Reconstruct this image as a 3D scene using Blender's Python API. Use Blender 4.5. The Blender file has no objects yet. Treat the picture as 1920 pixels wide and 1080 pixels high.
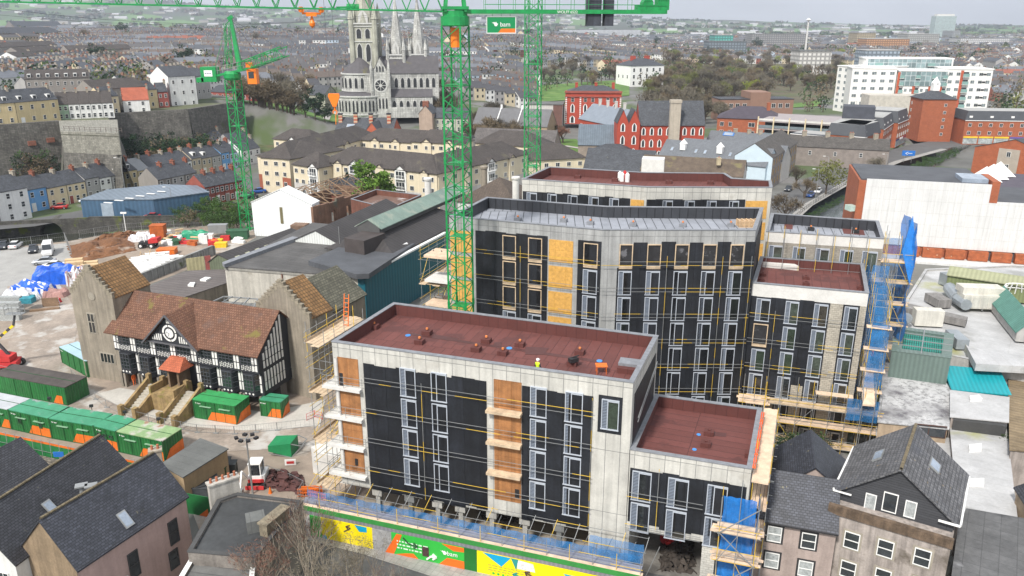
import bpy, math, random
from mathutils import Vector
R=math.radians
random.seed(7)
sc=bpy.context.scene; COL=sc.collection
# ---------------- camera, world, sun, exposure ----------------
HAZE=.00013
FPX=1490.; HY=45.; CAMH=46.; TH=math.atan((540-HY)/FPX); CT,ST=math.cos(TH),math.sin(TH)
cam=bpy.data.cameras.new('camera'); camo=bpy.data.objects.new('camera',cam); COL.objects.link(camo)
camo.location=(0,0,CAMH); camo.rotation_euler=(R(90)-TH,0,0)
cam.sensor_width=36; cam.lens=36*FPX/1920.; cam.clip_start=.5; cam.clip_end=20000
sc.camera=camo
w=bpy.data.worlds.new('World'); sc.world=w; w.use_nodes=True
nt=w.node_tree; nt.nodes.clear()
SUN_EL,SUN_AZ=R(48),R(-150)      # azimuth measured from +Y towards +X: sun stands behind and left of the camera
sky=nt.nodes.new('ShaderNodeTexSky'); sky.sky_type='NISHITA'; sky.sun_disc=False
sky.sun_elevation=SUN_EL; sky.sun_rotation=SUN_AZ; sky.air_density=1.0; sky.dust_density=4.; sky.ozone_density=1.
tc=nt.nodes.new('ShaderNodeTexCoord'); nz=nt.nodes.new('ShaderNodeTexNoise'); nz.inputs['Scale'].default_value=2.2; nz.inputs['Detail'].default_value=6
mp=nt.nodes.new('ShaderNodeMapping'); mp.inputs['Scale'].default_value=(1,1,4)
rp=nt.nodes.new('ShaderNodeMapRange'); rp.inputs[1].default_value=.3; rp.inputs[2].default_value=.62; rp.inputs[3].default_value=.55; rp.inputs[4].default_value=.95
mx=nt.nodes.new('ShaderNodeMixRGB'); mx.inputs[2].default_value=(8.6,8.9,9.4,1)
bg=nt.nodes.new('ShaderNodeBackground'); bg.inputs[1].default_value=.09; wo=nt.nodes.new('ShaderNodeOutputWorld')
L=nt.links.new
L(tc.outputs['Generated'],mp.inputs[0]); L(mp.outputs[0],nz.inputs['Vector']); L(nz.outputs['Fac'],rp.inputs[0]); L(rp.outputs[0],mx.inputs[0])
L(sky.outputs[0],mx.inputs[1]); L(mx.outputs[0],bg.inputs[0]); L(bg.outputs[0],wo.inputs[0])
sl=bpy.data.lights.new('sun','SUN'); sl.energy=3.5; sl.angle=R(6); sl.color=(1,.96,.9)
so=bpy.data.objects.new('sun',sl); COL.objects.link(so)
sd=Vector((math.sin(SUN_AZ)*math.cos(SUN_EL),math.cos(SUN_AZ)*math.cos(SUN_EL),math.sin(SUN_EL)))
so.rotation_euler=sd.to_track_quat('Z','Y').to_euler()
sc.view_settings.view_transform='Standard'; sc.view_settings.look='None'; sc.view_settings.exposure=0.5; sc.view_settings.gamma=1
sc.render.engine='CYCLES'; sc.cycles.max_bounces=5; sc.cycles.diffuse_bounces=3; sc.cycles.glossy_bounces=2; sc.cycles.transmission_bounces=2; sc.cycles.volume_bounces=0; sc.cycles.transparent_max_bounces=8
# ---------------- terrain height ----------------
def sst(a,b,x):
 t=max(0.,min(1.,(x-a)/(b-a))); return t*t*(3-2*t)
def river(x,y):
 d=0.
 if x<-20:
  yc=180+.55*(x+110); hw=14.6-4*sst(-100,-92,x); yl=min(190.5,186.+(x+124)*.85)
  d=max(d,1-sst(hw,hw+2,abs(y-yc)))*(1-sst(-50,-46,x))
  if x<-78: d*=1-sst(yl-.2,yl+1.6,y)
 if x>40 and y>120:
  P=[(56,165),(80,196),(102,232),(172,322),(330,480)]
  best=1e9
  for i in range(4):
   ax,ay=P[i];bx,by=P[i+1];t=((x-ax)*(bx-ax)+(y-ay)*(by-ay))/((bx-ax)**2+(by-ay)**2);t=max(0,min(1,t))
   best=min(best,math.hypot(x-ax-t*(bx-ax),y-ay-t*(by-ay)))
  d=max(d,1-sst(7.5,9.5,best))
 return d
def tzb(x,y):
 if y<150: return 0.
 k=x/max(y,1.)
 left=1-sst(-.42,-.36,k) if y<330 else 1-sst(-.38,-.1,k)
 z=17*sst(290 if x>-150 else 272,322 if x>-150 else 292,y)*left
 z=max(z,9*sst(330,420,y)*(1-sst(-.06,.05,k)))
 z+= (3+ (20-z*.6)*(1-sst(-.05,.28,k)))*sst(430,1000,y)
 z-= 12*sst(1900,3000,y)*(1-sst(.1,.3,k))
 h=215*(1-sst(-.75,-.35,k))+120*(1-sst(-.45,.5,k))+62*(1-sst(.2,.68,k))
 h=max(h*.88,30)
 n=math.sin(x*.0021+1.3)*.5+math.sin(x*.0047+y*.001)*.3+math.sin(x*.011+2)*.1
 z+= h*(1+.13*n)*sst(2600,6200,y)
 if y>1500: z+=6*sst(1500,2500,y)*math.sin(x*.006+y*.004)
 return z
def tz(x,y): return tzb(x,y)-5.5*river(x,y)
def ray(px,py):
 u=(px-960)/FPX; v=(py-540)/FPX
 return (u,CT-v*ST,-ST-v*CT)
def G(px,py,z=0.):
 d=ray(px,py); t=(z-CAMH)/d[2]; return Vector((d[0]*t,d[1]*t,z))
def GT(px,py):
 "point on the terrain under a pixel"
 d=ray(px,py); t=20.; st=2.
 while t<9000:
  if CAMH+d[2]*t<=tzb(d[0]*t,d[1]*t): break
  t+=st; st=max(2.,t*.01)
 a,b=t-st,t
 for _ in range(14):
  m=(a+b)/2
  if CAMH+d[2]*m<=tzb(d[0]*m,d[1]*m): b=m
  else: a=m
 return Vector((d[0]*b,d[1]*b,tzb(d[0]*b,d[1]*b)))
def hgt(P,py):
 v=(py-540)/FPX; return (-P[1]*ST-v*P[1]*CT)/(CT-v*ST)+CAMH
# ---------------- materials ----------------
MATS={}
def mat(name,col=(.3,.3,.3),rough=.85,metal=0,var=.18,ns=.6,brick=None,streak=0,patch=None,patch2=None,corr=0,bump=0,alpha=1,emit=0,spec=None,cv=False):
 """brick=(w,h,offset,mortar colour,mortar size,spread); patch=(colour,scale,threshold,softness); corr=period in metres of ribs along u"""
 if name in MATS: return MATS[name]
 m=bpy.data.materials.new(name); m.use_nodes=True; MATS[name]=m
 t=m.node_tree; N=t.nodes.new; L=t.links.new; b=t.nodes['Principled BSDF']
 b.inputs['Roughness'].default_value=rough; b.inputs['Metallic'].default_value=metal; b.inputs['Alpha'].default_value=alpha
 if spec is not None: b.inputs['Specular IOR Level'].default_value=spec
 c=tuple(col)+(1,)
 tc=N('ShaderNodeTexCoord'); uvn=N('ShaderNodeUVMap')
 out=None; hts=[]
 if brick:
  w_,h_,off,mc,ms,spread=brick
  bt=N('ShaderNodeTexBrick'); bt.offset=off; bt.inputs['Scale'].default_value=1; bt.inputs['Brick Width'].default_value=w_; bt.inputs['Row Height'].default_value=h_
  bt.inputs['Mortar Size'].default_value=ms; bt.inputs['Mortar Smooth'].default_value=.3
  bt.inputs['Color1'].default_value=tuple(min(1,x*(1+spread)) for x in col)+(1,); bt.inputs['Color2'].default_value=tuple(x*(1-spread) for x in col)+(1,)
  bt.inputs['Mortar'].default_value=tuple(mc)+(1,); L(uvn.outputs[0],bt.inputs['Vector']); out=bt.outputs['Color']; hts.append((bt.outputs['Fac'],-1))
 else:
  rgb=N('ShaderNodeRGB'); rgb.outputs[0].default_value=c; out=rgb.outputs[0]
  if cv:
   at=N('ShaderNodeVertexColor'); at.layer_name='Col'; out=at.outputs[0]
 def noise(scale,sv=(1,1,1),det=4,src='Object'):
  mp=N('ShaderNodeMapping'); mp.inputs['Scale'].default_value=sv; L(tc.outputs[src],mp.inputs[0])
  n=N('ShaderNodeTexNoise'); n.inputs['Scale'].default_value=scale; n.inputs['Detail'].default_value=det; n.inputs['Roughness'].default_value=.6; L(mp.outputs[0],n.inputs['Vector']); return n.outputs['Fac']
 def mr(src,a,b_,c_,d_):
  r=N('ShaderNodeMapRange'); r.inputs[1].default_value=a; r.inputs[2].default_value=b_; r.inputs[3].default_value=c_; r.inputs[4].default_value=d_; L(src,r.inputs[0]); return r.outputs[0]
 def mul(o,f):
  x=N('ShaderNodeVectorMath'); x.operation='SCALE'; L(o,x.inputs[0]); L(f,x.inputs['Scale']); return x.outputs[0]
 if var:
  out=mul(out,mr(noise(ns,det=6),.3,.7,1-var,1+var))
  out=mul(out,mr(noise(ns*9,det=3),.3,.7,1-var*.5,1+var*.5))
 if streak:
  out=mul(out,mr(noise(1.,(2.2,2.2,.12),5),.35,.62,1-streak,1.05))
 for pt in (patch,patch2):
  if pt:
   pc,ps,th,so_=pt
   f=mr(noise(ps,det=5),th,th+so_,0,1)
   mxn=N('ShaderNodeMixRGB'); L(f,mxn.inputs[0]); L(out,mxn.inputs[1]); mxn.inputs[2].default_value=tuple(pc)+(1,); out=mxn.outputs[0]
 if corr:
  sx=N('ShaderNodeSeparateXYZ'); L(uvn.outputs[0],sx.inputs[0])
  ma=N('ShaderNodeMath'); ma.operation='MULTIPLY'; ma.inputs[1].default_value=2*math.pi/corr; L(sx.outputs[0],ma.inputs[0])
  si=N('ShaderNodeMath'); si.operation='SINE'; L(ma.outputs[0],si.inputs[0]); hts.append((si.outputs[0],.5))
  out=mul(out,mr(si.outputs[0],-1,1,.86,1.06))
 L(out,b.inputs['Base Color'])
 if bump or hts:
  bp=N('ShaderNodeBump'); bp.inputs['Strength'].default_value=bump or .5; bp.inputs['Distance'].default_value=.05
  if hts:
   s_=hts[0]
   ma=N('ShaderNodeMath'); ma.operation='MULTIPLY'; ma.inputs[1].default_value=s_[1]; L(s_[0],ma.inputs[0]); L(ma.outputs[0],bp.inputs['Height'])
  else: L(noise(max(2,ns*6),det=5),bp.inputs['Height'])
  L(bp.outputs[0],b.inputs['Normal'])
 if emit: b.inputs['Emission Strength'].default_value=emit; b.inputs['Emission Color'].default_value=c
 return m
# ---------------- mesh builder ----------------
WORLD={}
class MB:
 def __init__(s): s.v=[]; s.f=[]; s.m=[]
 def face(s,pts,mi=0):
  i=len(s.v); s.v+= [tuple(p) for p in pts]; s.f.append(tuple(range(i,i+len(pts)))); s.m.append(mi); return s
 def box(s,c,d,rz=0.,mi=0,top=None):
  "c = centre of the base; d = full sizes"
  cx,cy,cz=c; a,b,h=d[0]/2,d[1]/2,d[2]; co,si=math.cos(rz),math.sin(rz)
  q=[(cx+x*co-y*si,cy+x*si+y*co) for x,y in ((-a,-b),(a,-b),(a,b),(-a,b))]
  return s.prism(q,cz,cz+h,mi,top)
 def prism(s,q,z0,z1,mi=0,top=None,bot=True):
  i=len(s.v); n=len(q)
  z0=[z0]*n if not isinstance(z0,(list,tuple)) else z0; z1=[z1]*n if not isinstance(z1,(list,tuple)) else z1
  s.v+=[(p[0],p[1],z0[k]) for k,p in enumerate(q)]+[(p[0],p[1],z1[k]) for k,p in enumerate(q)]
  ar=sum(q[k][0]*q[(k+1)%n][1]-q[(k+1)%n][0]*q[k][1] for k in range(n))
  for k in range(n):
   j=(k+1)%n; f=(i+k,i+j,i+n+j,i+n+k); s.f.append(f if ar>0 else f[::-1]); s.m.append(mi)
  t=tuple(range(i+n,i+2*n)); bb=tuple(range(i,i+n))
  s.f.append(t if ar>0 else t[::-1]); s.m.append(mi if top is None else top)
  if bot: s.f.append(bb[::-1] if ar>0 else bb); s.m.append(mi)
  return s
 def bar(s,p,q,r=.05,n=4,mi=0,r2=None,cap=False):
  p=Vector(p); q=Vector(q); d=q-p
  if d.length<1e-5: return s
  d.normalize(); a=d.orthogonal().normalized() if abs(d.z)<.99 else Vector((1,0,0)); 
  if abs(d.z)<.99: a=d.cross(Vector((0,0,1))).normalized()
  b=d.cross(a); i=len(s.v); r2=r if r2 is None else r2
  for c,rr in ((p,r),(q,r2)):
   for k in range(n):
    t=2*math.pi*(k+.5)/n; s.v.append(tuple(c+a*(rr*math.cos(t))+b*(rr*math.sin(t))))
  for k in range(n):
   j=(k+1)%n; s.f.append((i+k,i+n+k,i+n+j,i+j)); s.m.append(mi)
  if cap or n==4:
   s.f.append(tuple(range(i,i+n))); s.m.append(mi); s.f.append(tuple(range(i+2*n-1,i+n-1,-1))); s.m.append(mi)
  return s
 def lathe(s,c,prof,n=12,mi=0):
  "prof = [(r,z)...]"
  i=len(s.v)
  for r,z in prof:
   for k in range(n):
    t=2*math.pi*k/n; s.v.append((c[0]+r*math.cos(t),c[1]+r*math.sin(t),c[2]+z))
  for a in range(len(prof)-1):
   for k in range(n):
    j=(k+1)%n; s.f.append((i+a*n+k,i+a*n+j,i+a*n+n+j,i+a*n+n+k)); s.m.append(mi)
  s.f.append(tuple(i+(len(prof)-1)*n+k for k in range(n))); s.m.append(mi)
  return s
 def build(s,name,mats,parent=None,loc=None,smooth=False,uv=True,cols=None):
  if not isinstance(mats,(list,tuple)): mats=[mats]
  if parent is not None: o0=WORLD.get(parent.name,Vector((0,0,0)))
  elif loc is not None: o0=Vector(loc)
  elif s.v:
   xs=[p[0] for p in s.v]; ys=[p[1] for p in s.v]; zs=[p[2] for p in s.v]
   o0=Vector(((min(xs)+max(xs))/2,(min(ys)+max(ys))/2,min(zs)))
  else: o0=Vector((0,0,0))
  me=bpy.data.meshes.new(name); me.from_pydata([(p[0]-o0.x,p[1]-o0.y,p[2]-o0.z) for p in s.v],[],s.f)
  for m in mats: me.materials.append(m)
  me.polygons.foreach_set('material_index',s.m)
  if smooth: me.polygons.foreach_set('use_smooth',[True]*len(s.f))
  if uv:
   ul=me.uv_layers.new(name='UVMap'); data=[0.]*(2*len(me.loops)); li=0
   for f in s.f:
    p=[Vector(s.v[k]) for k in f[:3]]
    n=(p[1]-p[0]).cross(p[2]-p[0])
    if n.length>0: n.normalize()
    if abs(n.z)>.98:
     uu=max((Vector(s.v[f[i]])-Vector(s.v[f[i-1]]) for i in range(len(f))),key=lambda e:e.length) if len(f)<14 else Vector((1,0,0))
     uu.z=0; uu=uu.normalized() if uu.length>1e-6 else Vector((1,0,0)); vv=Vector((-uu.y,uu.x,0))
    else: uu=Vector((-n.y,n.x,0)).normalized(); vv=n.cross(uu)
    for k in f:
     q=s.v[k]; data[li]=q[0]*uu.x+q[1]*uu.y; data[li+1]=q[0]*vv.x+q[1]*vv.y+q[2]*vv.z; li+=2
   ul.data.foreach_set('uv',data)
  if cols:
   ca=me.color_attributes.new('Col','FLOAT_COLOR','CORNER'); d=[]
   for f,cc in zip(s.f,cols): d+=list(tuple(cc)+(1,))*len(f)
   ca.data.foreach_set('color',d)
  me.update()
  o=bpy.data.objects.new(name,me); COL.objects.link(o)
  if parent is not None: o.parent=parent; WORLD[o.name]=o0
  else: o.location=o0; WORLD[o.name]=o0
  return o
def tag(o,label,cat=None,group=None,kind=None):
 if label: o['label']=label
 if cat: o['category']=cat
 if group: o['group']=group
 if kind: o['kind']=kind
 return o
def T(name,label,cat,loc=(0,0,0),group=None,rz=0):
 o=bpy.data.objects.new(name,None); o.empty_display_size=.5; COL.objects.link(o); o.location=loc; o.rotation_euler.z=rz
 WORLD[o.name]=Vector(loc); return tag(o,label,cat,group)
def dup(root,loc,rz=0.,label=None,group=None,scale=None,cat=None):
 def cp(o,par):
  c=o.copy(); COL.objects.link(c)
  if par: c.parent=par
  for ch in o.children: cp(ch,c)
  return c
 c=cp(root,None); c.location=loc; c.rotation_euler=(0,0,rz)
 if scale: c.scale=scale if isinstance(scale,tuple) else (scale,)*3
 if label: c['label']=label
 if group: c['group']=group
 if cat: c['category']=cat
 WORLD[c.name]=Vector(loc); return c
class Wall:
 "vertical plane through ground points A,B (left to right seen from outside); n points outwards"
 def __init__(s,A,B):
  s.A=Vector((A[0],A[1],0)); B=Vector((B[0],B[1],0)); s.L=(B-s.A).length; s.e=(B-s.A)/s.L; s.n=Vector((s.e.y,-s.e.x,0)); s.B=B
 def p(s,t,z,o=0.): q=s.A+s.e*t+s.n*o; return Vector((q.x,q.y,z))
 def px(s,px,py):
  d=ray(px,py); t=(s.n.x*s.A.x+s.n.y*s.A.y)/(s.n.x*d[0]+s.n.y*d[1])
  x,y=d[0]*t,d[1]*t; return ((x-s.A.x)*s.e.x+(y-s.A.y)*s.e.y, CAMH+t*d[2])
 def rect(s,mb,s0,s1,z0,z1,o0=0.,o1=.05,mi=0):
  q=[s.p(s0,0,o1),s.p(s1,0,o1),s.p(s1,0,o0),s.p(s0,0,o0)]
  return mb.prism([(a.x,a.y) for a in q],z0,z1,mi)
def xy(l): return [(p[0],p[1]) for p in l]
def PX(l,z): return [tuple(G(a,b,z)[:2]) for a,b in l]
# ---------------- common materials ----------------
conc=mat('concrete',(.49,.48,.44),var=.12,streak=.14,brick=(1.25,6.,0,(.22,.22,.21),.03,.07),patch=((.38,.36,.32),.35,.6,.12))
concp=mat('plain_concrete',(.40,.39,.36),var=.2,streak=.25)
concw=mat('white_concrete',(.6,.59,.56),var=.12)
blackm=mat('black_membrane',(.012,.014,.019),rough=.55,bump=.9,streak=.3,var=.5,brick=(1.5,40,0,(.006,.007,.01),.03,.25),ns=.5)
redroof=mat('red_roof_felt',(.13,.043,.037),rough=.85,var=.12,ns=.3,brick=(1.0,7.,.5,(.07,.022,.02),.035,.1),patch=((.095,.033,.03),.22,.57,.05),patch2=((.165,.065,.055),.5,.66,.08))
redup=mat('red_upstand_felt',(.10,.030,.025),rough=.8,var=.1,brick=(1.0,7.,0,(.07,.02,.018),.03,.05))
ply=mat('orange_plywood',(.35,.155,.055),rough=.7,var=.25,ns=1.2,streak=.3,brick=(1.22,2.44,0,(.25,.09,.02),.02,.12))
plyy=mat('yellow_osb_board',(.56,.31,.075),rough=.7,var=.2,ns=3,brick=(1.22,2.44,0,(.5,.26,.04),.02,.05))
frame_m=mat('pale_aluminium_frame',(.5,.54,.6),rough=.45,metal=.2,var=.03)
louv=mat('louvre_slats',(.2,.235,.29),rough=.5,brick=(30,.14,0,(.05,.06,.08),.035,.05),var=.05)
glass=mat('dark_glass',(.022,.026,.028),rough=.08,var=.6,ns=.35,spec=.9)
glassv=[glass,mat('grey_green_glass',(.05,.062,.05),rough=.1,var=.6,ns=.5,spec=.9,patch=((.13,.13,.11),.45,.6,.1)),mat('green_glass',(.035,.05,.035),rough=.1,var=.5,ns=.6,spec=.9),mat('yellow_patch_glass',(.05,.045,.035),rough=.12,var=.6,ns=.8,spec=.8,patch=((.28,.17,.05),.6,.66,.04))]  # last pane type carries random yellow patches
glass2=mat('window_glass',(.035,.04,.045),rough=.12,var=.4,ns=.7,spec=.7)
steel=mat('galvanised_steel',(.33,.34,.34),rough=.5,metal=.5,var=.1)
yel=mat('yellow_pole',(.6,.4,.05),rough=.5,var=.1)
board=mat('scaffold_board',(.52,.40,.27),rough=.85,var=.25,ns=1.5)
coping=mat('lead_coping',(.2,.21,.23),rough=.6,var=.2,ns=2)
white=mat('white_paint',(.78,.78,.76),rough=.6,var=.06)
black=mat('matt_black',(.018,.018,.02),rough=.6,var=.1)
# ================= terrain, water, roads =================
def axis(segs):
 out=[]
 for a,b,st in segs:
  n=max(1,round((b-a)/st)); out+=[a+(b-a)*i/n for i in range(n)]
 return out+[segs[-1][1]]
xs=axis([(-7000,-1500,250),(-1500,-400,50),(-400,-190,14),(-190,-40,3),(-40,60,12),(60,260,4),(260,600,20),(600,1600,60),(1600,8000,300)])
ys=axis([(-60,120,20),(120,155,6),(155,300,3),(300,500,10),(500,1200,35),(1200,3000,100),(3000,9000,200)])
mb=MB(); nx,ny=len(xs),len(ys)
mb.v=[(x,y,tz(x,y)) for y in ys for x in xs]
mb.f=[(j*nx+i,j*nx+i+1,(j+1)*nx+i+1,(j+1)*nx+i) for j in range(ny-1) for i in range(nx-1)]; mb.m=[0]*len(mb.f)
gm=mat('town_ground',(.13,.13,.12),var=.3,ns=.02,patch=((.07,.10,.035),.012,.5,.05),patch2=((.16,.155,.15),.03,.56,.03))
t=gm.node_tree; N=t.nodes.new; L=t.links.new; b=t.nodes['Principled BSDF']
old=b.inputs['Base Color'].links[0].from_socket
tcn=N('ShaderNodeTexCoord'); vo=N('ShaderNodeTexVoronoi'); vo.inputs['Scale'].default_value=.0042; mpn=N('ShaderNodeMapping'); mpn.inputs['Scale'].default_value=(1,.45,0)
L(tcn.outputs['Object'],mpn.inputs[0]); L(mpn.outputs[0],vo.inputs['Vector'])
cr=N('ShaderNodeValToRGB'); e=cr.color_ramp.elements; e[0].color=(.05,.095,.025,1); e[1].color=(.14,.13,.075,1); x_=cr.color_ramp.elements.new(.45); x_.color=(.09,.19,.035,1); x_=cr.color_ramp.elements.new(.7); x_.color=(.05,.06,.035,1); cr.color_ramp.interpolation='CONSTANT'
sp=N('ShaderNodeSeparateColor'); L(vo.outputs['Color'],sp.inputs[0]); L(sp.outputs[0],cr.inputs[0])
sx=N('ShaderNodeSeparateXYZ'); L(tcn.outputs['Object'],sx.inputs[0]); mrn=N('ShaderNodeMapRange'); mrn.inputs[1].default_value=2300; mrn.inputs[2].default_value=3200; L(sx.outputs[1],mrn.inputs[0])
mxn=N('ShaderNodeMixRGB'); L(mrn.outputs[0],mxn.inputs[0]); L(old,mxn.inputs[1]); L(cr.outputs[0],mxn.inputs[2]); L(mxn.outputs[0],b.inputs['Base Color'])
tag(mb.build('ground',gm,loc=(0,0,0),smooth=True),'town ground rolling up to field covered hills on the horizon',kind='structure')
wat=mat('river_water',(.03,.033,.025),rough=.08,var=.3,ns=.1,bump=.25,spec=.8)
tag(MB().face([(-260,140,-3.),(-40,160,-3.),(-40,215,-3.),(-260,200,-3.)]).build('river_water',wat),'dark river water beside the car park and under the stone arch',kind='structure')
wat2=mat('river_water_grey',(.10,.115,.12),rough=.2,var=.3,ns=.3,bump=.5)
tag(MB().face([(50,150,-2.6),(110,150,-2.6),(400,470,-2.6),(330,500,-2.6),(50,230,-2.6)]).build('river_water',wat2),'pale rippled river water beside the quay road',kind='structure')
def sheet(name,pxs,m,z,label,h=None):
 q=[G(a,b,0) for a,b in pxs]
 return tag(MB().prism(xy(q),z-.02,z,0).build(name,m),label,kind='structure')
gravel=mat('site_gravel',(.27,.22,.175),var=.22,ns=.12,patch=((.42,.40,.37),.11,.55,.12),patch2=((.17,.14,.12),.07,.56,.1))
sheet('site_ground',[(-420,1000),(-420,440),(0,466),(130,452),(232,434),(470,418),(480,445),(420,480),(250,545),(300,640),(700,640),(720,1030),(380,1010),(330,880),(0,860)],gravel,.02,'stony beige ground of the building site')
asph=mat('asphalt',(.10,.10,.10),var=.15,ns=.2)
parkm=mat('car_park_gravel',(.31,.305,.29),var=.14,ns=.3)
sheet('car_park',[(-300,560),(-300,480),(0,468),(125,456),(150,520),(40,545),(-60,570)],parkm,.045,'pale gravel car park at the left edge')
pave=mat('pavement',(.30,.29,.27),var=.15,ns=.3,brick=(.6,.6,0,(.22,.21,.2),.02,.06))
track=mat('haul_track',(.28,.235,.195),var=.3,ns=.25,patch=((.43,.41,.38),.22,.52,.1))
def ribbon(mb,pts,wd,z,mi=0):
 P=[Vector((p[0],p[1],0)) for p in pts]; Lf=[];Rt=[]
 for i,p in enumerate(P):
  d=(P[min(i+1,len(P)-1)]-P[max(i-1,0)]).normalized(); n=Vector((-d.y,d.x,0)); w_=wd[i] if isinstance(wd,(list,tuple)) else wd
  Lf.append(p+n*w_/2); Rt.append(p-n*w_/2)
 for i in range(len(P)-1):
  zz=[z if not callable(z) else z(q.x,q.y) for q in (Rt[i],Rt[i+1],Lf[i+1],Lf[i])]
  mb.face([(q.x,q.y,h) for q,h in zip((Rt[i],Rt[i+1],Lf[i+1],Lf[i]),zz)],mi)
 return mb
tag(ribbon(MB(),[G(*p) for p in ((60,530),(90,600),(75,660),(95,720),(180,770),(290,808),(420,822),(540,818),(600,800))],[8,9,9,8,7,6.5,6.5,6,5],.06).build('track',track),'curving muddy haul track across the building site',kind='structure')
tag(ribbon(MB(),[G(*p) for p in ((-60,428),(60,418),(150,402),(260,378),(400,350),(470,340),(560,380))],[9,9,8,8,8,9,9],.05).build('road',asph),'street in front of the coloured terraces',kind='structure')
tag(ribbon(MB(),[G(*p) for p in ((1400,450),(1470,385),(1560,335),(1650,300),(1740,275),(1830,258),(1900,240))],[12,12,13,14,14,12,11],.05).build('road',asph),'quay road curving beside the river on the right',kind='structure')
tag(ribbon(MB(),[G(*p) for p in ((1420,470),(1515,385),(1600,337),(1685,303),(1770,280))],[2.4]*5,.12).build('pavement',pave),'riverside pavement along the quay road',kind='structure')
tag(ribbon(MB(),[G(*p) for p in ((560,1060),(740,1088),(1000,1135),(1300,1200))],[14]*4,.05).build('road',asph),'road outside the painted hoarding',kind='structure')
tag(ribbon(MB(),[G(*p) for p in ((560,985),(700,1020),(900,1083),(1100,1120))],[3.6]*4,.13).build('pavement',pave),'pavement along the foot of the painted hoarding',kind='structure')
sheet('yard',[(1180,1070),(1190,900),(1400,900),(1420,1300),(1190,1300)],mat('dirty_concrete_yard',(.17,.16,.145),var=.3,ns=.5),.03,'dusty concrete yard under the low block')
sheet('pavement',[(180,740),(225,728),(500,775),(610,750),(600,800),(460,808),(350,800),(250,775)],mat('pale_slab',(.45,.43,.39),var=.15,ns=.3),.08,'pale concrete apron in front of the half-timbered hall')
# ================= the new concrete blocks =================
def offs(poly,d):
 n=len(poly); out=[]; ar=sum(poly[k][0]*poly[(k+1)%n][1]-poly[(k+1)%n][0]*poly[k][1] for k in range(n)); sg=1 if ar>0 else -1
 for k in range(n):
  p0,p1,p2=Vector(poly[k-1]),Vector(poly[k]),Vector(poly[(k+1)%n])
  a=(p1-p0).normalized(); b=(p2-p1).normalized(); na=Vector((-a.y,a.x))*sg; nb=Vector((-b.y,b.x))*sg
  m=(na+nb); m=m/max(.2,m.dot(na)); q=p1+m*d; out.append((q.x,q.y))
 return out
def shell(root,poly,z0,zt,zd,wm,um,dm,cm=coping,th=.35,deckname='roof'):
 inn=offs(poly,th); n=len(poly)
 mb=MB()
 for k in range(n):
  j=(k+1)%n; a,b=poly[k],poly[j]; mb.face([(a[0],a[1],z0),(b[0],b[1],z0),(b[0],b[1],zt),(a[0],a[1],zt)])
 mb.face([(p[0],p[1],z0) for p in poly][::-1])
 mb.build('wall',wm,root)
 mb=MB()
 for k in range(n):
  j=(k+1)%n; a,b=inn[k],inn[j]; mb.face([(b[0],b[1],zd-.05),(a[0],a[1],zd-.05),(a[0],a[1],zt),(b[0],b[1],zt)])
 mb.build('parapet_lining',um,root)
 MB().face([(p[0],p[1],zd) for p in offs(poly,th-.1)]).build(deckname,dm,root)
 mb=MB(); o2=offs(poly,-.06); i2=offs(poly,th+.04)
 for k in range(n):
  j=(k+1)%n; mb.prism([o2[k],o2[j],i2[j],i2[k]],zt,zt+.07)
 mb.build('coping',cm,root)
def lwin(root,W,s0,s1,z0,z1,lv=.33,rnd=None):
 "louvred window: slatted vent panel on the left, tall pane on the right"
 mb=MB(); w=s1-s0; f=.07
 W.rect(mb,s0+f,s0+w*lv,z0+f,z1-f,.0,.07,1)
 for a,b,c,d in ((s0,s0+f,z0+f,z1-f),(s1-f,s1,z0+f,z1-f),(s0+w*lv,s0+w*lv+f,z0+f,z1-f),(s0-.05,s1+.03,z0-.02,z0+f),(s0,s1,z1-f,z1)): W.rect(mb,a,b,c,d,.0,.15)
 W.rect(mb,s0+w*lv+f,s1-f,z1-f-.13,z1-f,.0,.12)
 o=mb.build('window',[frame_m,louv],root)
 mb=MB(); W.rect(mb,s0+w*lv+f,s1-f,z0+f,z1-f-.13,.0,.05); mb.build('pane',random.choice(glassv),o)
 return o
dark_in=mat('dark_interior',(.02,.02,.022),rough=.9,var=.5,ns=1.5,patch=((.12,.12,.13),.9,.58,.05))
def openwin(root,W,s0,s1,z0,z1,k=0):
 mb=MB(); f=.09
 for a,b,c,d in ((s0,s0+f,z0,z1),(s1-f,s1,z0,z1),(s0+f,s1-f,z0,z0+.32),(s0+f,s1-f,z1-f,z1)): W.rect(mb,a,b,c,d,.0,.16)
 o=mb.build('window_opening',board,root)
 mb=MB(); W.rect(mb,s0+f,s1-f,z0+.32,z1-f,.0,.05); mb.build('interior_shade',dark_in,o)  # flat panel on the wall; the room's shade is put into its dark colour
def rails(root,W,s0,s1,zs,o=.45,name='guard_rail',ends=True,r=.026):
 for z in zs:
  mb=MB(); s=s0
  for dz in (0,.42):
   s=s0; c=0
   while s<s1-.01:
    l=min(random.choice((1.2,2.1,3.,1.6)),s1-s); mb.bar(W.p(s,z+dz,o),W.p(s+l,z+dz,o),r,4,1 if random.random()<.3 else 0); s+=l; c+=1
  mb.build(name,[steel,yel],root)
def posts(root,W,ss,z0,z1,o=.45,r=.03):
 for s in ss:
  mb=MB(); z=z0; c=0
  while z<z1-.01:
   l=min(random.choice((1.3,2.,2.8)),z1-z); mb.bar(W.p(s,z,o),W.p(s,z+l,o),r,4,c%2); z+=l; c+=1
  mb.build('scaffold_pole',[yel,steel],root)
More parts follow.
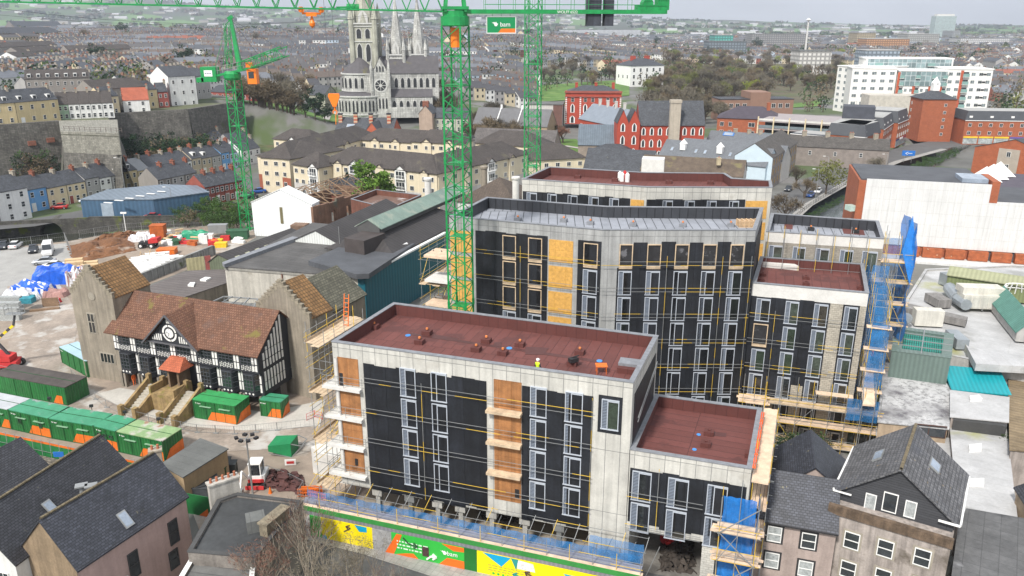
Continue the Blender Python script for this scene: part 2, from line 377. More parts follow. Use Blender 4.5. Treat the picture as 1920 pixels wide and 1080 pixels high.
def vent(root,p,sz=.8,m=redup,cap=True):
 mb=MB().box(p,(sz,sz*.9,sz*.5),rz=-.32,mi=0); mb.lathe((p[0],p[1],p[2]+sz*.5),[(.13,0),(.13,.1)],8,0)
 if cap: mb.lathe((p[0],p[1],p[2]+sz*.5+.1),[(.12,0),(.12,.16),(.03,.2)],8,1)
 return mb.build('roof_vent',[m,mat('orange_pipe_cap',(.6,.2,.06))],root)
# ---- front block (A)
ZA=18.5
A_=T('apartment_block','unfinished front block with long red felt roof, black membrane walls and plywood bays','building',G(900,820,0))
fl,bl,br,fr=[tuple(G(*p,ZA)[:2]) for p in ((622,641),(738,568),(1234,630),(1187,718))]
WA=Wall(fl,fr); WAr=Wall(fr,br)
sA=lambda x,y: WA.px(x,y)[0]; zA=lambda x,y: WA.px(x,y)[1]
zb=zA(702,913)                       # underside of the hung walls
shell(A_,[fl,fr,br,bl],zb-.25,ZA,ZA-1.15,conc,redup,redroof)
mb=MB(); s0=sA(1112,760)
q=[WA.p(s0,0),WA.p(WA.L,0),WA.p(WA.L,0,-9),WA.p(s0,0,-9)]; mb.prism(xy(q),0,zb-.2); mb.build('stair_core',conc,A_)
mb=MB(); WA.rect(mb,.3,s0,-.0,.35,-11,-1.2); mb.build('ground_slab',mat('dusty_slab',(.3,.26,.21),var=.2),A_)
mb=MB(); WA.rect(mb,.5,s0,.3,zb-.25,-11,-10.6); mb.build('back_wall',mat('grey_blockwork',(.14,.135,.125),brick=(.45,.225,.5,(.1,.1,.1),.02,.15)),A_)
for px,py in ((706,940),(766,912),(818,905),(861,950),(920,985),(983,975),(1048,1000)):
 s=sA(px,zb and 930); mb=MB(); WA.rect(mb,s-.22,s+.22,.3,zb-.9,-.7,-.26); WA.rect(mb,s-.5,s+.5,zb-1.0,zb-.2,-.8,-.1); mb.build('column',concp if px not in (766,1048) else steel,A_)
for s in (4,9,14,19): 
 mb=MB(); WA.rect(mb,s-.25,s+.25,.3,zb-.25,-6.,-5.5); mb.build('column',concp,A_)
zt0=zA(690,681); mb=MB()
for x0,x1,dz in ((684,912,0),(979,1112,0)):
 a,b=sA(x0,720),sA(x1,720 if x0<900 else 760)
 n=int((b-a)/1.1)+1
 for i in range(n):
  u0=a+(b-a)*i/n;u1=a+(b-a)*(i+1)/n; WA.rect(mb,u0,u1,zb+random.uniform(-.35,.1),zt0-random.uniform(0,.28),-.0,.05+random.uniform(0,.03))
mb.build('membrane',blackm,A_)
z_r=[zA(770,691)-3.05*i for i in range(4)]
for px0,px1,py in ((750,779,692),(808.5,837.5,703),(995,1026,728),(1060.5,1094,738)):
 for zt in z_r: lwin(A_,WA,sA(px0,py),sA(px1,py),zt-2.8,zt)
sx0,sx1=sA(1129,752),sA(1162,752); zt5=zA(1145,749)
mb=MB(); WA.rect(mb,sx0-.3,sx1+.25,zt5-3.1,zt5+.3,0,.04); mb.build('membrane',blackm,A_); lwin(A_,WA,sx0,sx1,zt5-2.75,zt5)
def bay(x0,x1,ytop,ledge=True,mt=ply):
 a,b=sA(x0,ytop),sA(x1,ytop); 
 for i in range(4):
  zt=z_r[i]+.15; mb=MB(); WA.rect(mb,a,b,zt-2.7,zt,-.3,.04); mb.build('plywood_panel',mt,A_)
  if ledge and i<3: mb=MB(); WA.rect(mb,a-.55,b+.1,zt-3.0,zt-2.75,0,.75); mb.build('ledge',board,A_)
bay(926,978,722)
mb=MB(); a,b=sA(920,722),sA(925.5,722)
mb=MB(); a=sA(945,940); WA.rect(mb,sA(966,920),sA(974,920),zA(970,934),zA(970,917),0,.07); mb.build('access_opening',black,A_)
mb=MB(); WA.rect(mb,sA(637,700),sA(643,700),zA(640,722),zA(640,699),0,.1); mb.build('access_opening',black,A_)
mb=MB(); WA.rect(mb,sA(667,870),sA(672,870),zA(670,872),zA(670,860),0,.1); mb.build('access_opening',black,A_)
bay(634,672,690,False)
for i in range(4):
 zt=z_r[i]-2.72; mb=MB(); q=[WA.p(-1.1,0,.5),WA.p(sA(680,740),0,.55),WA.p(sA(680,740),0,-.0),WA.p(.5,0,-1.6),WA.p(-.9,0,-1.6)]
 mb.prism(xy(q),zt-.28,zt); mb.build('balcony_slab',concw,A_)
 mb=MB(); mb.bar(WA.p(.35,zt,.12),WA.p(.35,zt+2.8,.12),.16,8); mb.build('column',concw,A_)
 mb=MB()
 for s in (-1.,1.2,3.1): mb.bar(WA.p(s,zt,.5),WA.p(s,zt+1.2,.5),.025,4)
 for h in (.6,1.1): mb.bar(WA.p(-1.,zt+h,.5),WA.p(3.2,zt+h,.5),.025,4); mb.bar(WA.p(-1.,zt+h,.5),WA.p(-.9,zt+h,-1.6),.025,4)
 mb.build('balcony_rail',[steel],A_)
rails(A_,WA,sA(686,730),s0+.1,[z-2.55 +.75 for z in z_r])
posts(A_,WA,[sA(795,760)],zb,zA(793,715)); posts(A_,WA,[sA(1111,760)],zb+.3,zA(1108,745),.1)
mb=MB(); WAr.rect(mb,.9,WAr.L-.8,12.4,ZA-1.4,0,.05); mb.build('membrane',blackm,A_)
mb=MB(); 
for d in (.5,.7): mb.bar(WAr.p(.9,13.6+d*2,.4),WAr.p(WAr.L-2,15.4+d*2,.4),.04)
mb.build('guard_rail',[steel],A_)
zd=ZA-1.15
for x,y in ((702,616),(801,627),(787,644),(893,658),(912,642),(943,665),(975,649),(1087,664),(1073,685)):
 vent(A_,G(x,y,zd),.85)
mb=MB().box(G(1179,697,zd),(1.9,1.2,.5),-.3,1).box(G(1181,692,zd)+Vector((0,0,.5)),(1.9,1.3,.25),-.3,0); mb.build('roof_plinth',[coping,redup],A_)
wet=mat('wet_felt_patch',(.08,.028,.025),rough=.5,var=.2)
for wi_,l in enumerate(([(765,627),(770,624),(1130,676),(1128,681)],[(810,626),(858,634),(857,640),(808,633)],[(927,642),(941,640),(940,650),(925,649)],[(985,650),(1030,652),(1018,665),(985,664)])):
 mb=MB().face([tuple(q)+() for q in [G(a,b,zd+.015+.006*wi_) for a,b in l]]); mb.build('wet_patch',wet,A_)
for x,y in ((765,629),(955,653),(1124,677)):
 MB().lathe(G(x,y,zd+.012),[(.28,0),(.26,.05)],12).build('roof_outlet',mat('blue_outlet',(.06,.25,.6)),A_)
W2=Wall(G(738,568,ZA)[:2],G(1234,630,ZA)[:2])
# ---- low block right of it (B)
ZB=WA.px(1182,843)[1]
B_=T('apartment_block','low unfinished block with square red roof over a vehicle opening','building',G(1300,900,0))
Bf=[fr,tuple(WA.p(WA.L+9.75,0)[:2])]; Bf2=tuple(G(1428,766,ZB)[:2]); Bb=tuple(WAr.p(WAr.L+.2,0)[:2])
zbB=WA.px(1250,1003)[1]
eps=WA.e*.06
polyB=[(fr[0]+eps.x,fr[1]+eps.y),Bf[1],Bf2,(Bb[0]+eps.x,Bb[1]+eps.y)]
shell(B_,polyB,zbB,ZB,ZB-1.1,conc,redup,redroof)
WB=WA; sB=lambda x,y: WA.px(x,y)[0]
mb=MB(); a,b=sB(1164,900),sB(1405,940)
mb=MB(); n=7; 
for i in range(n): WA.rect(mb,WA.L+.15+(9.4)*i/n,WA.L+.15+9.4*(i+1)/n,zbB+.55+random.uniform(-.2,.2),WA.px(1200,878)[1]-random.uniform(0,.15),0,.05+.02*(i%2))
mb.build('membrane',blackm,B_)
for (x0,x1,yt) in ((1186.5,1223,884),(1253.5,1293,897),(1327,1366,910)):
 zt=WA.px((x0+x1)/2,yt)[1]
 for i in range(2): lwin(B_,WA,sB(x0,yt),sB(x1,yt),zt-3.05*i-2.8,zt-3.05*i)
rails(B_,WA,WA.L,WA.L+6.3,[WA.px(1200,925)[1]-.2,WA.px(1200,985)[1]-.2]); posts(B_,WA,[WA.L+2.6],zbB+.6,WA.px(1240,875)[1])
for s,m in ((WA.L+6.5,mat('white_blockwork',(.5,.49,.45),brick=(.45,.225,.5,(.35,.34,.3),.02,.06))),(WA.L+9.3,conc)):
 mb=MB(); WA.rect(mb,s-.0,s+ (1.1 if m!=conc else .4),0,zbB,-9,-.0 if m==conc else -.02); mb.build('pier',m,B_)
mb=MB(); WA.rect(mb,WA.L+.02,WA.L+.35,0,zbB,-9,-.03); mb.build('pier',concp,B_)
mb=MB(); WA.rect(mb,WA.L+7.6,WA.L+9.3,0.1,zbB-.2,-.5,.02); mb.build('membrane',blackm,B_)
for x,y in ((1329,815),(1323,836),(1406,856)): vent(B_,G(x,y,ZB-1.1),.85,cap=False)
for x,y in ((1310,815),(1302,843)): MB().lathe(G(x,y,ZB-1.09),[(.2,0),(.18,.05)],10).build('roof_outlet',mat('blue_outlet',(.06,.25,.6)),B_)
MB().face([G(a,b,ZB-1.08) for a,b in ((1335,809),(1362,812),(1362,819),(1338,817))]).build('wet_patch',wet,B_)
# ---- tall middle block (C)
ZC=24.7
Cp=[tuple(G(*p,ZC)[:2]) for p in ((842,406),(1129,431.5),(1417,432),(1431,390),(1138.5,387),(912.6,370))]
C_=T('apartment_block','tallest block in the middle with a long grey ribbed roof and rows of louvred windows','building',G(1150,700,0))
greyup=mat('black_upstand_boards',(.035,.038,.045),rough=.5,var=.15,brick=(1.0,9,0,(.01,.01,.012),.06,.1))
greyroof=mat('grey_insulation_roof',(.27,.285,.32),rough=.6,var=.15,brick=(1.05,11,.4,(.05,.055,.06),.05,.08))
concg=mat('grey_concrete',(.33,.335,.33),var=.13,streak=.22,brick=(1.25,6.,0,(.22,.22,.22),.03,.06))
shell(C_,Cp,0,ZC,ZC-1.35,concg,greyup,greyroof)
W1=Wall(Cp[0],Cp[1]); W2=Wall(Cp[1],Cp[2]); W3=Wall(Cp[2],Cp[3])
def memb(root,W,s0,s1,z0,z1,jt=.15,st=1.2,m=blackm):
 mb=MB(); n=max(1,int((s1-s0)/st))
 for i in range(n): W.rect(mb,s0+(s1-s0)*i/n,s0+(s1-s0)*(i+1)/n,z0+random.uniform(-jt,jt),z1-random.uniform(0,jt),0,.05+.02*(i%2))
 mb.build('membrane',m,root)
zr=[W2.px(1300,458)[1]-3.05*i for i in range(8)]
zr1=[W2.px(1300,458)[1]-3.05*i for i in range(8)]
f1=lambda x: W1.px(x,460)[0]; f2=lambda x: W2.px(x,480)[0]
memb(C_,W1,f1(892),f1(1027),0.3,zr[0]+.35); memb(C_,W1,f1(1084),f1(1128),0.3,zr[0]+.35)
memb(C_,W2,f2(1158),f2(1415),0.3,zr[0]-3.05+.35,.05)
for a,b in ((1187,1213),(1239,1266),(1292,1317),(1344,1369),(1396,1415)): memb(C_,W2,f2(a),f2(b),zr[0]-2.9,zr[0]+.3)
for i,z in enumerate(zr[:7]):
 for a,b in ((1029.5,1075),):
  mb=MB(); W1.rect(mb,f1(a),f1(b),z-2.55,z,0,.06); mb.build('plywood_panel',plyy,C_)
 if i<6:
  mb=MB(); W1.rect(mb,f1(845),f1(884),z-2.55,z,0,.06); mb.build('plywood_panel',plyy,C_)
 for a,b in ((943,968),(991,1017)):
  if i<3: openwin(C_,W1,f1(a),f1(b),z-2.85,z)
  else: lwin(C_,W1,f1(a),f1(b),z-2.8,z)
 (openwin if i==0 else lwin)(C_,W1,f1(1095),f1(1122),z-2.8,z)
 for k,(a,b) in enumerate(((1161,1186),(1213,1239),(1265,1291),(1317,1343),(1368,1394))):
  (openwin if i==0 else lwin)(C_,W2,f2(a),f2(b),z-2.8,z)
for i in range(7):
 rails(C_,W1,f1(892),W1.L,[zr[i]-2.3]); rails(C_,W2,0,W2.L,[zr[i]-2.3])
posts(C_,W2,[f2(1250),f2(1354),f2(1408)],1,zr[0]-1.2); posts(C_,W1,[f1(978)],8,zr[0]-1)
memb(C_,W3,.8,W3.L-.4,17.5,ZC-1.4)
zdC=ZC-1.35
for x,y in ((971,414),(1057,416),(1107,421),(1187,424),(1280,425),(1370,425)): vent(C_,G(x,y,zdC),.8,m=coping)
palm=mat('pallet_timber',(.6,.42,.25),rough=.9,var=.2)
def pallet(name,p,n,label,root=None,sz=(1.6,1.2),h=.16,rz=0.,m=palm,cat='pallets',mi=None):
 mb=MB()
 for k in range(n):
  z=p[2]+k*h; co,si=math.cos(rz),math.sin(rz)
  for j in (-.45,0,.45):
   mb.box((p[0]-si*j*sz[1],p[1]+co*j*sz[1],z),(sz[0],.1,h*.55),rz)
  for j in (-.45,-.22,0,.22,.45): mb.box((p[0]+co*j*sz[0],p[1]+si*j*sz[0],z+h*.55),(.12,sz[1],h*.35),rz)
 return tag(mb.build(name,m,root),label,cat)
pallet('timber_pallets',G(1401,424,zdC),5,'stack of pale timber pallets at the right end of the grey roof',sz=(2.4,1.4))
# ---- stepped block with a red roof (D)
ZD=18.5
Dp=[tuple(W2.p(W2.L+.3,0)[:2])]+[tuple(G(*p,ZD)[:2]) for p in ((1629,550),(1619,495),(1426,481.5))]
Dp[0]=tuple(G(1411,530.6,ZD)[:2])
D_=T('apartment_block','stepped block with red roof, half black membrane and half bare blockwork walls','building',G(1520,700,0))
shell(D_,Dp,0,ZD,ZD-1.1,concw,redup,redroof)
WD=Wall(Dp[0],Dp[1]); fd=lambda x: WD.px(x,590)[0]
blk=mat('pale_blockwork',(.38,.35,.29),var=.15,brick=(.45,.225,.5,(.22,.2,.17),.02,.12))
zr=[WD.px(1482,564)[1]-3.05*i for i in range(6)]
mb=MB(); WD.rect(mb,.02,WD.L-.02,0.2,zr[0]+.15,0,.03); mb.build('blockwork',blk,D_)
memb(D_,WD,fd(1404),fd(1416),.3,zr[0]+.2)
for a,b,zz in ((1443,1470,zr[3]-2.9),(1497,1524,zr[3]-1)): memb(D_,WD,fd(a),fd(b),zz,zr[0]+.25)
for i,z in enumerate(zr):
 for k,(a,b) in enumerate(((1415,1443),(1470,1497),(1524,1552),(1581,1608))):
  mb=MB(); WD.rect(mb,fd(a)-.12,fd(b)+.12,z-3.,z+.15,0,.04+.003*i); mb.build('membrane',blackm,D_)
  if (i,k)==(1,0): openwin(D_,WD,fd(a),fd(b),z-2.75,z)
  else: lwin(D_,WD,fd(a)+.05,fd(b)-.05,z-2.7,z-.03)
for i in range(4): rails(D_,WD,0,WD.L,[zr[i]-2.1])
posts(D_,WD,[fd(1453),fd(1398)],5,zr[0]-1.2)
for x,y in ((1430,517),(1427,527),(1511,523),(1511,534),(1613,542)): vent(D_,G(x,y,ZD-1.1),.75,cap=False)
WDr=Wall(Dp[1],Dp[2]); memb(D_,WDr,.3,WDr.L-.3,1,ZD-2,m=mat('blue_membrane',(.03,.06,.12),rough=.6))
# ---- back block (E)
ZE=24.7
Ep=[tuple(G(*p,ZE)[:2]) for p in ((979,336),(1212.6,351),(1448,352),(1446,339),(1374,334.5),(1359,325),(1211,323.5),(1029,313))]
E_=T('apartment_block','rearmost block with a long bent red roof and one strip of windows showing','building',G(1200,500,0))
shell(E_,Ep,0,ZE,ZE-1.2,conc,redup,redroof)
W1=Wall(Ep[0],Ep[1]); W2=Wall(Ep[1],Ep[2]); z0=W1.px(1000,361)[1]
memb(E_,W1,W1.px(979,370)[0]+.1,W1.px(1182,370)[0],1,z0+.2); memb(E_,W2,0.1,W2.px(1398,370)[0],1,z0+.2)
for i in range(3):
 for a,b in ((988,1007),(1027,1044),(1065,1083),(1104,1123),(1143,1161)): lwin(E_,W1,W1.px(a,370)[0],W1.px(b,370)[0],z0-3.05*i-2.6,z0-3.05*i)
 for a,b in ((1243,1262),(1284,1303),(1326,1344),(1368,1386)): lwin(E_,W2,W2.px(a,370)[0],W2.px(b,370)[0],z0-3.05*i-2.6,z0-3.05*i)
 mb=MB(); W1.rect(mb,W1.px(1183,370)[0],W1.px(1208,370)[0],z0-3.05*i-2.5,z0-3.05*i,0,.06); mb.build('plywood_panel',plyy,E_)
 mb=MB(); W2.rect(mb,W2.px(1399,370)[0],W2.px(1440,370)[0],z0-3.05*i-2.5,z0-3.05*i,0,.06); mb.build('plywood_panel',plyy,E_)
for x,y in ((1083,334),(1153,340),(1254,344),(1332,345)): vent(E_,G(x,y,ZE-1.2),.9,cap=False)
for k,(x,y) in enumerate(((1162,338),(1166,340),(1171,337),(1176,341))):
 tag(MB().lathe(G(x,y,ZE-1.2),[(.33,0),(.33,1.1),(.15,1.3),(.15,1.4)],10).build('gas_bottle',mat('red_paint',(.5,.03,.03)) if k==2 else white),'white gas bottle standing in the cluster on the rearmost red roof' if k!=2 else 'red gas bottle among white ones on the rearmost red roof','gas bottle','gas bottles on the rearmost roof' if k!=2 else None)
# ---- scaffolded block at the right back (F)
ZF=21.6
Fp=[tuple(G(*p,ZF)[:2]) for p in ((1437,434.6),(1658,448),(1647,414.5),(1446,400))]
F_=T('apartment_block','block wrapped in scaffolding with part red and part grey roof','building',G(1550,620,0))
shell(F_,Fp,0,ZF,ZF-1.3,concw,greyup,greyroof)
WF=Wall(Fp[0],Fp[1]); 
for l in ([(1471,418),(1487,419),(1486,430),(1470,429)],[(1578,425),(1618,428),(1622,441),(1582,438)]):
 MB().prism(PX(l,ZF-1.29),ZF-1.3+.005,ZF-1.27).build('felt_strip',redroof,F_)
mb=MB(); WF.rect(mb,.02,WF.L-.02,0.2,WF.px(1500,457)[1],0,.03); mb.build('blockwork',mat('grey_blockwork2',(.27,.25,.21),var=.15,brick=(.45,.225,.5,(.2,.18,.16),.02,.1)),F_)
zf=WF.px(1550,466)[1]
for i in range(4):
 for a,b in ((1440,1466),(1485,1509),(1528,1554),(1574,1599),(1616,1645)):
  lwin(F_,WF,WF.px(a,480)[0],WF.px(b,480)[0],zf-3.05*i-2.7,zf-3.05*i)
for x,y in ((1520,432),(1604,437)): vent(F_,G(x,y,ZF-1.3),.8,m=black)
mb=MB(); q=PX(((1427,477),(1500,484),(1470,470),(1432,468)),19.); mb.prism(q,17,18.); mb.build('stair_wall',concw,D_)
# ================= house building helpers =================
stone=mat('chimney_render',(.33,.29,.23),var=.25,streak=.2)
brickm=mat('red_brick',(.26,.075,.04),var=.15,brick=(.45,.15,.5,(.2,.13,.1),.02,.2))
pot=mat('clay_pot',(.35,.12,.06),var=.15)
slate=mat('slate_roof',(.055,.06,.07),rough=.6,var=.22,ns=.5,brick=(.5,.32,.5,(.022,.024,.028),.025,.28),patch=((.16,.16,.13),1.3,.66,.05))
slateb=mat('dark_slate_roof',(.042,.044,.052),rough=.55,var=.3,ns=.8,brick=(.34,.22,.5,(.012,.012,.016),.03,.25),patch=((.1,.1,.08),1.6,.68,.04))
frm=mat('white_window_frame',(.75,.75,.73),rough=.5,var=0)
frd=mat('dark_window_surround',(.03,.03,.032),rough=.6,var=0)
curt=mat('net_curtain_glass',(.34,.36,.36),rough=.25,var=.35,ns=4,spec=.6)
def solid(name,m,parent,pts_quads): 
 mb=MB()
 for q in pts_quads: mb.face(q)
 return mb.build(name,m,parent)
def fr_pt(W,s,d,z): return W.p(s,z,-d)
def slab(mb,a,b,c,d,th=.14,mi=0):
 "a,b lower edge, c,d upper edge; solid slab"
 q=[Vector(p) for p in (a,b,c,d)]; k=Vector((0,0,-th)); lo=[p+k for p in q]
 mb.face(q,mi); mb.face(lo[::-1],mi)
 for i in range(4):
  j=(i+1)%4; mb.face([lo[i],lo[j],q[j],q[i]],mi)
def sash(root,W,s,z,w,h,fm=None,pm=None,deep=False,cross='h',surround=None,o=0.):
 fm=fm or frm; pm=pm or glass2
 mb=MB(); f=.075 if w<2 else .09
 if surround: W.rect(mb,s-w/2-.16,s+w/2+.16,z-.16,z+h+.16,o,o+.03,2)
 for a,b,c,d in ((s-w/2,s-w/2+f,z+f,z+h-f),(s+w/2-f,s+w/2,z+f,z+h-f),(s-w/2,s+w/2,z,z+f),(s-w/2,s+w/2,z+h-f,z+h)): W.rect(mb,a,b,c,d,o,o+.09)
 if 'h' in cross: W.rect(mb,s-w/2+f,s+w/2-f,z+h*.5-f/2,z+h*.5+f/2,o,o+.08)
 if 'v' in cross: W.rect(mb,s-f/3,s+f/3,z+f,z+h-f,o,o+.075)
 if deep:
  ob=mb.build('window',[fm,pm,surround or fm],root); mb=MB(); W.rect(mb,s-w/2+f,s+w/2-f,z+f,z+h-f,o,o+.045); mb.build('pane',pm,ob)
 else:
  W.rect(mb,s-w/2+f,s+w/2-f,z+f,z+h-f,o,o+.045,1); ob=mb.build('window',[fm,pm,surround or fm],root)
 return ob
def door(root,W,s,z,col=None,w=1.,h=2.1):
 mb=MB(); W.rect(mb,s-w/2-.1,s+w/2+.1,z,z+h+.1,0,.05,1); W.rect(mb,s-w/2,s+w/2,z,z+h,.0,.08,0); return mb.build('door',[col or black,frm],root)
def chimney(root,p,sz=(1.3,.7),h=1.6,rz=0.,m=None,pots=3,pm=None):
 mb=MB(); mb.box(p,(sz[0],sz[1],h),rz); mb.box((p[0],p[1],p[2]+h),(sz[0]+.2,sz[1]+.2,.16),rz)
 for k in range(pots):
  t=(k-(pots-1)/2)*sz[0]/max(pots,1); mb.lathe((p[0]+t*math.cos(rz),p[1]+t*math.sin(rz),p[2]+h+.16),[(.13,0),(.1,.35),(.12,.4)],8,1)
 return mb.build('chimney',[m or stone,pm or pot],root)
def gable_body(root,W,D,he,hr,wm,rm,z0=0.,oh=.3,og=.15,he2=None,across=False,rd=.5,wall=True):
 L=W.L; he2=he if he2 is None else he2
 if across:   # ridge runs front to back, gable faces the front
  k=(hr-he)/(L*rd)
  mb=MB()
  P=lambda s,d,z: W.p(s,z,-d)
  for d in (0,D):
   q=[P(0,d,z0),P(L,d,z0),P(L,d,he2),P(L*rd,d,hr),P(0,d,he)]; mb.face(q if d==0 else q[::-1])
  mb.face([P(L,0,z0),P(L,D,z0),P(L,D,he2),P(L,0,he2)]); mb.face([P(0,D,z0),P(0,0,z0),P(0,0,he),P(0,D,he)])
  if wall: mb.build('wall',wm,root)
  mb=MB(); k2=(hr-he2)/(L*(1-rd)); t=.12
  slab(mb,P(-oh,-og,he-k*oh+t),P(L*rd,-og,hr+t),P(L*rd,D+og,hr+t),P(-oh,D+og,he-k*oh+t)) 
  slab(mb,P(L*rd,-og,hr+t),P(L+oh,-og,he2-k2*oh+t),P(L+oh,D+og,he2-k2*oh+t),P(L*rd,D+og,hr+t))
  return mb.build('roof',rm,root)
 P=lambda s,d,z: W.p(s,z,-d)
 k=(hr-he)/(D*rd); k2=(hr-he2)/(D*(1-rd)); t=.12
 mb=MB(); mb.face([P(0,0,z0),P(L,0,z0),P(L,0,he),P(0,0,he)]); mb.face([P(L,D,z0),P(0,D,z0),P(0,D,he2),P(L,D,he2)])
 mb.face([P(L,0,z0),P(L,D,z0),P(L,D,he2),P(L,D*rd,hr),P(L,0,he)]); mb.face([P(0,D,z0),P(0,0,z0),P(0,0,he),P(0,D*rd,hr),P(0,D,he2)])
 if wall: mb.build('wall',wm,root)
 mb=MB(); slab(mb,P(-og,-oh,he-k*oh+t),P(L+og,-oh,he-k*oh+t),P(L+og,D*rd,hr+t),P(-og,D*rd,hr+t)); slab(mb,P(-og,D*rd,hr+t),P(L+og,D*rd,hr+t),P(L+og,D+oh,he2-k2*oh+t),P(-og,D+oh,he2-k2*oh+t))
 return mb.build('roof',rm,root)
def hip_body(root,W,D,he,hr,wm,rm,z0=0.,oh=.4,ins=None,wall=True):
 L=W.L; P=lambda s,d,z: W.p(s,z,-d)
 if wall:
  mb=MB(); mb.prism(xy([P(0,0,0),P(L,0,0),P(L,D,0),P(0,D,0)]),z0,he); mb.build('wall',wm,root)
 ins=D/2 if ins is None else ins
 if L<=D: r=[P(L/2,D/2,hr)]*2
 else: r=[P(min(ins,L/2),D/2,hr),P(max(L-ins,L/2),D/2,hr)]
 z=he-.02; c=[P(-oh,-oh,z),P(L+oh,-oh,z),P(L+oh,D+oh,z),P(-oh,D+oh,z)]; cu=[p+Vector((0,0,.14)) for p in c]
 mb=MB(); mb.face(c[::-1])
 for i in range(4): mb.face([c[i],c[(i+1)%4],cu[(i+1)%4],cu[i]])
 mb.face([cu[0],cu[1],r[1],r[0]]); mb.face([cu[2],cu[3],r[0],r[1]]); mb.face([cu[1],cu[2],r[1]]); mb.face([cu[3],cu[0],r[0]])
 return mb.build('roof',rm,root)
def walls4(W,D):
 a=W.A; b=W.B; i=-W.n*D; return {'f':W,'r':Wall(b,b+i),'b':Wall(b+i,a+i),'l':Wall(a+i,a)}
def flatb(name,label,cat,poly,z0,zt,wm,rm,par=.0,th=.3,group=None,cop=None,cpm=None):
 "flat roofed building from a footprint; optional parapet"
 c=[sum(p[0] for p in poly)/len(poly),sum(p[1] for p in poly)/len(poly),z0]
 o=T(name,label,cat,c,group)
 if par: shell(o,poly,z0,zt,zt-par,wm,wm,rm,cpm or coping,th)
 else:
  MB().prism(poly,z0,zt-.12).build('wall',wm,o); MB().prism(offs(poly,-.15),zt-.12,zt).build('roof',rm,o)
 return o
def skyl(root,a,b,c,d,m=None,h=.12,name='skylight'):
 "rooflight lying on a slope given four corner points"
 q=[Vector(p) for p in (a,b,c,d)]; n=(q[1]-q[0]).cross(q[3]-q[0]).normalized(); 
 if n.z<0: n=-n
 mb=MB(); up=[p+n*h for p in q]; ce=sum(q,Vector())/4; ins=[p+(ce-p)*.18+n*(h+.01) for p in q]
 for i in range(4): mb.face([q[i],q[(i+1)%4],up[(i+1)%4],up[i]])
 mb.face(up); mb.face(ins,1); return mb.build(name,[m or steel,mat('rooflight_glass',(.28,.33,.4),rough=.1,var=.2)],root)
def roof_pt(W,s,d,D,he,hr,o=.16):
 "point on the roof slope of a gable house at distance d in from the front wall"
 return W.p(s,he+(hr-he)*(d/(D/2) if d<=D/2 else (D-d)/(D/2))+o,-d)
# ================= near left: pink house, dark slate house, sheds =================
pink=mat('pink_render',(.42,.30,.27),var=.1,ns=.5,patch=((.45,.25,.12),.55,.72,.02),streak=.08)
buff=mat('stained_buff_render',(.26,.19,.12),var=.25,ns=.6,streak=.3)
slb=mat('blue_slate_roof',(.046,.05,.064),rough=.5,var=.28,ns=.8,brick=(.34,.22,.5,(.018,.02,.026),.03,.3),patch=((.16,.15,.10),1.1,.69,.04))
P=T('house','pink rendered house with long slate roof and mossy ridge at the bottom left','house',(-33,56,0))
W=Wall((-32.9,50.3),(-28.5,60.1)); D=6.2; gable_body(P,W,D,7,10.3,pink,slb,oh=.25)
Ws=walls4(W,D)
MB().face([Ws['l'].p(.0,0,.03),Ws['l'].p(D,0,.03),Ws['l'].p(D,7,.03),Ws['l'].p(D/2,10.2,.03),Ws['l'].p(0,7,.03)]).build('gable_render',buff,P)
for px,py,w,h in ((325,997,1.0,2.3),(251,1058,1.0,2.4),(326,1048,1.0,1.8)):
 s,z=W.px(px,py); sash(P,W,s,z-h/2,w,h,fm=mat('charcoal_frame',(.05,.05,.05),var=0),pm=glass2,deep=True,cross='h')
MB().bar(W.p(.1,6.9,.1),W.p(W.L,6.9,.1),.09,6).build('gutter',black,P)
def sk(root,W,D,he,hr,px,py,w=.8,l=1.):
 d_=ray(px,py); best=None
 for i in range(200):
  t=40+i*.25; q=Vector((d_[0]*t,d_[1]*t,CAMH+d_[2]*t)); v=q-W.A; s=v.dot(W.e); d=-v.dot(W.n); zz=he+(hr-he)*(d/(D/2) if d<=D/2 else (D-d)/(D/2))
  if q.z<zz+.15 and -1<d<D+1: best=(s,d); break
 if best:
  s,d=best; f=lambda a,b: roof_pt(W,a,b,D,he,hr)
  skyl(root,f(s-w/2,d-l/2),f(s+w/2,d-l/2),f(s+w/2,d+l/2),f(s-w/2,d+l/2))
sk(P,W,D,7,10.3,235,976)
MB().box(W.p(3.6,3.4,.2),(.5,.3,.22),.4).build('flood_light',white,P)
Ridge=MB()
for i in range(30): Ridge.bar(W.p(W.L*i/30,10.5,-D/2),W.p(W.L*(i+.93)/30,10.5,-D/2),.12,6)
Ridge.build('ridge_tiles',mat('mossy_ridge_tile',(.16,.13,.08),var=.4,ns=3),P)
Q=T('house','long dark slate roofed house with twin steel flue behind the pink house','house',(-38,59,0))
W=Wall((-38.3,51.4),(-34.7,64.2)); D=6.6; gable_body(Q,W,D,6.6,10,mat('white_render',(.62,.62,.6),var=.08,streak=.1),slateb,oh=.2)
sk(Q,W,D,6.6,10,96,958)
Wl=walls4(W,D)['l']; sash(Q,Wl,D-1.4,3.6,1.1,1.9,deep=True,cross='hv'); sash(Q,Wl,2.2,3.6,1.1,1.9,deep=True,cross='hv')
mb=MB(); f=lambda s,d: roof_pt(W,s,d,D,6.6,10)
c=G(163,925,8.8)
for dx in (-.35,.45): mb.bar((c.x+dx,c.y,8.2),(c.x+dx,c.y,9.5),.22,10,cap=True); mb.box((c.x+dx,c.y,9.5),(.95,.7,.12),.4)
mb.build('twin_flue',steel,Q)
Ridge=MB()
for i in range(34): Ridge.bar(W.p(W.L*i/34,10.2,-D/2),W.p(W.L*(i+.93)/34,10.2,-D/2),.12,6)
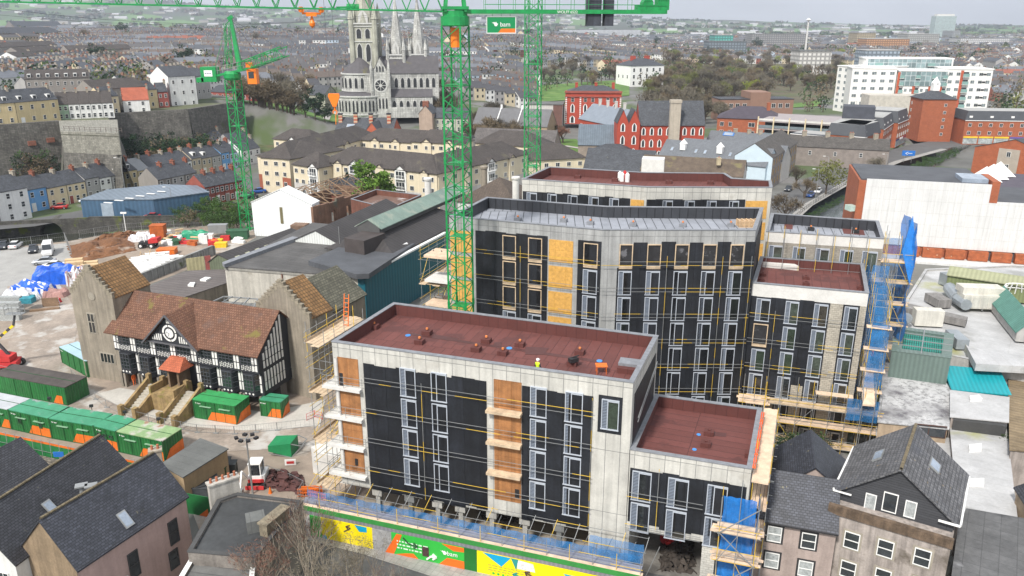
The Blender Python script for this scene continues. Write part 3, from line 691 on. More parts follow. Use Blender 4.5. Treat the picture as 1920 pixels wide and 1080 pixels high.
Ridge.build('ridge_tiles',mat('mossy_ridge_tile',(.2,.18,.1)),Q)
chimney(Q,(-32.9,64.8,7.2),(1.,.7),1.5,.4,stone,2)
K=T('house','red brick house end at the left edge beside the dark slate house','house',(-45.5,61,0))
W=Wall((-46.5,55),(-42.9,64.5)); gable_body(K,W,6,7.2,9.5,brickm,slateb)
MB().prism([(-41.5,62.5),(-39.3,69),(-42.2,70),(-44.2,63.5)],0,3.3).build('lean_to',slateb,K)
tag(MB().prism([(-41.,68.8),(-33.,66.),(-33.2,65.4),(-41.2,68.2)],0,2.2).build('wall',mat('old_stone_wall',(.16,.14,.11),var=.3,streak=.3,brick=(.6,.25,.5,(.08,.07,.06),.04,.3))),'old mossy stone yard wall behind the dark slate house','wall')
F=flatb('store','low buff store with a flat grey felt roof at the end of the green cabins','building',[(-35.9,71.6),(-32.8,69.3),(-30.3,74.7),(-33.9,76.8)],0,3.2,mat('buff_render',(.36,.26,.15),var=.15,streak=.15),mat('grey_felt',(.12,.125,.12),var=.15,ns=.4,brick=(1,9,0,(.09,.09,.09),.02,.06)))
felt=mat('black_felt_roof',(.045,.048,.05),rough=.75,var=.3,ns=.3,patch=((.10,.10,.10),.25,.58,.1))
zt=6.4; F=flatb('house','dark flat roofed building with stone chimneys left of the bare street trees','building',PX([(408,938),(445,925),(568,940),(478,1046),(352,1035)],zt),0,zt,mat('grey_rubble',(.2,.18,.16),var=.3,streak=.2),felt,par=.2,cpm=mat('black_edge',(.06,.06,.06)))
c=G(421,925,zt); chimney(F,(c.x,c.y,zt-1.5),(2.6,.7),2.8,-1.25+1.9,mat('pale_chimney',(.42,.4,.36),streak=.3),5)
c=G(516,985,zt); chimney(F,(c.x,c.y,zt-1),(2.8,.8),1.9,1.15,mat('mossy_chimney',(.2,.17,.12),var=.4,ns=2),0)
c=G(494,985,zt); MB().box((c.x-.6,c.y,zt-.3),(1.5,1.5,1.2),.4).build('roof_housing',mat('grey_felt'),F)
F=flatb('house','low building with ribbed grey flat roof and white edge at the bottom left','building',PX([(365,1035),(478,1058),(470,1130),(320,1110)],5.4),0,5.4,buff,mat('ribbed_grey_roof',(.13,.13,.125),var=.2,brick=(9,.9,0,(.08,.08,.08),.05,.1)),cpm=white,par=.2)
o=T('skip','tilted black metal skip frame with a yellow load beside the buff store','skip',(-31.5,67.5,0))
q=PX([(360,918),(375,880),(402,878),(415,905),(400,920)],1.2); MB().prism(q,0,1.2).build('body',mat('dark_steel',(.05,.055,.06),rough=.5,var=.3),o)
mb=MB()
for i in range(5): mb.bar((q[0][0],q[0][1],1.3-.01*i),(q[(i)%5][0],q[(i)%5][1],1.4),.07)
mb.build('frame',mat('dark_steel'),o)
binm=mat('black_plastic_bin',(.02,.025,.025),rough=.5,var=.1); binG=mat('green_plastic_bin',(.03,.08,.03),rough=.5,var=.1)
def wbin(x,y,m,label,rz=.3):
 o=T('wheelie_bin',label,'bin',(x,y,0)); mb=MB()
 mb.prism([(x-.5,y-.35),(x+.5,y-.35),(x+.5,y+.35),(x-.5,y+.35)],.15,1.15); mb.build('body',m,o)
 MB().prism([(x-.56,y-.42),(x+.56,y-.42),(x+.56,y+.42),(x-.56,y+.42)],[1.15,1.15,1.3,1.3],[1.2,1.2,1.38,1.38]).build('lid',m,o)
 mb=MB()
 for dx in (-.4,.4): mb.bar((x+dx-.05,y-.3,.1),(x+dx+.05,y-.3,.1),.1,8,cap=True); mb.bar((x+dx-.05,y+.3,.1),(x+dx+.05,y+.3,.1),.1,8,cap=True)
 mb.build('wheel',black,o)
c=G(418,893,0); wbin(c.x,c.y,binG,'green wheelie bin nearest the tilted black skip'); c=G(425,880,0); wbin(c.x,c.y,binm,'black wheelie bin in the middle beside the buff store')
c=G(436,886,0); wbin(c.x,c.y,binm,'black wheelie bin furthest right beside the buff store')
# ---- green and orange site cabins
gpan=mat('green_cabin_panel',(.015,.15,.035),rough=.55,var=.25,corr=.4,streak=.25,bump=1.)
gtop=mat('green_cabin_roof',(.045,.26,.14),rough=.5,var=.2,patch=((.26,.28,.28),.45,.59,.03),patch2=((.16,.13,.09),.6,.66,.05))
gtop2=mat('worn_cabin_roof',(.24,.36,.17),rough=.6,var=.2,patch=((.45,.42,.38),.3,.5,.08),patch2=((.30,.18,.12),.5,.6,.05))
orng=mat('orange_panel',(.68,.15,.015),rough=.55,var=.2,streak=.15)
def textobj(name,s,size,loc,rot,m,parent=None,ext=.01,align='CENTER'):
 cu=bpy.data.curves.new(name,'FONT'); cu.body=s; cu.size=size; cu.extrude=ext; cu.align_x=align
 o=bpy.data.objects.new(name,cu); COL.objects.link(o); bpy.context.view_layer.update()
 dg=bpy.context.evaluated_depsgraph_get(); me=bpy.data.meshes.new_from_object(o.evaluated_get(dg)); bpy.data.objects.remove(o)
 me.materials.clear(); me.materials.append(m); o=bpy.data.objects.new(name,me); COL.objects.link(o)
 if parent: o.parent=parent; o.location=Vector(loc)-WORLD.get(parent.name,Vector((0,0,0)))
 else: o.location=loc
 o.rotation_euler=rot; return o
def wtext(W,s,z,txt,size,m,parent,o=.08,name='lettering',align='CENTER'):
 return textobj(name,txt,size,W.p(s,z,o),(R(90),0,math.atan2(W.e.y,W.e.x)),m,parent,align=align)
def logo(W,s,z,sz,m,parent,o=.08,name='bird_emblem'):
 "small stylised bird beside the lettering"
 mb=MB(); pts=[(-1,.55),(-.3,.2),(0,-.5),(.5,-.5),(1,.15),(.65,.3),(.35,.75),(.1,.45),(-.35,.75),(-.4,.5)]
 mb.face([W.p(s+a*sz,z+b*sz,o) for a,b in pts]); return mb.build(name,m,parent)
def cabin(label,A,B,D,h=2.6,z0=0.,top=None,wins=(),orange=None,logo_s=.8,canopy=True,group=None,name='site_cabin'):
 W=Wall(A,B); o=T(name,label,'cabin',((A[0]+B[0])/2,(A[1]+B[1])/2,z0),group)
 P=lambda s,d: (lambda v:(v.x,v.y))(W.p(s,0,-d)); L=W.L
 MB().prism([P(0,0),P(L,0),P(L,D),P(0,D)],z0,z0+h-.1).build('wall',gpan,o)
 MB().prism([P(-.04,-.04),P(L+.04,-.04),P(L+.04,D+.04),P(-.04,D+.04)],z0+h-.1,z0+h).build('roof',top or gtop,o)
 if orange:
  a,b=orange; mb=MB(); mb.face([W.p(a,z0+.1,.03),W.p(b,z0+.1,.03),W.p(b,z0+1.25,.03),W.p(a+.75,z0+1.25,.03)]); 
  Wr=walls4(W,D)['r']
  if b>L-.3: mb.face([Wr.p(.0,z0+.1,.03),Wr.p(D,z0+.1,.03),Wr.p(D,z0+1.5,.03),Wr.p(.9,z0+1.25,.03)])
  mb.build('orange_band',orng,o)
 mb=MB(); W.rect(mb,0,L,z0,z0+.12,0,.05); W.rect(mb,0,.1,z0,z0+h,0,.06); W.rect(mb,L-.1,L,z0,z0+h,0,.06); mb.build('frame',mat('dark_green_frame',(.01,.08,.02)),o)
 for s,z,w,hh in wins: sash(o,W,s,z0+z,w,hh,fm=mat('dark_green_frame'),cross='v')
 for k in range(3):
  s=L*(.3+.22*k); mb=MB(); W.rect(mb,s-.03,s+.03,z0+.15,z0+h-.2,0,.05); mb.build('door_bar',mat('dark_green_frame'),o)
 mb=MB(); q=[P(.1,D*.5),P(L-.1,D*.5),P(L-.1,D*.5+.06),P(.1,D*.5+.06)]; mb.prism(q,z0+h,z0+h+.04); mb.build('roof_seam',mat('dark_green_frame'),o)
 if canopy:
  for s in (L*.3,L*.75): mb=MB(); W.rect(mb,s-.8,s+.8,z0+h*.7,z0+h*.7+.06,0,.22); mb.build('canopy_strip',mat('pale_green',(.2,.35,.22)),o)
 logo(W,logo_s-.3,z0+h-.42,.13,white,o); wtext(W,logo_s-.05,z0+h-.5,'bam',.26,white,o,align='LEFT')
 return o
cz=[(-66.2,87.1),(-59.7,84.8),(-53.7,82.6),(-47.6,80.8),(-44.4,79.5),(-38.3,77.3)]
lab=['grey roofed green cabin at the left end of the cabin row','long green cabin with two small dark windows and patched green roof','long green cabin in the middle of the row, orange corner band','short green cabin with three small square windows','green cabin at the right end with a rusty worn white roof']
for i in range(5):
 wi={1:[(1.6,1.1,.5,1.),(4.9,1.1,.5,1.)],3:[(.7,1.5,.65,.5),(1.6,1.5,.65,.5),(2.5,1.5,.65,.5)]}.get(i,[])
 cabin(lab[i],cz[i],cz[i+1],2.95,2.7,top=[mat('grey_cabin_roof',(.42,.44,.46),var=.1),gtop,gtop,gtop,gtop2][i],wins=wi,orange={0:(5.2,6.7),1:(2.8,6.4),2:(3.,6.3),3:(1.1,3.3),4:(2.9,6.4)}[i],canopy=i!=3)
for i in range(1,5):
 c=cz[i]; c2=G((285,),0) if 0 else None
 p=Vector(((cz[i][0]+cz[i+1][0])/2+1.,(cz[i][1]+cz[i+1][1])/2+2.9,2.7)) if i<5 else None
 if i<5: tag(MB().bar(p,(p.x,p.y,3.1),.04).box((p.x,p.y,3.1),(.4,.25,.3),.3).build('flood_light',black),'small black floodlight on the back roof edge of the '+['','second','third','fourth','last'][i]+' cabin','light','floodlights along the cabin roofs')
hg=mat('green_hoarding',(.015,.15,.04),rough=.6,var=.15); 
Wh=Wall((-66.5,83.),(-38.4,73.3)); H_=T('hoarding','long dark green hoarding with an orange top stripe in front of the cabins','fence',(-52,79,0))
mb=MB(); Wh.rect(mb,0,Wh.L,0,2.,-.06,0.); mb.build('panel',hg,H_); mb=MB(); Wh.rect(mb,0,Wh.L,2.,2.2,-.08,.03); mb.build('stripe',orng,H_)
mb=MB()
for i in range(24): mb.bar(Wh.p(i*Wh.L/23,0,.35),Wh.p(i*Wh.L/23,2.6,.2),.03)
for z in (1.2,2.5): mb.bar(Wh.p(0,z,.25),Wh.p(Wh.L,z,.25),.025)
mb.build('rail',steel,H_)
tag(MB().prism([tuple(Wh.p(0,0,1.3)[:2]),tuple(Wh.p(Wh.L,0,1.3)[:2]),tuple(Wh.p(Wh.L,0,.6)[:2]),tuple(Wh.p(0,0,.6)[:2])],0,.85).build('wall',mat('old_stone_wall')),'low stone wall outside the long green hoarding','wall')
c=G(318,848,0)
o=T('sign','blue direction sign on a post in front of the green hoarding','sign',G(118,890,0)); p=G(118,890,0)
MB().bar(p,p+Vector((0,0,2.8)),.05).build('post',steel,o); MB().box(p+Vector((0,-.05,2.2)),(1.1,.05,.6)).build('panel',mat('blue_sign',(.02,.15,.5),rough=.4),o)
Wg=Wall(G(350,962,0)[:2],G(432,978,0)[:2]); o=T('hoarding','short green hoarding panel with an orange corner below the buff store','fence',Wg.p(1,0))
mb=MB(); Wg.rect(mb,0,Wg.L,0,2.3,-.08,0); mb.build('panel',hg,o); mb=MB(); mb.face([Wg.p(1.5,.05,.03),Wg.p(2.6,.05,.03),Wg.p(2.6,1.,.03)]); mb.build('orange_corner',orng,o)
cabin('large green container with orange lower corner, rusty roof patches, right of the stone stairs',(-39.,87.7),(-33.2,85.9),2.8,2.6,top=mat('green_rusty_roof',(.03,.28,.08),patch=((.06,.05,.02),.45,.58,.02)),orange=(1.9,6.1),name='container')
W=Wall((-38.9,87.6),(-33.1,85.8)); 
oc=cabin('small green steel store with curved lid and orange corner by the right stone tower',(-31.0,88.2),(-28.2,87.5),1.9,2.3,orange=(.9,2.9),name='container',canopy=False,logo_s=.5)
c=cabin('green corrugated container with a pale blue roof left of the left stone tower',(-64.3,104.5),(-58.,99.5),2.5,2.5,top=mat('pale_blue_roof',(.35,.5,.58),var=.1),name='container',canopy=False,logo_s=.7)
c=cabin('dark roofed green shed behind the left end of the cabin row',(-68,95.),(-56.3,91.),3.4,2.6,top=mat('dark_shed_roof',(.07,.06,.055),var=.3),orange=(10,11.6),name='container',canopy=False,logo_s=-50)
c=cabin('small green hut with a yellow lid beside the left stair flight',(-46.6,92.6),(-44.7,91.8),1.8,1.9,top=gtop,name='container',canopy=False,logo_s=.4)
# ================= half-timbered hall and stone towers =================
tile=mat('clay_tile_roof',(.155,.08,.05),rough=.85,var=.22,ns=.5,brick=(.33,.34,.5,(.10,.04,.022),.05,.25),patch=((.15,.12,.03),.35,.62,.06),patch2=((.09,.06,.05),.25,.58,.12))
timb=mat('black_timber',(.022,.024,.03),rough=.7,var=.2)
infill=mat('white_plaster_infill',(.72,.71,.68),var=.08,streak=.1)
harl=mat('grey_buff_harling',(.27,.235,.185),var=.15,ns=.7,streak=.28,patch=((.15,.135,.11),.25,.6,.12),bump=.3)
H=T('hall','half-timbered black and white hall with clay tile roof, clock gable and stone stairs','building',(-41,94,0))
W=Wall((-51.9,96.9),(-30.6,89.1)); L=W.L; D=8.5; he=8.; hr=12.2
mb=MB(); mb.prism(xy([W.p(0,0),W.p(L,0),W.p(L,0,-D),W.p(0,0,-D)]),2.2,he); mb.build('wall',timb,H)
P_=lambda s,d,z: W.p(s,z,-d)
mb=MB(); slab(mb,P_(-1.1,-.9,he-.1),P_(L+.25,-.9,he-.1),P_(L+.25,4.2,hr),P_(-.2,4.2,hr)); slab(mb,P_(-.2,4.2,hr),P_(L+.25,4.2,hr),P_(L+.25,D+.3,he),P_(-.2,D+.3,he)); mb.build('roof',tile,H)
mb=MB(); mb.face([P_(L,0,he),P_(L,D,he),P_(L,4.2,hr-.2)]); mb.face([P_(0,D,he),P_(0,0,he),P_(0,4.2,hr-.2)]); mb.build('gable_wall',timb,H)
Wr=Wall(W.B,W.B-W.n*D)
mb=MB()
for i in range(7):
 s=.35+i*.62; ztop=he+(hr-he)*min(1,s/4.2)-.5
 for z0,z1 in ((2.9,4.0),(4.1,5.4),(5.9,6.8),(6.95,min(8,ztop)),(8.1,ztop)):
  if z1>z0+.2: Wr.rect(mb,s,s+.3,z0,z1,0,.06)
mb.build('plaster_panel',infill,H)
sg0,sg1=W.px(287,632)[0],W.px(377,647)[0]; sgm=(sg0+sg1)/2; hg_=he+3.7
mb=MB(); mb.face([P_(sg0,-.97,he-.25),P_(sg1,-.97,he-.25),P_(sgm,-.97,hg_)]); mb.build('clock_gable',timb,H)
mb=MB()
slab(mb,P_(sg0-.5,-1.4,he-.35),P_(sgm,-1.4,hg_+.15),P_(sgm,3.9,hg_+.15),P_(sg0-.5,3.9,he-.35)); slab(mb,P_(sgm,-1.4,hg_+.15),P_(sg1+.5,-1.4,he-.35),P_(sg1+.5,3.9,he-.35),P_(sgm,3.9,hg_+.15)); mb.build('gable_roof',tile,H)
mb=MB()
for a,b in ((sg0-.5,sgm),(sg1+.5,sgm)):
 p=P_(a,-1.45,he-.45); q=P_(b,-1.45,hg_+.08); mb.bar(p,q,.13)
mb.bar(P_(sg0-.1,-1.02,he-.2),P_(sg1+.1,-1.02,he-.2),.14); mb.build('bargeboard',mat('weathered_lead',(.10,.10,.11)),H)
cz_=he+1.3
def disc(W,s,z,r,o,n=28,r0=0,mb=None,mi=0):
 mb=mb or MB(); ring=[(s+r*math.cos(2*math.pi*k/n),z+r*math.sin(2*math.pi*k/n)) for k in range(n)]
 if r0:
  for k in range(n):
   j=(k+1)%n; t=2*math.pi*k/n;u=2*math.pi*(k+1)/n
   mb.face([W.p(s+r0*math.cos(t),z+r0*math.sin(t),o),W.p(s+r*math.cos(t),z+r*math.sin(t),o),W.p(s+r*math.cos(u),z+r*math.sin(u),o),W.p(s+r0*math.cos(u),z+r0*math.sin(u),o)],mi)
 else: mb.face([W.p(a,b,o) for a,b in ring],mi)
 return mb
ck=disc(W,sgm,cz_,.62,1.05).build('clock_face',mat('clock_white',(.8,.8,.78),var=.02),H)
mb=MB(); disc(W,sgm,cz_,.7,1.04,r0=.6,mb=mb); 
for k in range(12):
 t=2*math.pi*k/12; p=W.p(sgm+.42*math.sin(t),cz_+.42*math.cos(t),1.07); q=W.p(sgm+.56*math.sin(t),cz_+.56*math.cos(t),1.07); mb.bar(p,q,.022)
mb.build('numerals',black,ck)
mb=MB(); 
for ang,l in ((-75,.45),(200,.36)): mb.bar(W.p(sgm,cz_,1.09),W.p(sgm+l*math.sin(R(ang)),cz_+l*math.cos(R(ang)),1.09),.03)
mb.build('hand',black,ck)
mb=MB()
for k in range(4):
 for j in range(6):
  t0=2*math.pi*(k/4+.02+j*.0383)+.05; t1=t0+.24
  mb.face([W.p(sgm+r_*math.cos(t),cz_+r_*math.sin(t),1.03) for r_,t in ((.86,t0),(1.12,t0),(1.12,t1),(.86,t1))])
mb.build('plaster_ring',infill,H)
mb=MB()
for sg in (-1,1):
 for i in range(6):
  s=sgm+sg*(1.45+i*.34); top=hg_-.5-(abs(s-sgm))*(hg_-he)/((sg1-sg0)/2)
  if top>he+.35:
   W.rect(mb,s-.09,s+.09,he+.15,min(top,he+1.0),.97,1.02)
for i in range(3): W.rect(mb,sgm-.3+i*.25,sgm-.15+i*.25,hg_-1.1-.0,hg_-.65,.97,1.02)
mb.build('plaster_panel',infill,H)
bays=[]; n=6
edges=[W.px(x,y)[0] for x,y in ((206,625),(249,630),(290,637),(380,650),(427,657),(478,664))]
def bars2(s,z0,z1,o,k=2,gap=.44,w=.31,mb=None):
 for j in range(k):
  W.rect(mb,s+j*gap,s+j*gap+w,z0,(z0+z1)/2-.1,o,o+.05); W.rect(mb,s+j*gap,s+j*gap+w,(z0+z1)/2+.05,z1,o,o+.05)
zu0,zu1=5.75,7.55
mb=MB(); W.rect(mb,0,L,5.45,he-.02,0,.55); mb.build('jetty_wall',timb,H)
nb=7; bw=L/nb; mbb=MB(); mbl=MB()
for i in range(nb+1):
 s=min(max(i*bw-.35,.1),L-.95); bars2(s,zu0,zu1,.55,mb=mbb)
for i in range(nb):
 s0=i*bw+.65; s1=(i+1)*bw-.5
 if s1-s0<.8: continue
 for k in range(int((s1-s0)/.26)):
  for j in range(3):
   c=s0+.13+k*.26; z=5.78+j*.22+(.11 if k%2 else 0); mbl.face([W.p(c-.1,z,.6),W.p(c,z-.1,.6),W.p(c+.1,z,.6),W.p(c,z+.1,.6)])
 mw=MB(); W.rect(mw,s0,s1,6.5,7.75,.5,.58,1); nn=max(3,int((s1-s0)/.42))
 for k in range(nn+1): x=s0+(s1-s0)*k/nn; W.rect(mw,x-.03,x+.03,6.5,7.75,.5,.63)
 for z in (6.5,6.9,7.3,7.72): W.rect(mw,s0,s1,z-.03,z+.03,.5,.625)
 mw.build('window',[mat('leaded_frame',(.06,.065,.075)),glass],H)
mbb.build('white_stud',infill,H); mbl.build('lattice_panel',infill,H)
mbb=MB(); mbd=MB()
for i in range(nb+1):
 s=min(max(i*bw-.35,.1),L-.95); bars2(s,2.7,5.0,.02,mb=mbb)
 for k in range(2): mbb.face([W.p(s+.42*k,5.0,.07),W.p(s+.42*k+.24,5.0,.07),W.p(s+.42*k+.12,5.4,.07)])
mbb.build('white_stud',infill,H)
for i in range(nb):
 if i==3: continue
 s0=i*bw+.62; s1=(i+1)*bw-.55; m=(s0+s1)/2
 o=MB(); q=[W.p(s0-.1,0,.0),W.p(s0+.25,0,.75),W.p(s1-.25,0,.75),W.p(s1+.1,0,.0)]; o.prism(xy(q[::-1]),2.35,5.35); bo=o.build('bay_window',timb,H)
 Wb=Wall(W.p(s0+.25,0,.75),W.p(s1-.25,0,.75)); mw=MB(); Wb.rect(mw,.1,Wb.L-.1,3.1,5.2,0,.04,1)
 for k in range(4): x=.1+(Wb.L-.2)*k/3; Wb.rect(mw,x-.03,x+.03,3.1,5.2,0,.08)
 for z in (3.1,3.6,4.1,4.6,5.2): Wb.rect(mw,.1,Wb.L-.1,z-.03,z+.03,0,.075)
 mw.build('window_light',[mat('leaded_frame'),glass],bo)
 Wc=Wall(W.p(s1-.25,0,.75),W.p(s1+.1,0,0)); mw=MB(); Wc.rect(mw,.1,Wc.L-.1,3.1,5.2,0,.04,1)
 for z in (3.1,3.8,4.5,5.2): Wc.rect(mw,.05,Wc.L-.05,z-.03,z+.03,0,.07)
 mw.build('window_light',[mat('leaded_frame'),glass],bo)
 mw=MB()
 for k in range(3):
  c=.25+k*(Wb.L-.5)/2; mw.face([Wb.p(c-.16,2.7,.03),Wb.p(c,2.54,.03),Wb.p(c+.16,2.7,.03),Wb.p(c,2.86,.03)])
 mw.build('white_lozenge',infill,bo)
for i in range(nb+1):
 s=min(max(i*bw,.25),L-.3)
 mb=MB(); 
 for k in (-.28,.28): W.rect(mb,s+k-.16,s+k+.16,0,2.25,-.2,.25)
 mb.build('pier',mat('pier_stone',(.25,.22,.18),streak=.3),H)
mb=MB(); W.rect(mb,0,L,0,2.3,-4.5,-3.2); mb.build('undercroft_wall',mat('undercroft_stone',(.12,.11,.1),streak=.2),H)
pm=W.px(345,690)[0]; mb=MB(); W.rect(mb,pm-.9,pm-.6,2.3,5.0,0,2.); W.rect(mb,pm+.6,pm+.9,2.3,5.0,0,2.); mb.build('porch',mat('porch_timber',(.16,.11,.07),var=.3),H)
mb=MB(); 
a=[P_(pm-1.7,-2.6,4.9),P_(pm+1.7,-2.6,4.9),P_(pm+1.7,0,4.9),P_(pm-1.7,0,4.9)]; r=[P_(pm-.7,-1.4,6.1),P_(pm+.7,-1.4,6.1)]
r=[P_(pm-1.1,-1.,6.1),P_(pm+1.1,-1.,6.1),P_(pm+1.1,-.56,6.1),P_(pm-1.1,-.56,6.1)]
mb.face([a[0],a[1],r[1],r[0]]); mb.face([a[1],a[2],r[2],r[1]]); mb.face([a[3],a[0],r[0],r[3]]); mb.face([r[0],r[1],r[2],r[3]]); mb.face([a[3],a[2],a[1],a[0]]); mb.build('porch_roof',mat('orange_tile',(.42,.11,.05),var=.15,brick=(.3,.3,.5,(.3,.08,.04),.04,.15)),H)
mb=MB(); W.rect(mb,pm-.55,pm+.55,2.3,4.4,.02,.1); mb.build('door',black,H)
S=T('stone_stairs','double flight of mossy yellow stone stairs to the hall porch','stairs',W.p(pm,0,3))
mst=mat('mossy_stair_stone',(.31,.215,.10),var=.3,ns=1.5,streak=.3,patch=((.2,.17,.04),.9,.55,.1)); stp=mat('stair_tread',(.4,.37,.31),var=.2)
mb=MB(); W.rect(mb,pm-2.,pm+1.9,0,2.3,1.,4.2); mb.build('landing',mst,S)
for s0,nm in ((pm-4.,'l'),(pm+2.,'r')):
 mb=MB(); ns=11
 for k in range(ns): W.rect(mb,s0,s0+1.9,0,2.3-k*2.3/ns,2.0+k*.42,2.0+(k+1)*.42)
 mb.build('flight',stp,S)
 for e in (s0-.35,s0+1.9):
  mb=MB(); q=[W.p(e,0,2.),W.p(e+.35,0,2.),W.p(e+.35,0,6.6),W.p(e,0,6.6)]; mb.prism(xy(q[::-1]),0,[1.,1.,3.2,3.2]); W.rect(mb,e-.1,e+.45,0,1.5,6.5,7.1); W.rect(mb,e-.08,e+.43,0,3.6,1.6,2.1); mb.build('parapet',mst,S)
for a_,b_2 in ((-2.,-1.7),(1.6,1.9)): mb=MB(); W.rect(mb,pm+a_,pm+b_2,2.3,3.2,1,4.2); mb.build('parapet',mst,S)
def tower(label,A,B,D,sh,ap,wins,steps=8):
 W=Wall(A,B); L=W.L; o=T('stone_tower',label,'tower',W.p(L/2,0))
 P=lambda s,d,z: W.p(s,z,-d)
 mb=MB(); 
 mb.face([P(0,0,0),P(L,0,0),P(L,0,sh),P(L/2,0,ap),P(0,0,sh)]); mb.face([P(L,D,0),P(0,D,0),P(0,D,sh),P(L/2,D,ap),P(L,D,sh)]); mb.face([P(L,0,0),P(L,D,0),P(L,D,sh),P(L,0,sh)]); mb.face([P(0,D,0),P(0,0,0),P(0,0,sh),P(0,D,sh)]); mb.build('wall',harl,o)
 mb=MB(); k=(ap-sh)/(L/2)
 for sg in (0,1):
  a=P(-.1 if sg==0 else L/2,.35,sh-.1*k if sg==0 else ap); 
  if sg==0: slab(mb,P(-.15,.35,sh-.1),P(L/2,.35,ap+.03),P(L/2,D,ap+.03),P(-.15,D,sh-.1))
  else: slab(mb,P(L/2,.35,ap+.03),P(L+.15,.35,sh-.1),P(L+.15,D,sh-.1),P(L/2,D,ap+.03))
 mb.build('roof',mat('mossy_tower_tile',(.23,.125,.05),rough=.85,var=.2,ns=.5,brick=(.45,.5,0,(.10,.06,.025),.06,.2),patch=((.12,.11,.03),.4,.6,.08)),o)
 mb=MB(); n=steps
 for k in range(n):
  z=sh+(ap-sh)*(k+1)/n
  for sd in (0,1):
   s0=L/2*k/n-.05 if sd==0 else L-L/2*(k+1)/n-.0; W.rect(mb,s0,s0+L/2/n+.05,z-.95*(ap-sh)/n-.2,z+.05,-.38,.03); W.rect(mb,s0-.06,s0+L/2/n+.1,z+.05,z+.17,-.45,.08)
 W.rect(mb,L/2-.35,L/2+.35,ap-.2,ap+.45,-.38,.05); mb.build('crow_steps',mat('step_stone',(.24,.21,.16),var=.3,ns=2),o)
 mb=MB(); disc(W,L/2+.1,sh-.2,.55,.07,n=20,r0=.35,mb=mb); disc(W,L/2+.1,sh-.2,.35,.05,n=20,mb=mb); mb.build('round_niche',mat('niche_stone',(.3,.27,.22)),o)
 for s,z,w,h,nn in wins:
  mb=MB(); W.rect(mb,s-w/2-.2,s+w/2+.2,z-.15,z+h+.2,0,.06,0); W.rect(mb,s-w/2,s+w/2,z,z+h,0,.07,1)
  for k in range(nn+1): x=s-w/2+w*k/nn; W.rect(mb,x-.06,x+.06,z,z+h,0,.13)
  if h>1.5: W.rect(mb,s-w/2,s+w/2,z+h*.55,z+h*.55+.12,0,.12)
  mb.build('window',[mat('niche_stone'),glass],o)
 return o
a=Wall((-58.4,99.4),(-51.6,96.9)); 
tower('left stone tower of the hall, crow-stepped gable and mossy tile roof',(-58.6,99.9),(-51.9,97.5),6.5,12.3,15.9,[(2.9,6.9,1.1,2.6,2),(4.6,2.8,2.3,1.2,4)])
tower('right stone tower of the hall beside the scaffold, crow-stepped gable and tile roof',(-33.1,97.),(-25.2,92.6),4.2,11.3,15.2,[(3.8,6.6,1.3,2.9,2),(3.9,2.4,2.9,1.3,4)])
Wg=T('house','grey wing with a mossy stone-slate roof behind the right stone tower','building',(-24,99,0))
P0=G(608,590,10.6); P1=G(684,550,10.6); W=Wall(P0[:2],P1[:2]); ms=mat('mossy_stone_slate',(.12,.115,.085),var=.2,brick=(.5,.4,.5,(.06,.06,.045),.05,.25),patch=((.2,.19,.03),.12,.55,.12))
gable_body(Wg,W,9,10.6,14.,harl,ms)
for s in (.8,3.4,6.,8.8):
 for z in (7.6,4.4):
  if s<W.L-.5: sash(Wg,W,s,z,.8,1.7,fm=mat('niche_stone'),cross='v')
# ================= warehouses and courtyard flats in the middle =================
stainw=mat('stained_white_wall',(.46,.44,.39),var=.15,ns=.5,streak=.22,patch=((.22,.2,.15),.3,.62,.1))
teal=mat('teal_cladding',(.006,.10,.14),rough=.5,var=.08,corr=.9)
dfelt=mat('dark_felt_roof',(.085,.082,.08),rough=.8,var=.25,ns=.3,brick=(1.1,9,.3,(.05,.05,.05),.04,.08),patch=((.24,.25,.27),.11,.66,.02))
dpitch=mat('dark_pitched_sheet',(.042,.038,.038),rough=.7,var=.2,ns=.3,corr=.9)
wh=T('warehouse','large warehouse with dark flat and pitched roofs, stained white front and teal side wall','building',(-28,130,0))
p=PX([(421,497),(683,517),(836,437)],9.); q=[p[0],p[1],p[2],(p[2][0]-27,p[2][1]+9),(p[0][0]+5,p[0][1]+21)]
WF_=Wall(p[0],p[1]); WT=Wall(p[1],p[2])
MB().prism(q,0,8.6).build('wall',stainw,wh)
mb=MB(); WT.rect(mb,.05,WT.L,0,8.9,0,.12); WF_.rect(mb,WF_.L-1.1,WF_.L+.1,0,8.9,0,.1); mb.build('teal_wall',teal,wh)
mb=MB(); WT.rect(mb,-.1,WT.L,8.9,9.2,-.4,.25); mb.build('white_fascia',white,wh)
mb=MB(); WF_.rect(mb,0,WF_.L-1.2,8.25,8.6,.0,.12); mb.build('fascia',mat('dirty_fascia',(.3,.29,.26),streak=.2),wh)
mb=MB(); mb.bar(WF_.p(WF_.L*.42,1,.12),WF_.p(WF_.L*.42,8.3,.12),.09,6); mb.build('down_pipe',mat('rusty_pipe',(.2,.08,.05)),wh)
MB().prism(offs(q,-.1),8.6,8.8).build('roof',dfelt,wh)
a=PX([(417,496),(421,500),(560,449),(549,447)],9.); MB().prism(a,8.8,9.4).build('parapet',coping,wh)
MB().prism(PX([(578,489),(640,461),(778,456),(692,513),(668,514)],9.6),8.8,9.6).build('raised_roof',mat('grey_felt2',(.075,.08,.09),var=.2,ns=.3,patch=((.3,.31,.33),.15,.68,.02)),wh)
MB().prism(PX([(645,446),(688,430),(722,437),(682,452)],12.),9.6,12.).build('plant_housing',mat('brown_felt',(.06,.05,.048),var=.2),wh)
for l in ([(650,462),(662,459),(669,463),(656,466)],[(747,455),(760,453),(765,456),(752,459)]): MB().prism(PX(l,9.9),9.6,9.9).build('rooflight',white,wh)
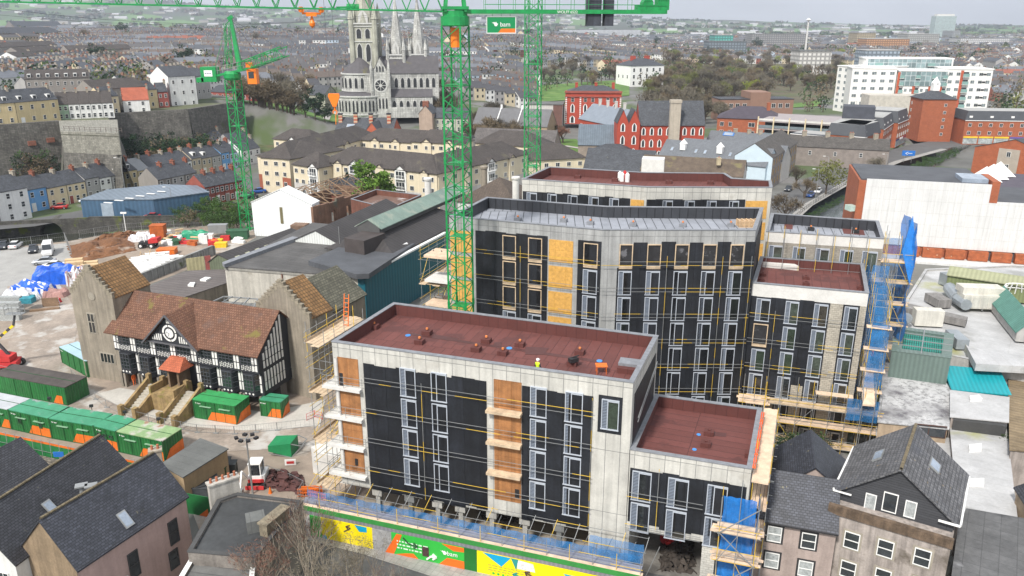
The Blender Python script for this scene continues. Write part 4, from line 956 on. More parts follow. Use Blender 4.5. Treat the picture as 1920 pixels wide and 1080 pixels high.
mb=MB(); c=G(637,461,9.6); mb.bar(c,c+Vector((0,0,3.4)),.06); mb.build('vent_pipe',steel,wh)
A=G(549,451,9.0); B=G(638,459,9.0); W=Wall(A[:2],B[:2]); 
bay_=T('warehouse','pitched dark roofed bay with a white corrugated triangular gable','building',W.p(4,0)); wcor=mat('white_corrugated',(.62,.64,.62),corr=.5,var=.08)
gable_body(bay_,W,28,9.,11.2,wcor,dpitch,oh=.3,across=True,rd=.5)
A=G(845,440,9.); 
a=Vector((-21.0,133.5)); b=Vector((-8.4,161.5)); W=Wall((-19.8,127.8),(-9.,155.)); ln=T('warehouse','long dark hipped roof with a pale green copper ridge lantern above the teal wall','building',(-17,140,0))
hip_body(ln,W,13,9.2,12.4,stainw,dpitch,ins=5)
cop=mat('copper_patina',(.17,.235,.20),rough=.6,var=.12,patch=((.25,.29,.24),.4,.55,.1),brick=(.8,30,0,(.18,.27,.22),.03,.06))
Wc=Wall(W.p(3.2,0,-4.4),W.p(W.L+9,0,-4.4)); mb=MB(); gable_body(ln,Wc,4.4,12.9,14.1,mat('lantern_louvre',(.08,.08,.08)),cop,z0=11.8,oh=.5)
MB().prism(PX([(875,398),(935,375),(995,385),(925,412)],10.5),0,10.5).build('annex',mat('pale_green_sheet',(.36,.37,.25),corr=.8,var=.15),ln)
for x,y,h,m,nm in ((908,362,46,harl,'tall buff chimney stack in front of the brown roofed house'),(967,380,44,concw,'round white chimney with a broken cap beside the rearmost block'),(803,372,34,concw,'pale round chimney in front of the cream flats')):
 base=G(x,y,9.5); top=hgt(base,y-h); o=T('chimney_stack',nm,'chimney',(base.x,base.y,0)); MB().lathe((base.x,base.y,4),[(.75,0),(.72,top-4),(.95,top-3.9),(.95,top-3.5),(.6,top-3.4)],12).build('stack',m,o)
P0=G(399,474,6); P1=G(441,488,6); W=Wall(P0[:2],P1[:2]); st=T('workshop','low dark workshop roof with a row of pale rooflights and green end wall','building',W.p(3,0))
W=Wall((-55.6,140.),(-48.5,137.)); gable_body(st,W,21,4.6,6.2,mat('green_grey_sheet',(.12,.14,.09),corr=.6),dpitch,across=True,rd=.3)
for i in range(7): 
 d=1.5+i*2.7; L=W.L; f=lambda t,d_: W.p(L*.3+(L*.7)*t,6.2-1.6*t+.16,-d_); skyl(st,f(.45,d),f(.9,d),f(.9,d+1.1),f(.45,d+1.1),m=mat('pale_rooflight',(.38,.38,.26)),h=.06)
bs=flatb('shed','low shed with a brown ribbed roof and two white rooflights behind the hall','building',[(-62.2,127.),(-54.,122.5),(-49.3,130.6),(-51.5,138.5),(-58.7,137.5)],0,3.6,harl,mat('brown_ribbed_roof',(.12,.105,.10),var=.15,ns=.3,corr=1.1))
for l in ([(375,525),(385,520),(396,521),(386,526)],[(352,535),(357,530),(366,530),(363,536)]): MB().prism(PX(l,3.8),3.6,3.9).build('rooflight',white,bs)
W=Wall(G(352,513,0)[:2],G(400,506,0)[:2]); o=T('gate','cream metal yard gate with a red door beside the green workshop wall','gate',W.p(2,0)); mb=MB(); W.rect(mb,0,W.L*.7,0,3.,-.1,0); mb.build('panel',mat('cream_sheet',(.42,.38,.22),corr=.7),o); mb=MB(); W.rect(mb,W.L*.72,W.L*.95,0,3.,-.1,0); mb.build('red_door',mat('faded_red',(.35,.09,.08)),o)
W=Wall(G(236,546,0)[:2],G(402,478,0)[:2]); o=MB(); W.rect(o,0,W.L,-.2,1.9,-.4,0); W.rect(o,0,W.L,1.9,2.1,-.5,.08)
for i in range(16): W.rect(o,i*W.L/15,i*W.L/15+.35,0,1.9,0,.15)
tag(o.build('retaining_wall',mat('grey_panel_wall',(.27,.27,.26),streak=.25,patch=((.08,.1,.03),.4,.6,.1))),'grey panelled concrete retaining wall between site and ribbed shed','wall')
W=Wall(G(244,556,0)[:2],G(400,500,0)[:2])
fr_=T('roof_skeleton','tangle of pale steel roof frames and sheets behind the hall roof','frame',(-36,104,0)); mb=MB()
pp=PX([(385,572),(420,556),(500,562),(498,580)],7.5)
for i in range(4): mb.bar((*pp[i],7.5),(*pp[(i+1)%4],7.5),.12)
for t in (.2,.4,.6,.8): mb.bar((pp[0][0]*(1-t)+pp[3][0]*t,pp[0][1]*(1-t)+pp[3][1]*t,7.6),(pp[1][0]*(1-t)+pp[2][0]*t,pp[1][1]*(1-t)+pp[2][1]*t,7.6),.1)
for q_ in pp: mb.bar((*q_,0),(*q_,7.5),.12)
mb.build('frame',steel,fr_); MB().prism(pp,6.6,6.8).build('sheeting',mat('dusty_sheet',(.2,.2,.19),var=.4,ns=1.5),fr_)
sh=T('shed','tall white corrugated gable shed with a slit window, joined to a roofless brick ruin','building',(-53,178,0))
W=Wall((-58.9,176.5),(-44.6,173.8)); gable_body(sh,W,4,7.8,11.,mat('white_sheet',(.74,.76,.76),corr=.6,var=.05),mat('white_sheet'),across=True,oh=.1)
s,z=W.px(528,404); mb=MB(); W.rect(mb,s-.35,s+.35,z-1.9,z+1.9,0,.06); mb.build('slit_window',mat('dull_yellow_panel',(.16,.14,.07)),sh)
mb=MB(); W.rect(mb,W.L-4.3,W.L-.9,0,3.6,0,2.6); mb.build('brick_annex',mat('old_brown_brick',(.19,.11,.07),var=.3,brick=(.45,.15,.5,(.15,.12,.1),.02,.25)),sh)
ru=T('ruin','roofless brick and stone ruin with bare timber roof trusses','ruin',(-40,185,0)); obr=mat('ruin_brick',(.20,.115,.075),var=.35,ns=.4,streak=.2,patch=((.12,.12,.09),.3,.55,.1))
W=Wall((-44.4,173.6),(-33.2,196.)); mb=MB(); L=W.L
for i in range(9):
 a,b=i*L/9,(i+1)*L/9
 if i in (2,4,6): W.rect(mb,a,b,0,2.5,-.6,0); W.rect(mb,a,b,5.2,7.+random.random()*.5,-.6,0); W.rect(mb,a,a+(b-a)*.25,2.5,5.2,-.6,0); W.rect(mb,b-(b-a)*.25,b,2.5,5.2,-.6,0)
 else: W.rect(mb,a,b,0,7.2+random.random()*.6,-.6,0)
mb.build('wall',obr,ru); mb=MB(); W.rect(mb,0,L,0,6.,-14.5,-14); W.rect(mb,L-.6,L,0,7,-14,-.6); mb.build('rear_wall',obr,ru)
mb=MB()
for i in range(6):
 s=2+i*(L-4)/5; mb.bar(W.p(s,7,-.3),W.p(s,10.4,-7.2),.13); mb.bar(W.p(s,10.4,-7.2),W.p(s,7,-14.2),.13); mb.bar(W.p(s,7,-.3),W.p(s,7,-14.2),.1); mb.bar(W.p(s,7,-5),W.p(s,10,-7.2),.08); mb.bar(W.p(s,7,-9.4),W.p(s,10,-7.2),.08)
for d in (-2.6,-5,-7.2,-9.5,-12): mb.bar(W.p(1,7+3.4*(1-abs(d+7.2)/7),d),W.p(L-2,7+3.4*(1-abs(d+7.2)/7),d),.07)
mb.build('roof_truss',mat('weathered_timber',(.24,.16,.10),var=.2),ru)
rf=flatb('building','flat building with a rusty brown parapet and wet white-stained roof behind the warehouse','building',[(-36.5,177),(-32.6,188.),(-21.,181.5),(-26.2,167.)],0,8.4,mat('rusty_brown_wall',(.15,.06,.04),var=.2,streak=.2),mat('wet_brown_roof',(.14,.08,.06),var=.2,patch=((.45,.44,.44),.12,.55,.06)),par=1.2)
MB().prism([(-33,170),(-26.3,166.5),(-25.5,162),(-34,165)],0,7).build('annex',mat('white_sheet'),rf)
h_=T('house','small dark slate house behind the brick ruin','house',(-42,205,0)); W=Wall((-46,200),(-36,203)); gable_body(h_,W,8,5,8,brickm,slate)
h_=T('house','brown roofed white house behind the tall buff chimney stack','house',(-6,180,0)); W=Wall((-12,172),(1,167)); hip_body(h_,W,15,9,13.5,mat('white_render'),mat('brown_tile_roof',(.10,.075,.06),var=.2,ns=.5,brick=(.4,.35,.5,(.05,.04,.03),.05,.2)),ins=6)
sash(h_,W,10,5.5,1.8,1.5,cross='v')
# ---- cream courtyard flats
cream=mat('cream_render',(.62,.545,.40),var=.06,streak=.06); creamg=mat('pale_grey_render',(.5,.48,.45),var=.08,streak=.1); btile=mat('brown_black_tile',(.075,.064,.058),var=.2,ns=.3,brick=(.45,.4,.5,(.03,.026,.025),.05,.15),patch=((.1,.09,.06),.15,.6,.1))
def flats(label,A,B,D,he,hr,rows,cols,gables=(),side=None,base=None,ins=None,z0=0.,f0=.8,h=None):
 o=T('apartment_block',label,'building',((A[0]+B[0])/2,(A[1]+B[1])/2,z0),'cream courtyard flats' if 0 else None); W=Wall(A,B); L=W.L
 hip_body(o,W,D,he,hr,cream,btile,z0=z0,ins=ins)
 mb=MB(); W.rect(mb,0,L,z0,z0+(he-z0)*.47,0,.04); mb.build('lower_wall',base or creamg,o)
 ws=walls4(W,D)
 for r in range(rows):
  z=he-2.15-r*2.85
  for c in range(cols):
   s=L*(c+.5)/cols
   if any(abs(s-g*L)<1.6 for g,_ in gables): continue
   sash(o,W,s,z,1.3,1.25,cross='v',o=.04)
  if side:
   Wr=ws['r']
   for c in range(side): sash(o,Wr,Wr.L*(c+.5)/side,z,1.3,1.25,cross='v',o=.04)
  Wl=ws['l']
  if side: 
   for c in range(side): sash(o,Wl,Wl.L*(c+.5)/side,z,1.3,1.25,cross='v',o=.04)
 for g,wd in gables:
  s=g*L; Wg=Wall(W.p(s-wd/2,0,.35),W.p(s+wd/2,0,.35))
  gb=MB(); P=lambda a,d,z: Wg.p(a,z,-d)
  gb.face([P(0,0,z0),P(wd,0,z0),P(wd,0,he),P(wd/2,0,he+wd*.36),P(0,0,he)]); gb.face([P(wd,0,z0),P(wd,.4,z0),P(wd,.4,he),P(wd,0,he)]); gb.face([P(0,.4,z0),P(0,0,z0),P(0,0,he),P(0,.4,he)]); gb.build('gable',cream if wd<3.4 else white,o)
  gb=MB(); slab(gb,P(-.3,-.25,he-.15),P(wd/2,-.25,he+wd*.36+.12),P(wd/2,3.4,he+wd*.36+.12),P(-.3,1.5,he-.15)); slab(gb,P(wd/2,-.25,he+wd*.36+.12),P(wd+.3,-.25,he-.15),P(wd+.3,1.5,he-.15),P(wd/2,3.4,he+wd*.36+.12)); gb.build('gable_roof',btile,o)
  for r in range(rows):
   z=he-2.2-r*2.85
   if wd>=3.4:
    gb=MB(); Wg.rect(gb,.4,wd-.4,z,z+1.9,0,.06,1); 
    for k in range(4): x=.4+(wd-.8)*k/3; Wg.rect(gb,x-.05,x+.05,z,z+1.9,0,.1)
    Wg.rect(gb,.3,wd-.3,z-.1,z+.02,0,.7); 
    for k in range(9): x=.35+(wd-.7)*k/8; Wg.rect(gb,x-.02,x+.02,z,z+.9,.64,.68)
    Wg.rect(gb,.3,wd-.3,z+.9,z+.96,.62,.7); gb.build('balcony',[white,glass2],o)
   else: sash(o,Wg,wd/2,z,1.,1.2,cross='v')
 return o
E9=10.
flats('long cream flats block with white balcony gables in front, nearest the green tree',(-51.8,218.5),(-19.,199.5),11,10,14,3,12,[(.14,2.6),(.3,4.4),(.52,2.8),(.7,3.6),(.9,2.2)],side=3)
flats('short cream flats wing stepping forward left of the long cream block',(-60.5,219.),(-52.,213.),9,9.2,12.6,3,4,[(.8,3.4)],side=2)
flats('cream flats wing turning back behind the main crane mast',(-18.6,199.8),(4.5,232.),11,10,14,3,9,[(.3,2.8),(.55,3.4),(.8,2.8)],side=2)
flats('cream corner flats block with red brick base nearest the coloured terrace street',(-73.5,229.5),(-62.3,222.2),22,10.,13.6,3,3,side=6,base=mat('brick_base',(.3,.09,.05),var=.1))
flats('cream flats block with a long dark roof running back left of the park',(-62.,223.),(-46,272.),10,10.,14,3,12,[(.3,3.),(.6,3.)],side=3)
flats('cream flats block with two pale gables in the middle of the courtyard',(-31.,247.),(-15.,241.5),9,11.5,15,2,6,[(.3,3.2),(.75,3.2)],side=2)
flats('rear dark roofed wing of the cream flats beside the striped roof',(-50.,262.),(-22.,251.),10,10,13.6,2,9,[(.2,3.),(.45,3.)])
flats('cream flats block at the foot of the park left of the red brick lodge',(-81.,272.),(-66.,264.),9,9,12.4,2,5,[(.5,3.4)],side=2)
flats('dark roofed block between the crane masts behind the cream flats',(-12.,262.),(8.,252.),12,9,13,2,6)
flats('dark roofed cream house left of the second crane mast',(5.,232.),(22.,238.),12,8,12,2,5)
sr=T('building','low hall with a black and white striped sawtooth roof below the cathedral','building',(-34,275,0)); W=Wall((-46,272),(-17,262.)); MB().prism(xy([W.p(0,0),W.p(W.L,0),W.p(W.L,0,-14),W.p(0,0,-14)]),0,9.).build('wall',creamg,sr)
for i in range(12):
 a=i*W.L/12; b=(i+1)*W.L/12; mb=MB(); P=lambda s,d,z: W.p(s,z,-d); mb.face([P(a,0,9),P((a+b)/2,0,10.1),P((a+b)/2,14,10.1),P(a,14,9)],0); mb.face([P((a+b)/2,0,10.1),P(b,0,9.),P(b,14,9.),P((a+b)/2,14,10.1)],1); mb.face([P(a,0,9),P(b,0,9),P((a+b)/2,0,10.1)],0); mb.build('roof_bay',[white,mat('black_roof_strip',(.03,.03,.03))],sr)
# ================= coloured terraces, bridge, fort =================
PAL={'white':(.72,.72,.70),'pale blue':(.42,.55,.72),'blue':(.14,.33,.6),'cream':(.66,.55,.36),'yellow':(.58,.47,.27),'grey':(.36,.35,.34),'buff':(.45,.38,.28),'red brick':None,'red':(.28,.07,.055),'pink':(.6,.36,.33),'green':(.3,.42,.3),'stone':(.24,.22,.2)}
def pal(c):
 if c=='red brick': return mat('terrace_brick',(.25,.065,.045),var=.15,streak=.1)
 return mat('render_'+c.replace(' ','_'),PAL[c],var=.08,streak=.1)
def terr_house(label,A,B,D,he,hr,col,z0=0.,rows=2,cols=2,chim=1,dcol=None,group=None,roof=None,dorm=0,shop=False):
 W=Wall(A,B); o=T('terraced_house',label,'house',W.p(W.L/2,z0,-D/2),group); L=W.L
 gable_body(o,W,D,he,hr,pal(col),roof or slate,z0=z0,oh=.15,og=-.02 if 1 else 0)
 fh=(he-z0)/rows; ds=L*.22 if dcol else None
 for r in range(rows):
  for c in range(cols):
   s=L*(c+.5)/cols
   if r==0 and c==0 and dcol: door(o,W,s,z0+.05,mat('door_'+dcol.replace(' ','_'),PAL.get(dcol,(.05,.05,.05)))); continue
   w_,h_=(.95,1.35)
   sash(o,W,s,z0+r*fh+(fh-h_)*.5,w_,h_)
 if chim: chimney(o,W.p(L-.2,hr-.9,-D/2),(.6,1.5),1.7,math.atan2(W.e.y,W.e.x),stone if chim==1 else brickm,3)
 for k in range(dorm):
  s=L*(k+.5)/dorm; mb=MB(); q=[W.p(s-.6,0,-.7),W.p(s+.6,0,-.7),W.p(s+.6,0,-2.6),W.p(s-.6,0,-2.6)]; mb.prism(xy(q),he+.3,he+1.75); W.rect(mb,s-.45,s+.45,he+.65,he+1.55,-.7,-.65,1); mb.build('dormer',[frm,glass2],o)
 mb=MB(); mb.bar(W.p(.05,z0,.06),W.p(.05,he,.06),.05); mb.build('down_pipe',black,o)
 return o
xsL=[(57,'blue','blue two-storey terraced house next to the white end house','white'),(93,'cream','cream terraced house with dark ground floor, second from the blue house',None),(130,'cream','cream terraced house with red door and red plinth','red'),(165,'grey','grey terraced house right of the one with a red door','stone'),(191,'white','white terraced house behind the blue warehouse roof corner','stone'),(213,'grey','pale grey terraced house behind the lamp column','white'),(237,'yellow','yellow terraced house with two black-framed windows','stone'),(262,'yellow','deeper yellow terraced house right of its twin','red'),(285,'grey','dark grey terraced house right of the yellow pair','white'),(305,'pale blue','pale blue terraced house halfway along the lower terrace','blue'),(328,'cream','cream terraced house right of the pale blue one','stone'),(346,'white','white rendered house under the fort wall corner','red'),(363,'buff','buff terraced house above the dark gables','stone'),(381,'buff','second buff terraced house nearer the luffing crane','white'),(400,'grey','grey terraced house left of the bright blue ones','stone'),(418,'blue','bright blue terraced house just left of the luffing crane mast','white'),(433,'pale blue','pale blue gabled house behind the luffing crane mast','stone'),(447,None,None,None)]
a0=G(57,399,0); a1=G(447,314,0)
def onl(px):
 W=Wall(a0[:2],a1[:2]); lo,hi=-20,W.L+20
 for _ in range(40):
  m=(lo+hi)/2; p_=W.p(m,0); X=960+FPX*p_.x/(p_.y*CT+CAMH*ST)
  if X<px: lo=m
  else: hi=m
 p_=W.p(lo,0); return (p_.x,p_.y)
for i in range(len(xsL)-1):
 x,c,lb,dc=xsL[i]; terr_house(lb,onl(x),onl(xsL[i+1][0]),8.5,5.3+(.5 if i%3==0 else 0),8.3+(.4 if i%4==0 else 0),c,rows=2,cols=2 if i!=2 else 3,chim=1 if i%2 else 2,dcol=dc,dorm=1 if i in (5,6,12,13) else 0,roof=mat('grey_sheet_roof',(.26,.27,.28),var=.1) if i==7 else None)
terr_house('white three-storey corner house with a grey shopfront at the left edge',G(-14,424,0)[:2],G(61,408,0)[:2],9,7.6,10.6,'pale blue' if 0 else 'white',rows=3,cols=3,chim=1,dcol='stone')
A=G(388,386,0);B=G(458,371,0)
W=Wall(A[:2],B[:2]); n=4
for i in range(n): terr_house(['red brick terraced house at the left end of the short brick row','red brick terraced house with a white door, second in the short row','red brick terraced house third in the short row','red brick terraced house right beside the luffing crane mast'][i],W.p(W.L*i/n,0)[:2],W.p(W.L*(i+1)/n,0)[:2],8.,5.,7.8,'red brick',dcol='white' if i%2 else 'stone',chim=2)
W=Wall(G(300,368,0)[:2],G(372,352,0)[:2]); n=3
for i in range(n): terr_house(['dark gabled house with black end wall behind the blue warehouse','dark roofed house in the middle of the gabled group behind the warehouse','dark roofed house at the right end of the gabled group'][i],W.p(W.L*i/n,0)[:2],W.p(W.L*(i+1)/n,0)[:2],8.,4.6,7.6,['stone','grey','stone'][i],chim=2)
bw=mat('blue_steel_wall',(.055,.115,.19),rough=.5,corr=1.,var=.1); bwr=mat('pale_blue_sheet_roof',(.15,.19,.235),rough=.4,corr=1.2,var=.1,patch=((.4,.45,.5),.08,.65,.02))
P_=[(-107.,193.8),(-99.,193.6),(-89,194.),(-78.5,203.),(-84.,209.5),(-93,210),(-105.,204.)]
w_=T('warehouse','low blue steel warehouse with a pale blue-grey roof beside the stone bridge','building',(-97,204,0))
MB().prism(P_,0,[4.6,4.6,4.6,4.6,5.,5.2,5.]).build('wall',bw,w_); q=offs(P_,-.15); MB().prism(q,[4.6,4.6,4.6,4.6,5.,5.2,5.],[4.8,4.8,4.8,4.8,5.2,5.4,5.2]).build('roof',bwr,w_)
W=Wall(P_[0],P_[1]); mb=MB(); W.rect(mb,W.L*.62,W.L*.99,0,3.8,0,.06); mb.build('shutter_door',mat('grey_shutter',(.3,.36,.42),corr=.3),w_)
for i in range(6):
 c=G(203+i*20,380-i*4,5.); MB().box((c.x,c.y,4.95+i*.03),(2.4,.5,.1),-.25).build('rooflight',white,w_)
bst=mat('dark_bridge_stone',(.085,.08,.07),var=.3,ns=.5,streak=.3,brick=(.7,.35,.5,(.05,.05,.045),.04,.25),patch=((.10,.12,.02),.3,.58,.08))
b_=T('stone_bridge','old dark stone road bridge with one arch and mossy parapet over the river','bridge',(-102,181,0))
W=Wall((-128,171.),(-78,191.)); 
W=Wall((-124,186),(-104,190.6)); sa=W.px(73,438)[0]; sb=W.px(120,438)[0]
mb=MB(); N_=16; c_=(sa+sb)/2; r_=(sb-sa)/2
top=.9
Wl_=Wall((-150,164),(-124,186)); mb2=MB(); Wl_.rect(mb2,0,Wl_.L,-4.5,.9,-.5,0); mb2.build('parapet_wall',bst,b_)
prev=None
def arch_z(s): return -3.4+3.6*math.sqrt(max(0,1-((s-c_)/r_)**2)) 
W.rect(mb,0,sa,-4.5,top,-.5,0); W.rect(mb,sb,W.L,-4.5,top,-.5,0)
for i in range(N_):
 u,v=sa+(sb-sa)*i/N_,sa+(sb-sa)*(i+1)/N_
 zu,zv=arch_z(u),arch_z(v); mb.face([W.p(u,zu),W.p(v,zv),W.p(v,top),W.p(u,top)]); mb.face([W.p(u,zu),W.p(u,zu,-8),W.p(v,zv,-8),W.p(v,zv)]); mb.face([W.p(u,top),W.p(v,top),W.p(v,top,-.5),W.p(u,top,-.5)]); mb.face([W.p(v,0,-.5),W.p(u,0,-.5),W.p(u,top,-.5),W.p(v,top,-.5)])
mb.build('arch_wall',bst,b_)
W2=Wall(W.B,(-77,192.5)); mb=MB(); W2.rect(mb,0,W2.L,-4.5,top,-.5,0); W2.rect(mb,0,W2.L,top,top+.15,-.6,.1); mb.build('parapet_wall',bst,b_)
tag(MB().prism([(-84,196),(-62,200),(-62,199.4),(-84,195.4)],-4,1.2).build('quay_wall',bst),'dark stone quay wall running from the bridge to the bushes','wall')
fst=mat('fort_stone',(.13,.122,.105),var=.3,ns=.25,streak=.35,brick=(1.1,.5,.5,(.06,.06,.06),.04,.25),patch=((.06,.075,.02),.09,.6,.12)); fst2=mat('fort_pale_stone',(.26,.25,.21),var=.2,streak=.25,brick=(.9,.45,.5,(.15,.15,.13),.04,.2))
f_=T('fort','massive dark stone star fort wall with a paler bastion top','fort',(-135,275,0))
def battered(mb,A,B,z0,z1,t=2.5):
 W=Wall(A,B); mb.face([W.p(-t*.2,z0,t),W.p(W.L+t*.2,z0,t),W.p(W.L,z1,0),W.p(0,z1,0)]); mb.face([W.p(0,z1,0),W.p(W.L,z1,0),W.p(W.L,z1,-1.6),W.p(0,z1,-1.6)]); return W
zt=17.
f1=G(-80,240,zt);f2=G(110,226,zt);f3=G(113,246,zt);f4=G(222,250,zt);f5=G(220,224,zt);f6=G(200,213,zt);f7=G(352,205,zt)
for a_,b_2 in ((f1[:2],f2[:2]),(f6[:2],f7[:2]),(f7[:2],(f7.x+9,f7.y+32))): mb=MB(); battered(mb,a_,b_2,-1,zt); mb.build('curtain_wall',fst,f_)
mb=MB(); battered(mb,f3[:2],f4[:2],-1,11.); battered(mb,f4[:2],f5[:2],-1,11.); battered(mb,f2[:2],f3[:2],-1,11.); mb.build('bastion_base',fst,f_)
mb=MB(); P_=[tuple(f2[:2]),tuple(f3[:2]),tuple(f4[:2]),tuple(f5[:2])]; mb.prism(P_,10.9,zt); mb.build('bastion_parapet',fst2,f_)
MB().prism([tuple(f1[:2]),tuple(f2[:2]),tuple(f3[:2]),tuple(f4[:2]),tuple(f6[:2]),tuple(f7[:2]),(f7.x+9,f7.y+32),(-190,330)],zt-1.,zt-.8).build('rampart_walk',mat('rampart_grass',(.09,.10,.05),var=.3),f_)
for px,py in ((58,268),(93,262)):
 W=Wall(f1[:2],f2[:2]); s,z=W.px(px,py); mb=MB(); W.rect(mb,s-1.1,s+1.1,z-.7,z+.7,.8,1.4); mb.build('brick_embrasure',brickm,f_)
mb=MB(); Wd=Wall(f3[:2],f4[:2])
for i in range(12): mb.bar(Wd.p(Wd.L*i/11,zt,-1.5),Wd.p(Wd.L*i/11,zt+1.3,-1.5),.07)
for h in (.6,1.2): mb.bar(Wd.p(0,zt+h,-1.5),Wd.p(Wd.L,zt+h,-1.5),.06)
mb.build('timber_railing',mat('grey_timber',(.12,.10,.09)),f_)
def plat(label,l,r,D,z0,he,hr,col,**k):
 A=G(*l,z0);B=G(*r,z0); return terr_house(label,A[:2],B[:2],D,z0+he,z0+hr,col,z0=z0-1,**k)
plat('yellow house with a blue door behind the fort wall at the left edge',(-30,234),(34,229),9,17,6,9.5,'yellow',cols=3,dcol='blue',dorm=2)
plat('yellow house with three dormers right of the blue-doored one',(34,229),(114,221),9,17,6,9.5,'yellow',cols=4,dcol='white',dorm=3)
for i in range(5): plat('pale green and white gabled house, %s from the left on the fort plateau'%['first','second','third','fourth','fifth'][i],(110+i*21,220-i*1.),(131+i*21,219-i*1.),12,17,4.,7.5,'white' if i else 'green',cols=2,roof=mat('brown_black_tile'))
plat('cream house with the tallest chimney above the bastion',(196,213),(226,210),8,17,5.5,8.5,'cream',cols=2)
plat('white house with an orange-red roof behind the fort wall',(232,208),(282,206),9,17,3.6,7.5,'white',cols=2,roof=mat('orange_roof',(.32,.09,.05),var=.2))
plat('tall white gable end house below the council flats',(322,200),(372,196),14,16,11,14.5,'white',cols=3,rows=3)
plat('grey four-storey house joined to the tall white gable',(372,196),(398,193),14,15,11,14,'grey',cols=3,rows=3)
plat('long red building behind the luffing crane mast',(396,207),(478,212),12,10,8,10.5,'red',cols=8,rows=3)
plat('cream house end beside the dark red house',(277,200),(298,198),8,17,6,9,'yellow',cols=1)
plat('dark red small house beside the cream house end',(298,198),(318,197),8,17,5,8,'red',cols=2)
for i,(l,r,z,cc) in enumerate((((52,182),(172,178),20,'stone'),((182,205),(278,196),18,'stone'),((40,118),(115,113),22,'stone'),((130,112),(250,108),22,'stone'),((-20,108),(110,100),24,'stone'),((35,128),(75,124),20,'white'))):
 A=G(*l,z);B=G(*r,z); plat(['long brown roofed flats with white dormer strip left of the tall white gable','brown council flats block above the fort wall','grey long flats row on the hillside','grey flats row beside the round dark tree','long grey terrace high on the left hillside','white boxy hall on the left hillside'][i],l,r,11,z,6.5,9.5,cc,cols=9,rows=2,roof=mat('brown_black_tile'),dorm=7 if i<1 else 0)
c=T('church','large grey church with a long steep slate roof on the left skyline','church',(0,0,0)); A=G(32,64,26);B=G(122,62,26); W=Wall(A[:2],B[:2]); c.location=W.p(10,0); WORLD[c.name]=Vector(W.p(10,0)); gable_body(c,W,24,26+12,26+26,mat('church_stone',(.2,.18,.17),var=.2),slate,z0=20)
c=T('convent','long dark red brick convent block below the slate-roofed church','building',(0,0,0)); A=G(-40,92,24);B=G(122,85,24); W=Wall(A[:2],B[:2]); c.location=W.p(10,0); WORLD[c.name]=Vector(W.p(10,0)); hip_body(c,W,18,24+13,24+19,mat('dark_brick',(.14,.07,.055),var=.2),slate,z0=18)
for r in range(3):
 for k in range(16): sash(c,W,W.L*(k+.5)/16,26+r*4.,1.5,2.2)
# ================= right foreground =================
mau=mat('mauve_render',(.36,.29,.26),var=.15,ns=.8,streak=.12,bump=.2); strn=mat('streaked_grey_render',(.37,.325,.295),var=.2,ns=.7,streak=.4,patch=((.13,.11,.09),.3,.56,.1))
slr=mat('grey_lichen_slate',(.115,.115,.12),rough=.7,var=.2,ns=.6,brick=(.42,.33,.5,(.05,.05,.055),.04,.3),patch=((.26,.19,.08),1.4,.67,.05),patch2=((.07,.075,.09),.2,.55,.15))
o=T('house','mauve rendered terraced house with a dark slate roof beside the blue sheeted scaffold','house',(24,60,0))
W=Wall((20.4,57.5),(26.6,55.5)); gable_body(o,W,6.4,6.6,9.4,mau,slb,oh=.3)
for px,py in ((1452,1001),(1516,1014),(1447,1050),(1510,1066)):
 s,z=W.px(px,py); sash(o,W,s,z-.75,1.15,1.5,pm=curt if px<1500 or py>1040 else glass2,surround=frd,deep=True)
mb=MB(); mb.bar(W.p(-.1,6.4,.3),W.p(W.L,6.4,.3),.09,6); mb.bar(W.p(.1,0,.15),W.p(.1,6.4,.15),.07,6); mb.build('gutter',black,o)
o=T('house','low slate wing with a mossy ridge behind the mauve house','house',(28,66,0)); W=Wall((23.4,62.6),(30.2,60.6)); gable_body(o,W,7,6.,8.8,mau,slb,across=True,rd=.5)
o=T('house','large grey slate roofed house with a dark clad front gable and three attic windows','house',(31,60,0))
W=Wall((26.7,55.5),(35.7,51.5)); Dp_=10.
W=Wall(G(1556,950,8)[:2],G(1785,1018,8)[:2])
MB().prism(xy([W.p(0,0),W.p(W.L,0),W.p(W.L,0,-Dp_),W.p(0,0,-Dp_)]),0,8.).build('wall',strn,o)
mb=MB(); W.rect(mb,-.1,W.L+.1,7.5,8.3,-.25,.15); mb.build('parapet',mat('stained_parapet',(.13,.09,.06),var=.4,ns=1.5,streak=.4),o)
Wg_=Wall(W.p(.35,0,-1.5),W.p(W.L-.1,0,-1.5)); L=Wg_.L
gdk=mat('dark_slate_cladding',(.05,.052,.058),brick=(60,.22,0,(.025,.025,.028),.02,.1),var=.1)
gable_body(o,Wg_,8.4,9.,12.3,gdk,slr,z0=7.6,oh=.45,og=.35,across=True)
for px,py,w,h,c in ((1632,941,.85,1.5,curt),(1669,942,1.1,1.75,glass2),(1707,955,.85,1.5,curt)):
 s,z=Wg_.px(px,py); sash(o,Wg_,s,z-h/2,w,h,pm=c,deep=True,cross='',surround=None)
for px,py in ((1597,1014),(1660,1029),(1729,1046),(1590,1068),(1655,1083),(1725,1100)):
 s,z=W.px(px,py); sash(o,W,s,z-.75,1.2,1.55,deep=True,surround=mat('stone_surround',(.3,.27,.22)))
k=(12.3-9.)/(L/2)
f=lambda s,d:Wg_.p(s,9.+k*(s if s<L/2 else L-s)+.15,-d)
skyl(o,f(1.8,3.2),f(2.5,3.2),f(2.5,5.),f(1.8,5.)); skyl(o,f(L-2.6,4.),f(L-1.8,4.),f(L-1.8,5.6),f(L-2.6,5.6))
mb=MB(); 
for i in range(22): mb.bar(Wg_.p(L/2,12.5,.35-i*.4),Wg_.p(L/2,12.5,.35-i*.4-.37),.14,6)
mb.build('ridge_tiles',mat('mossy_ridge_tile'),o)
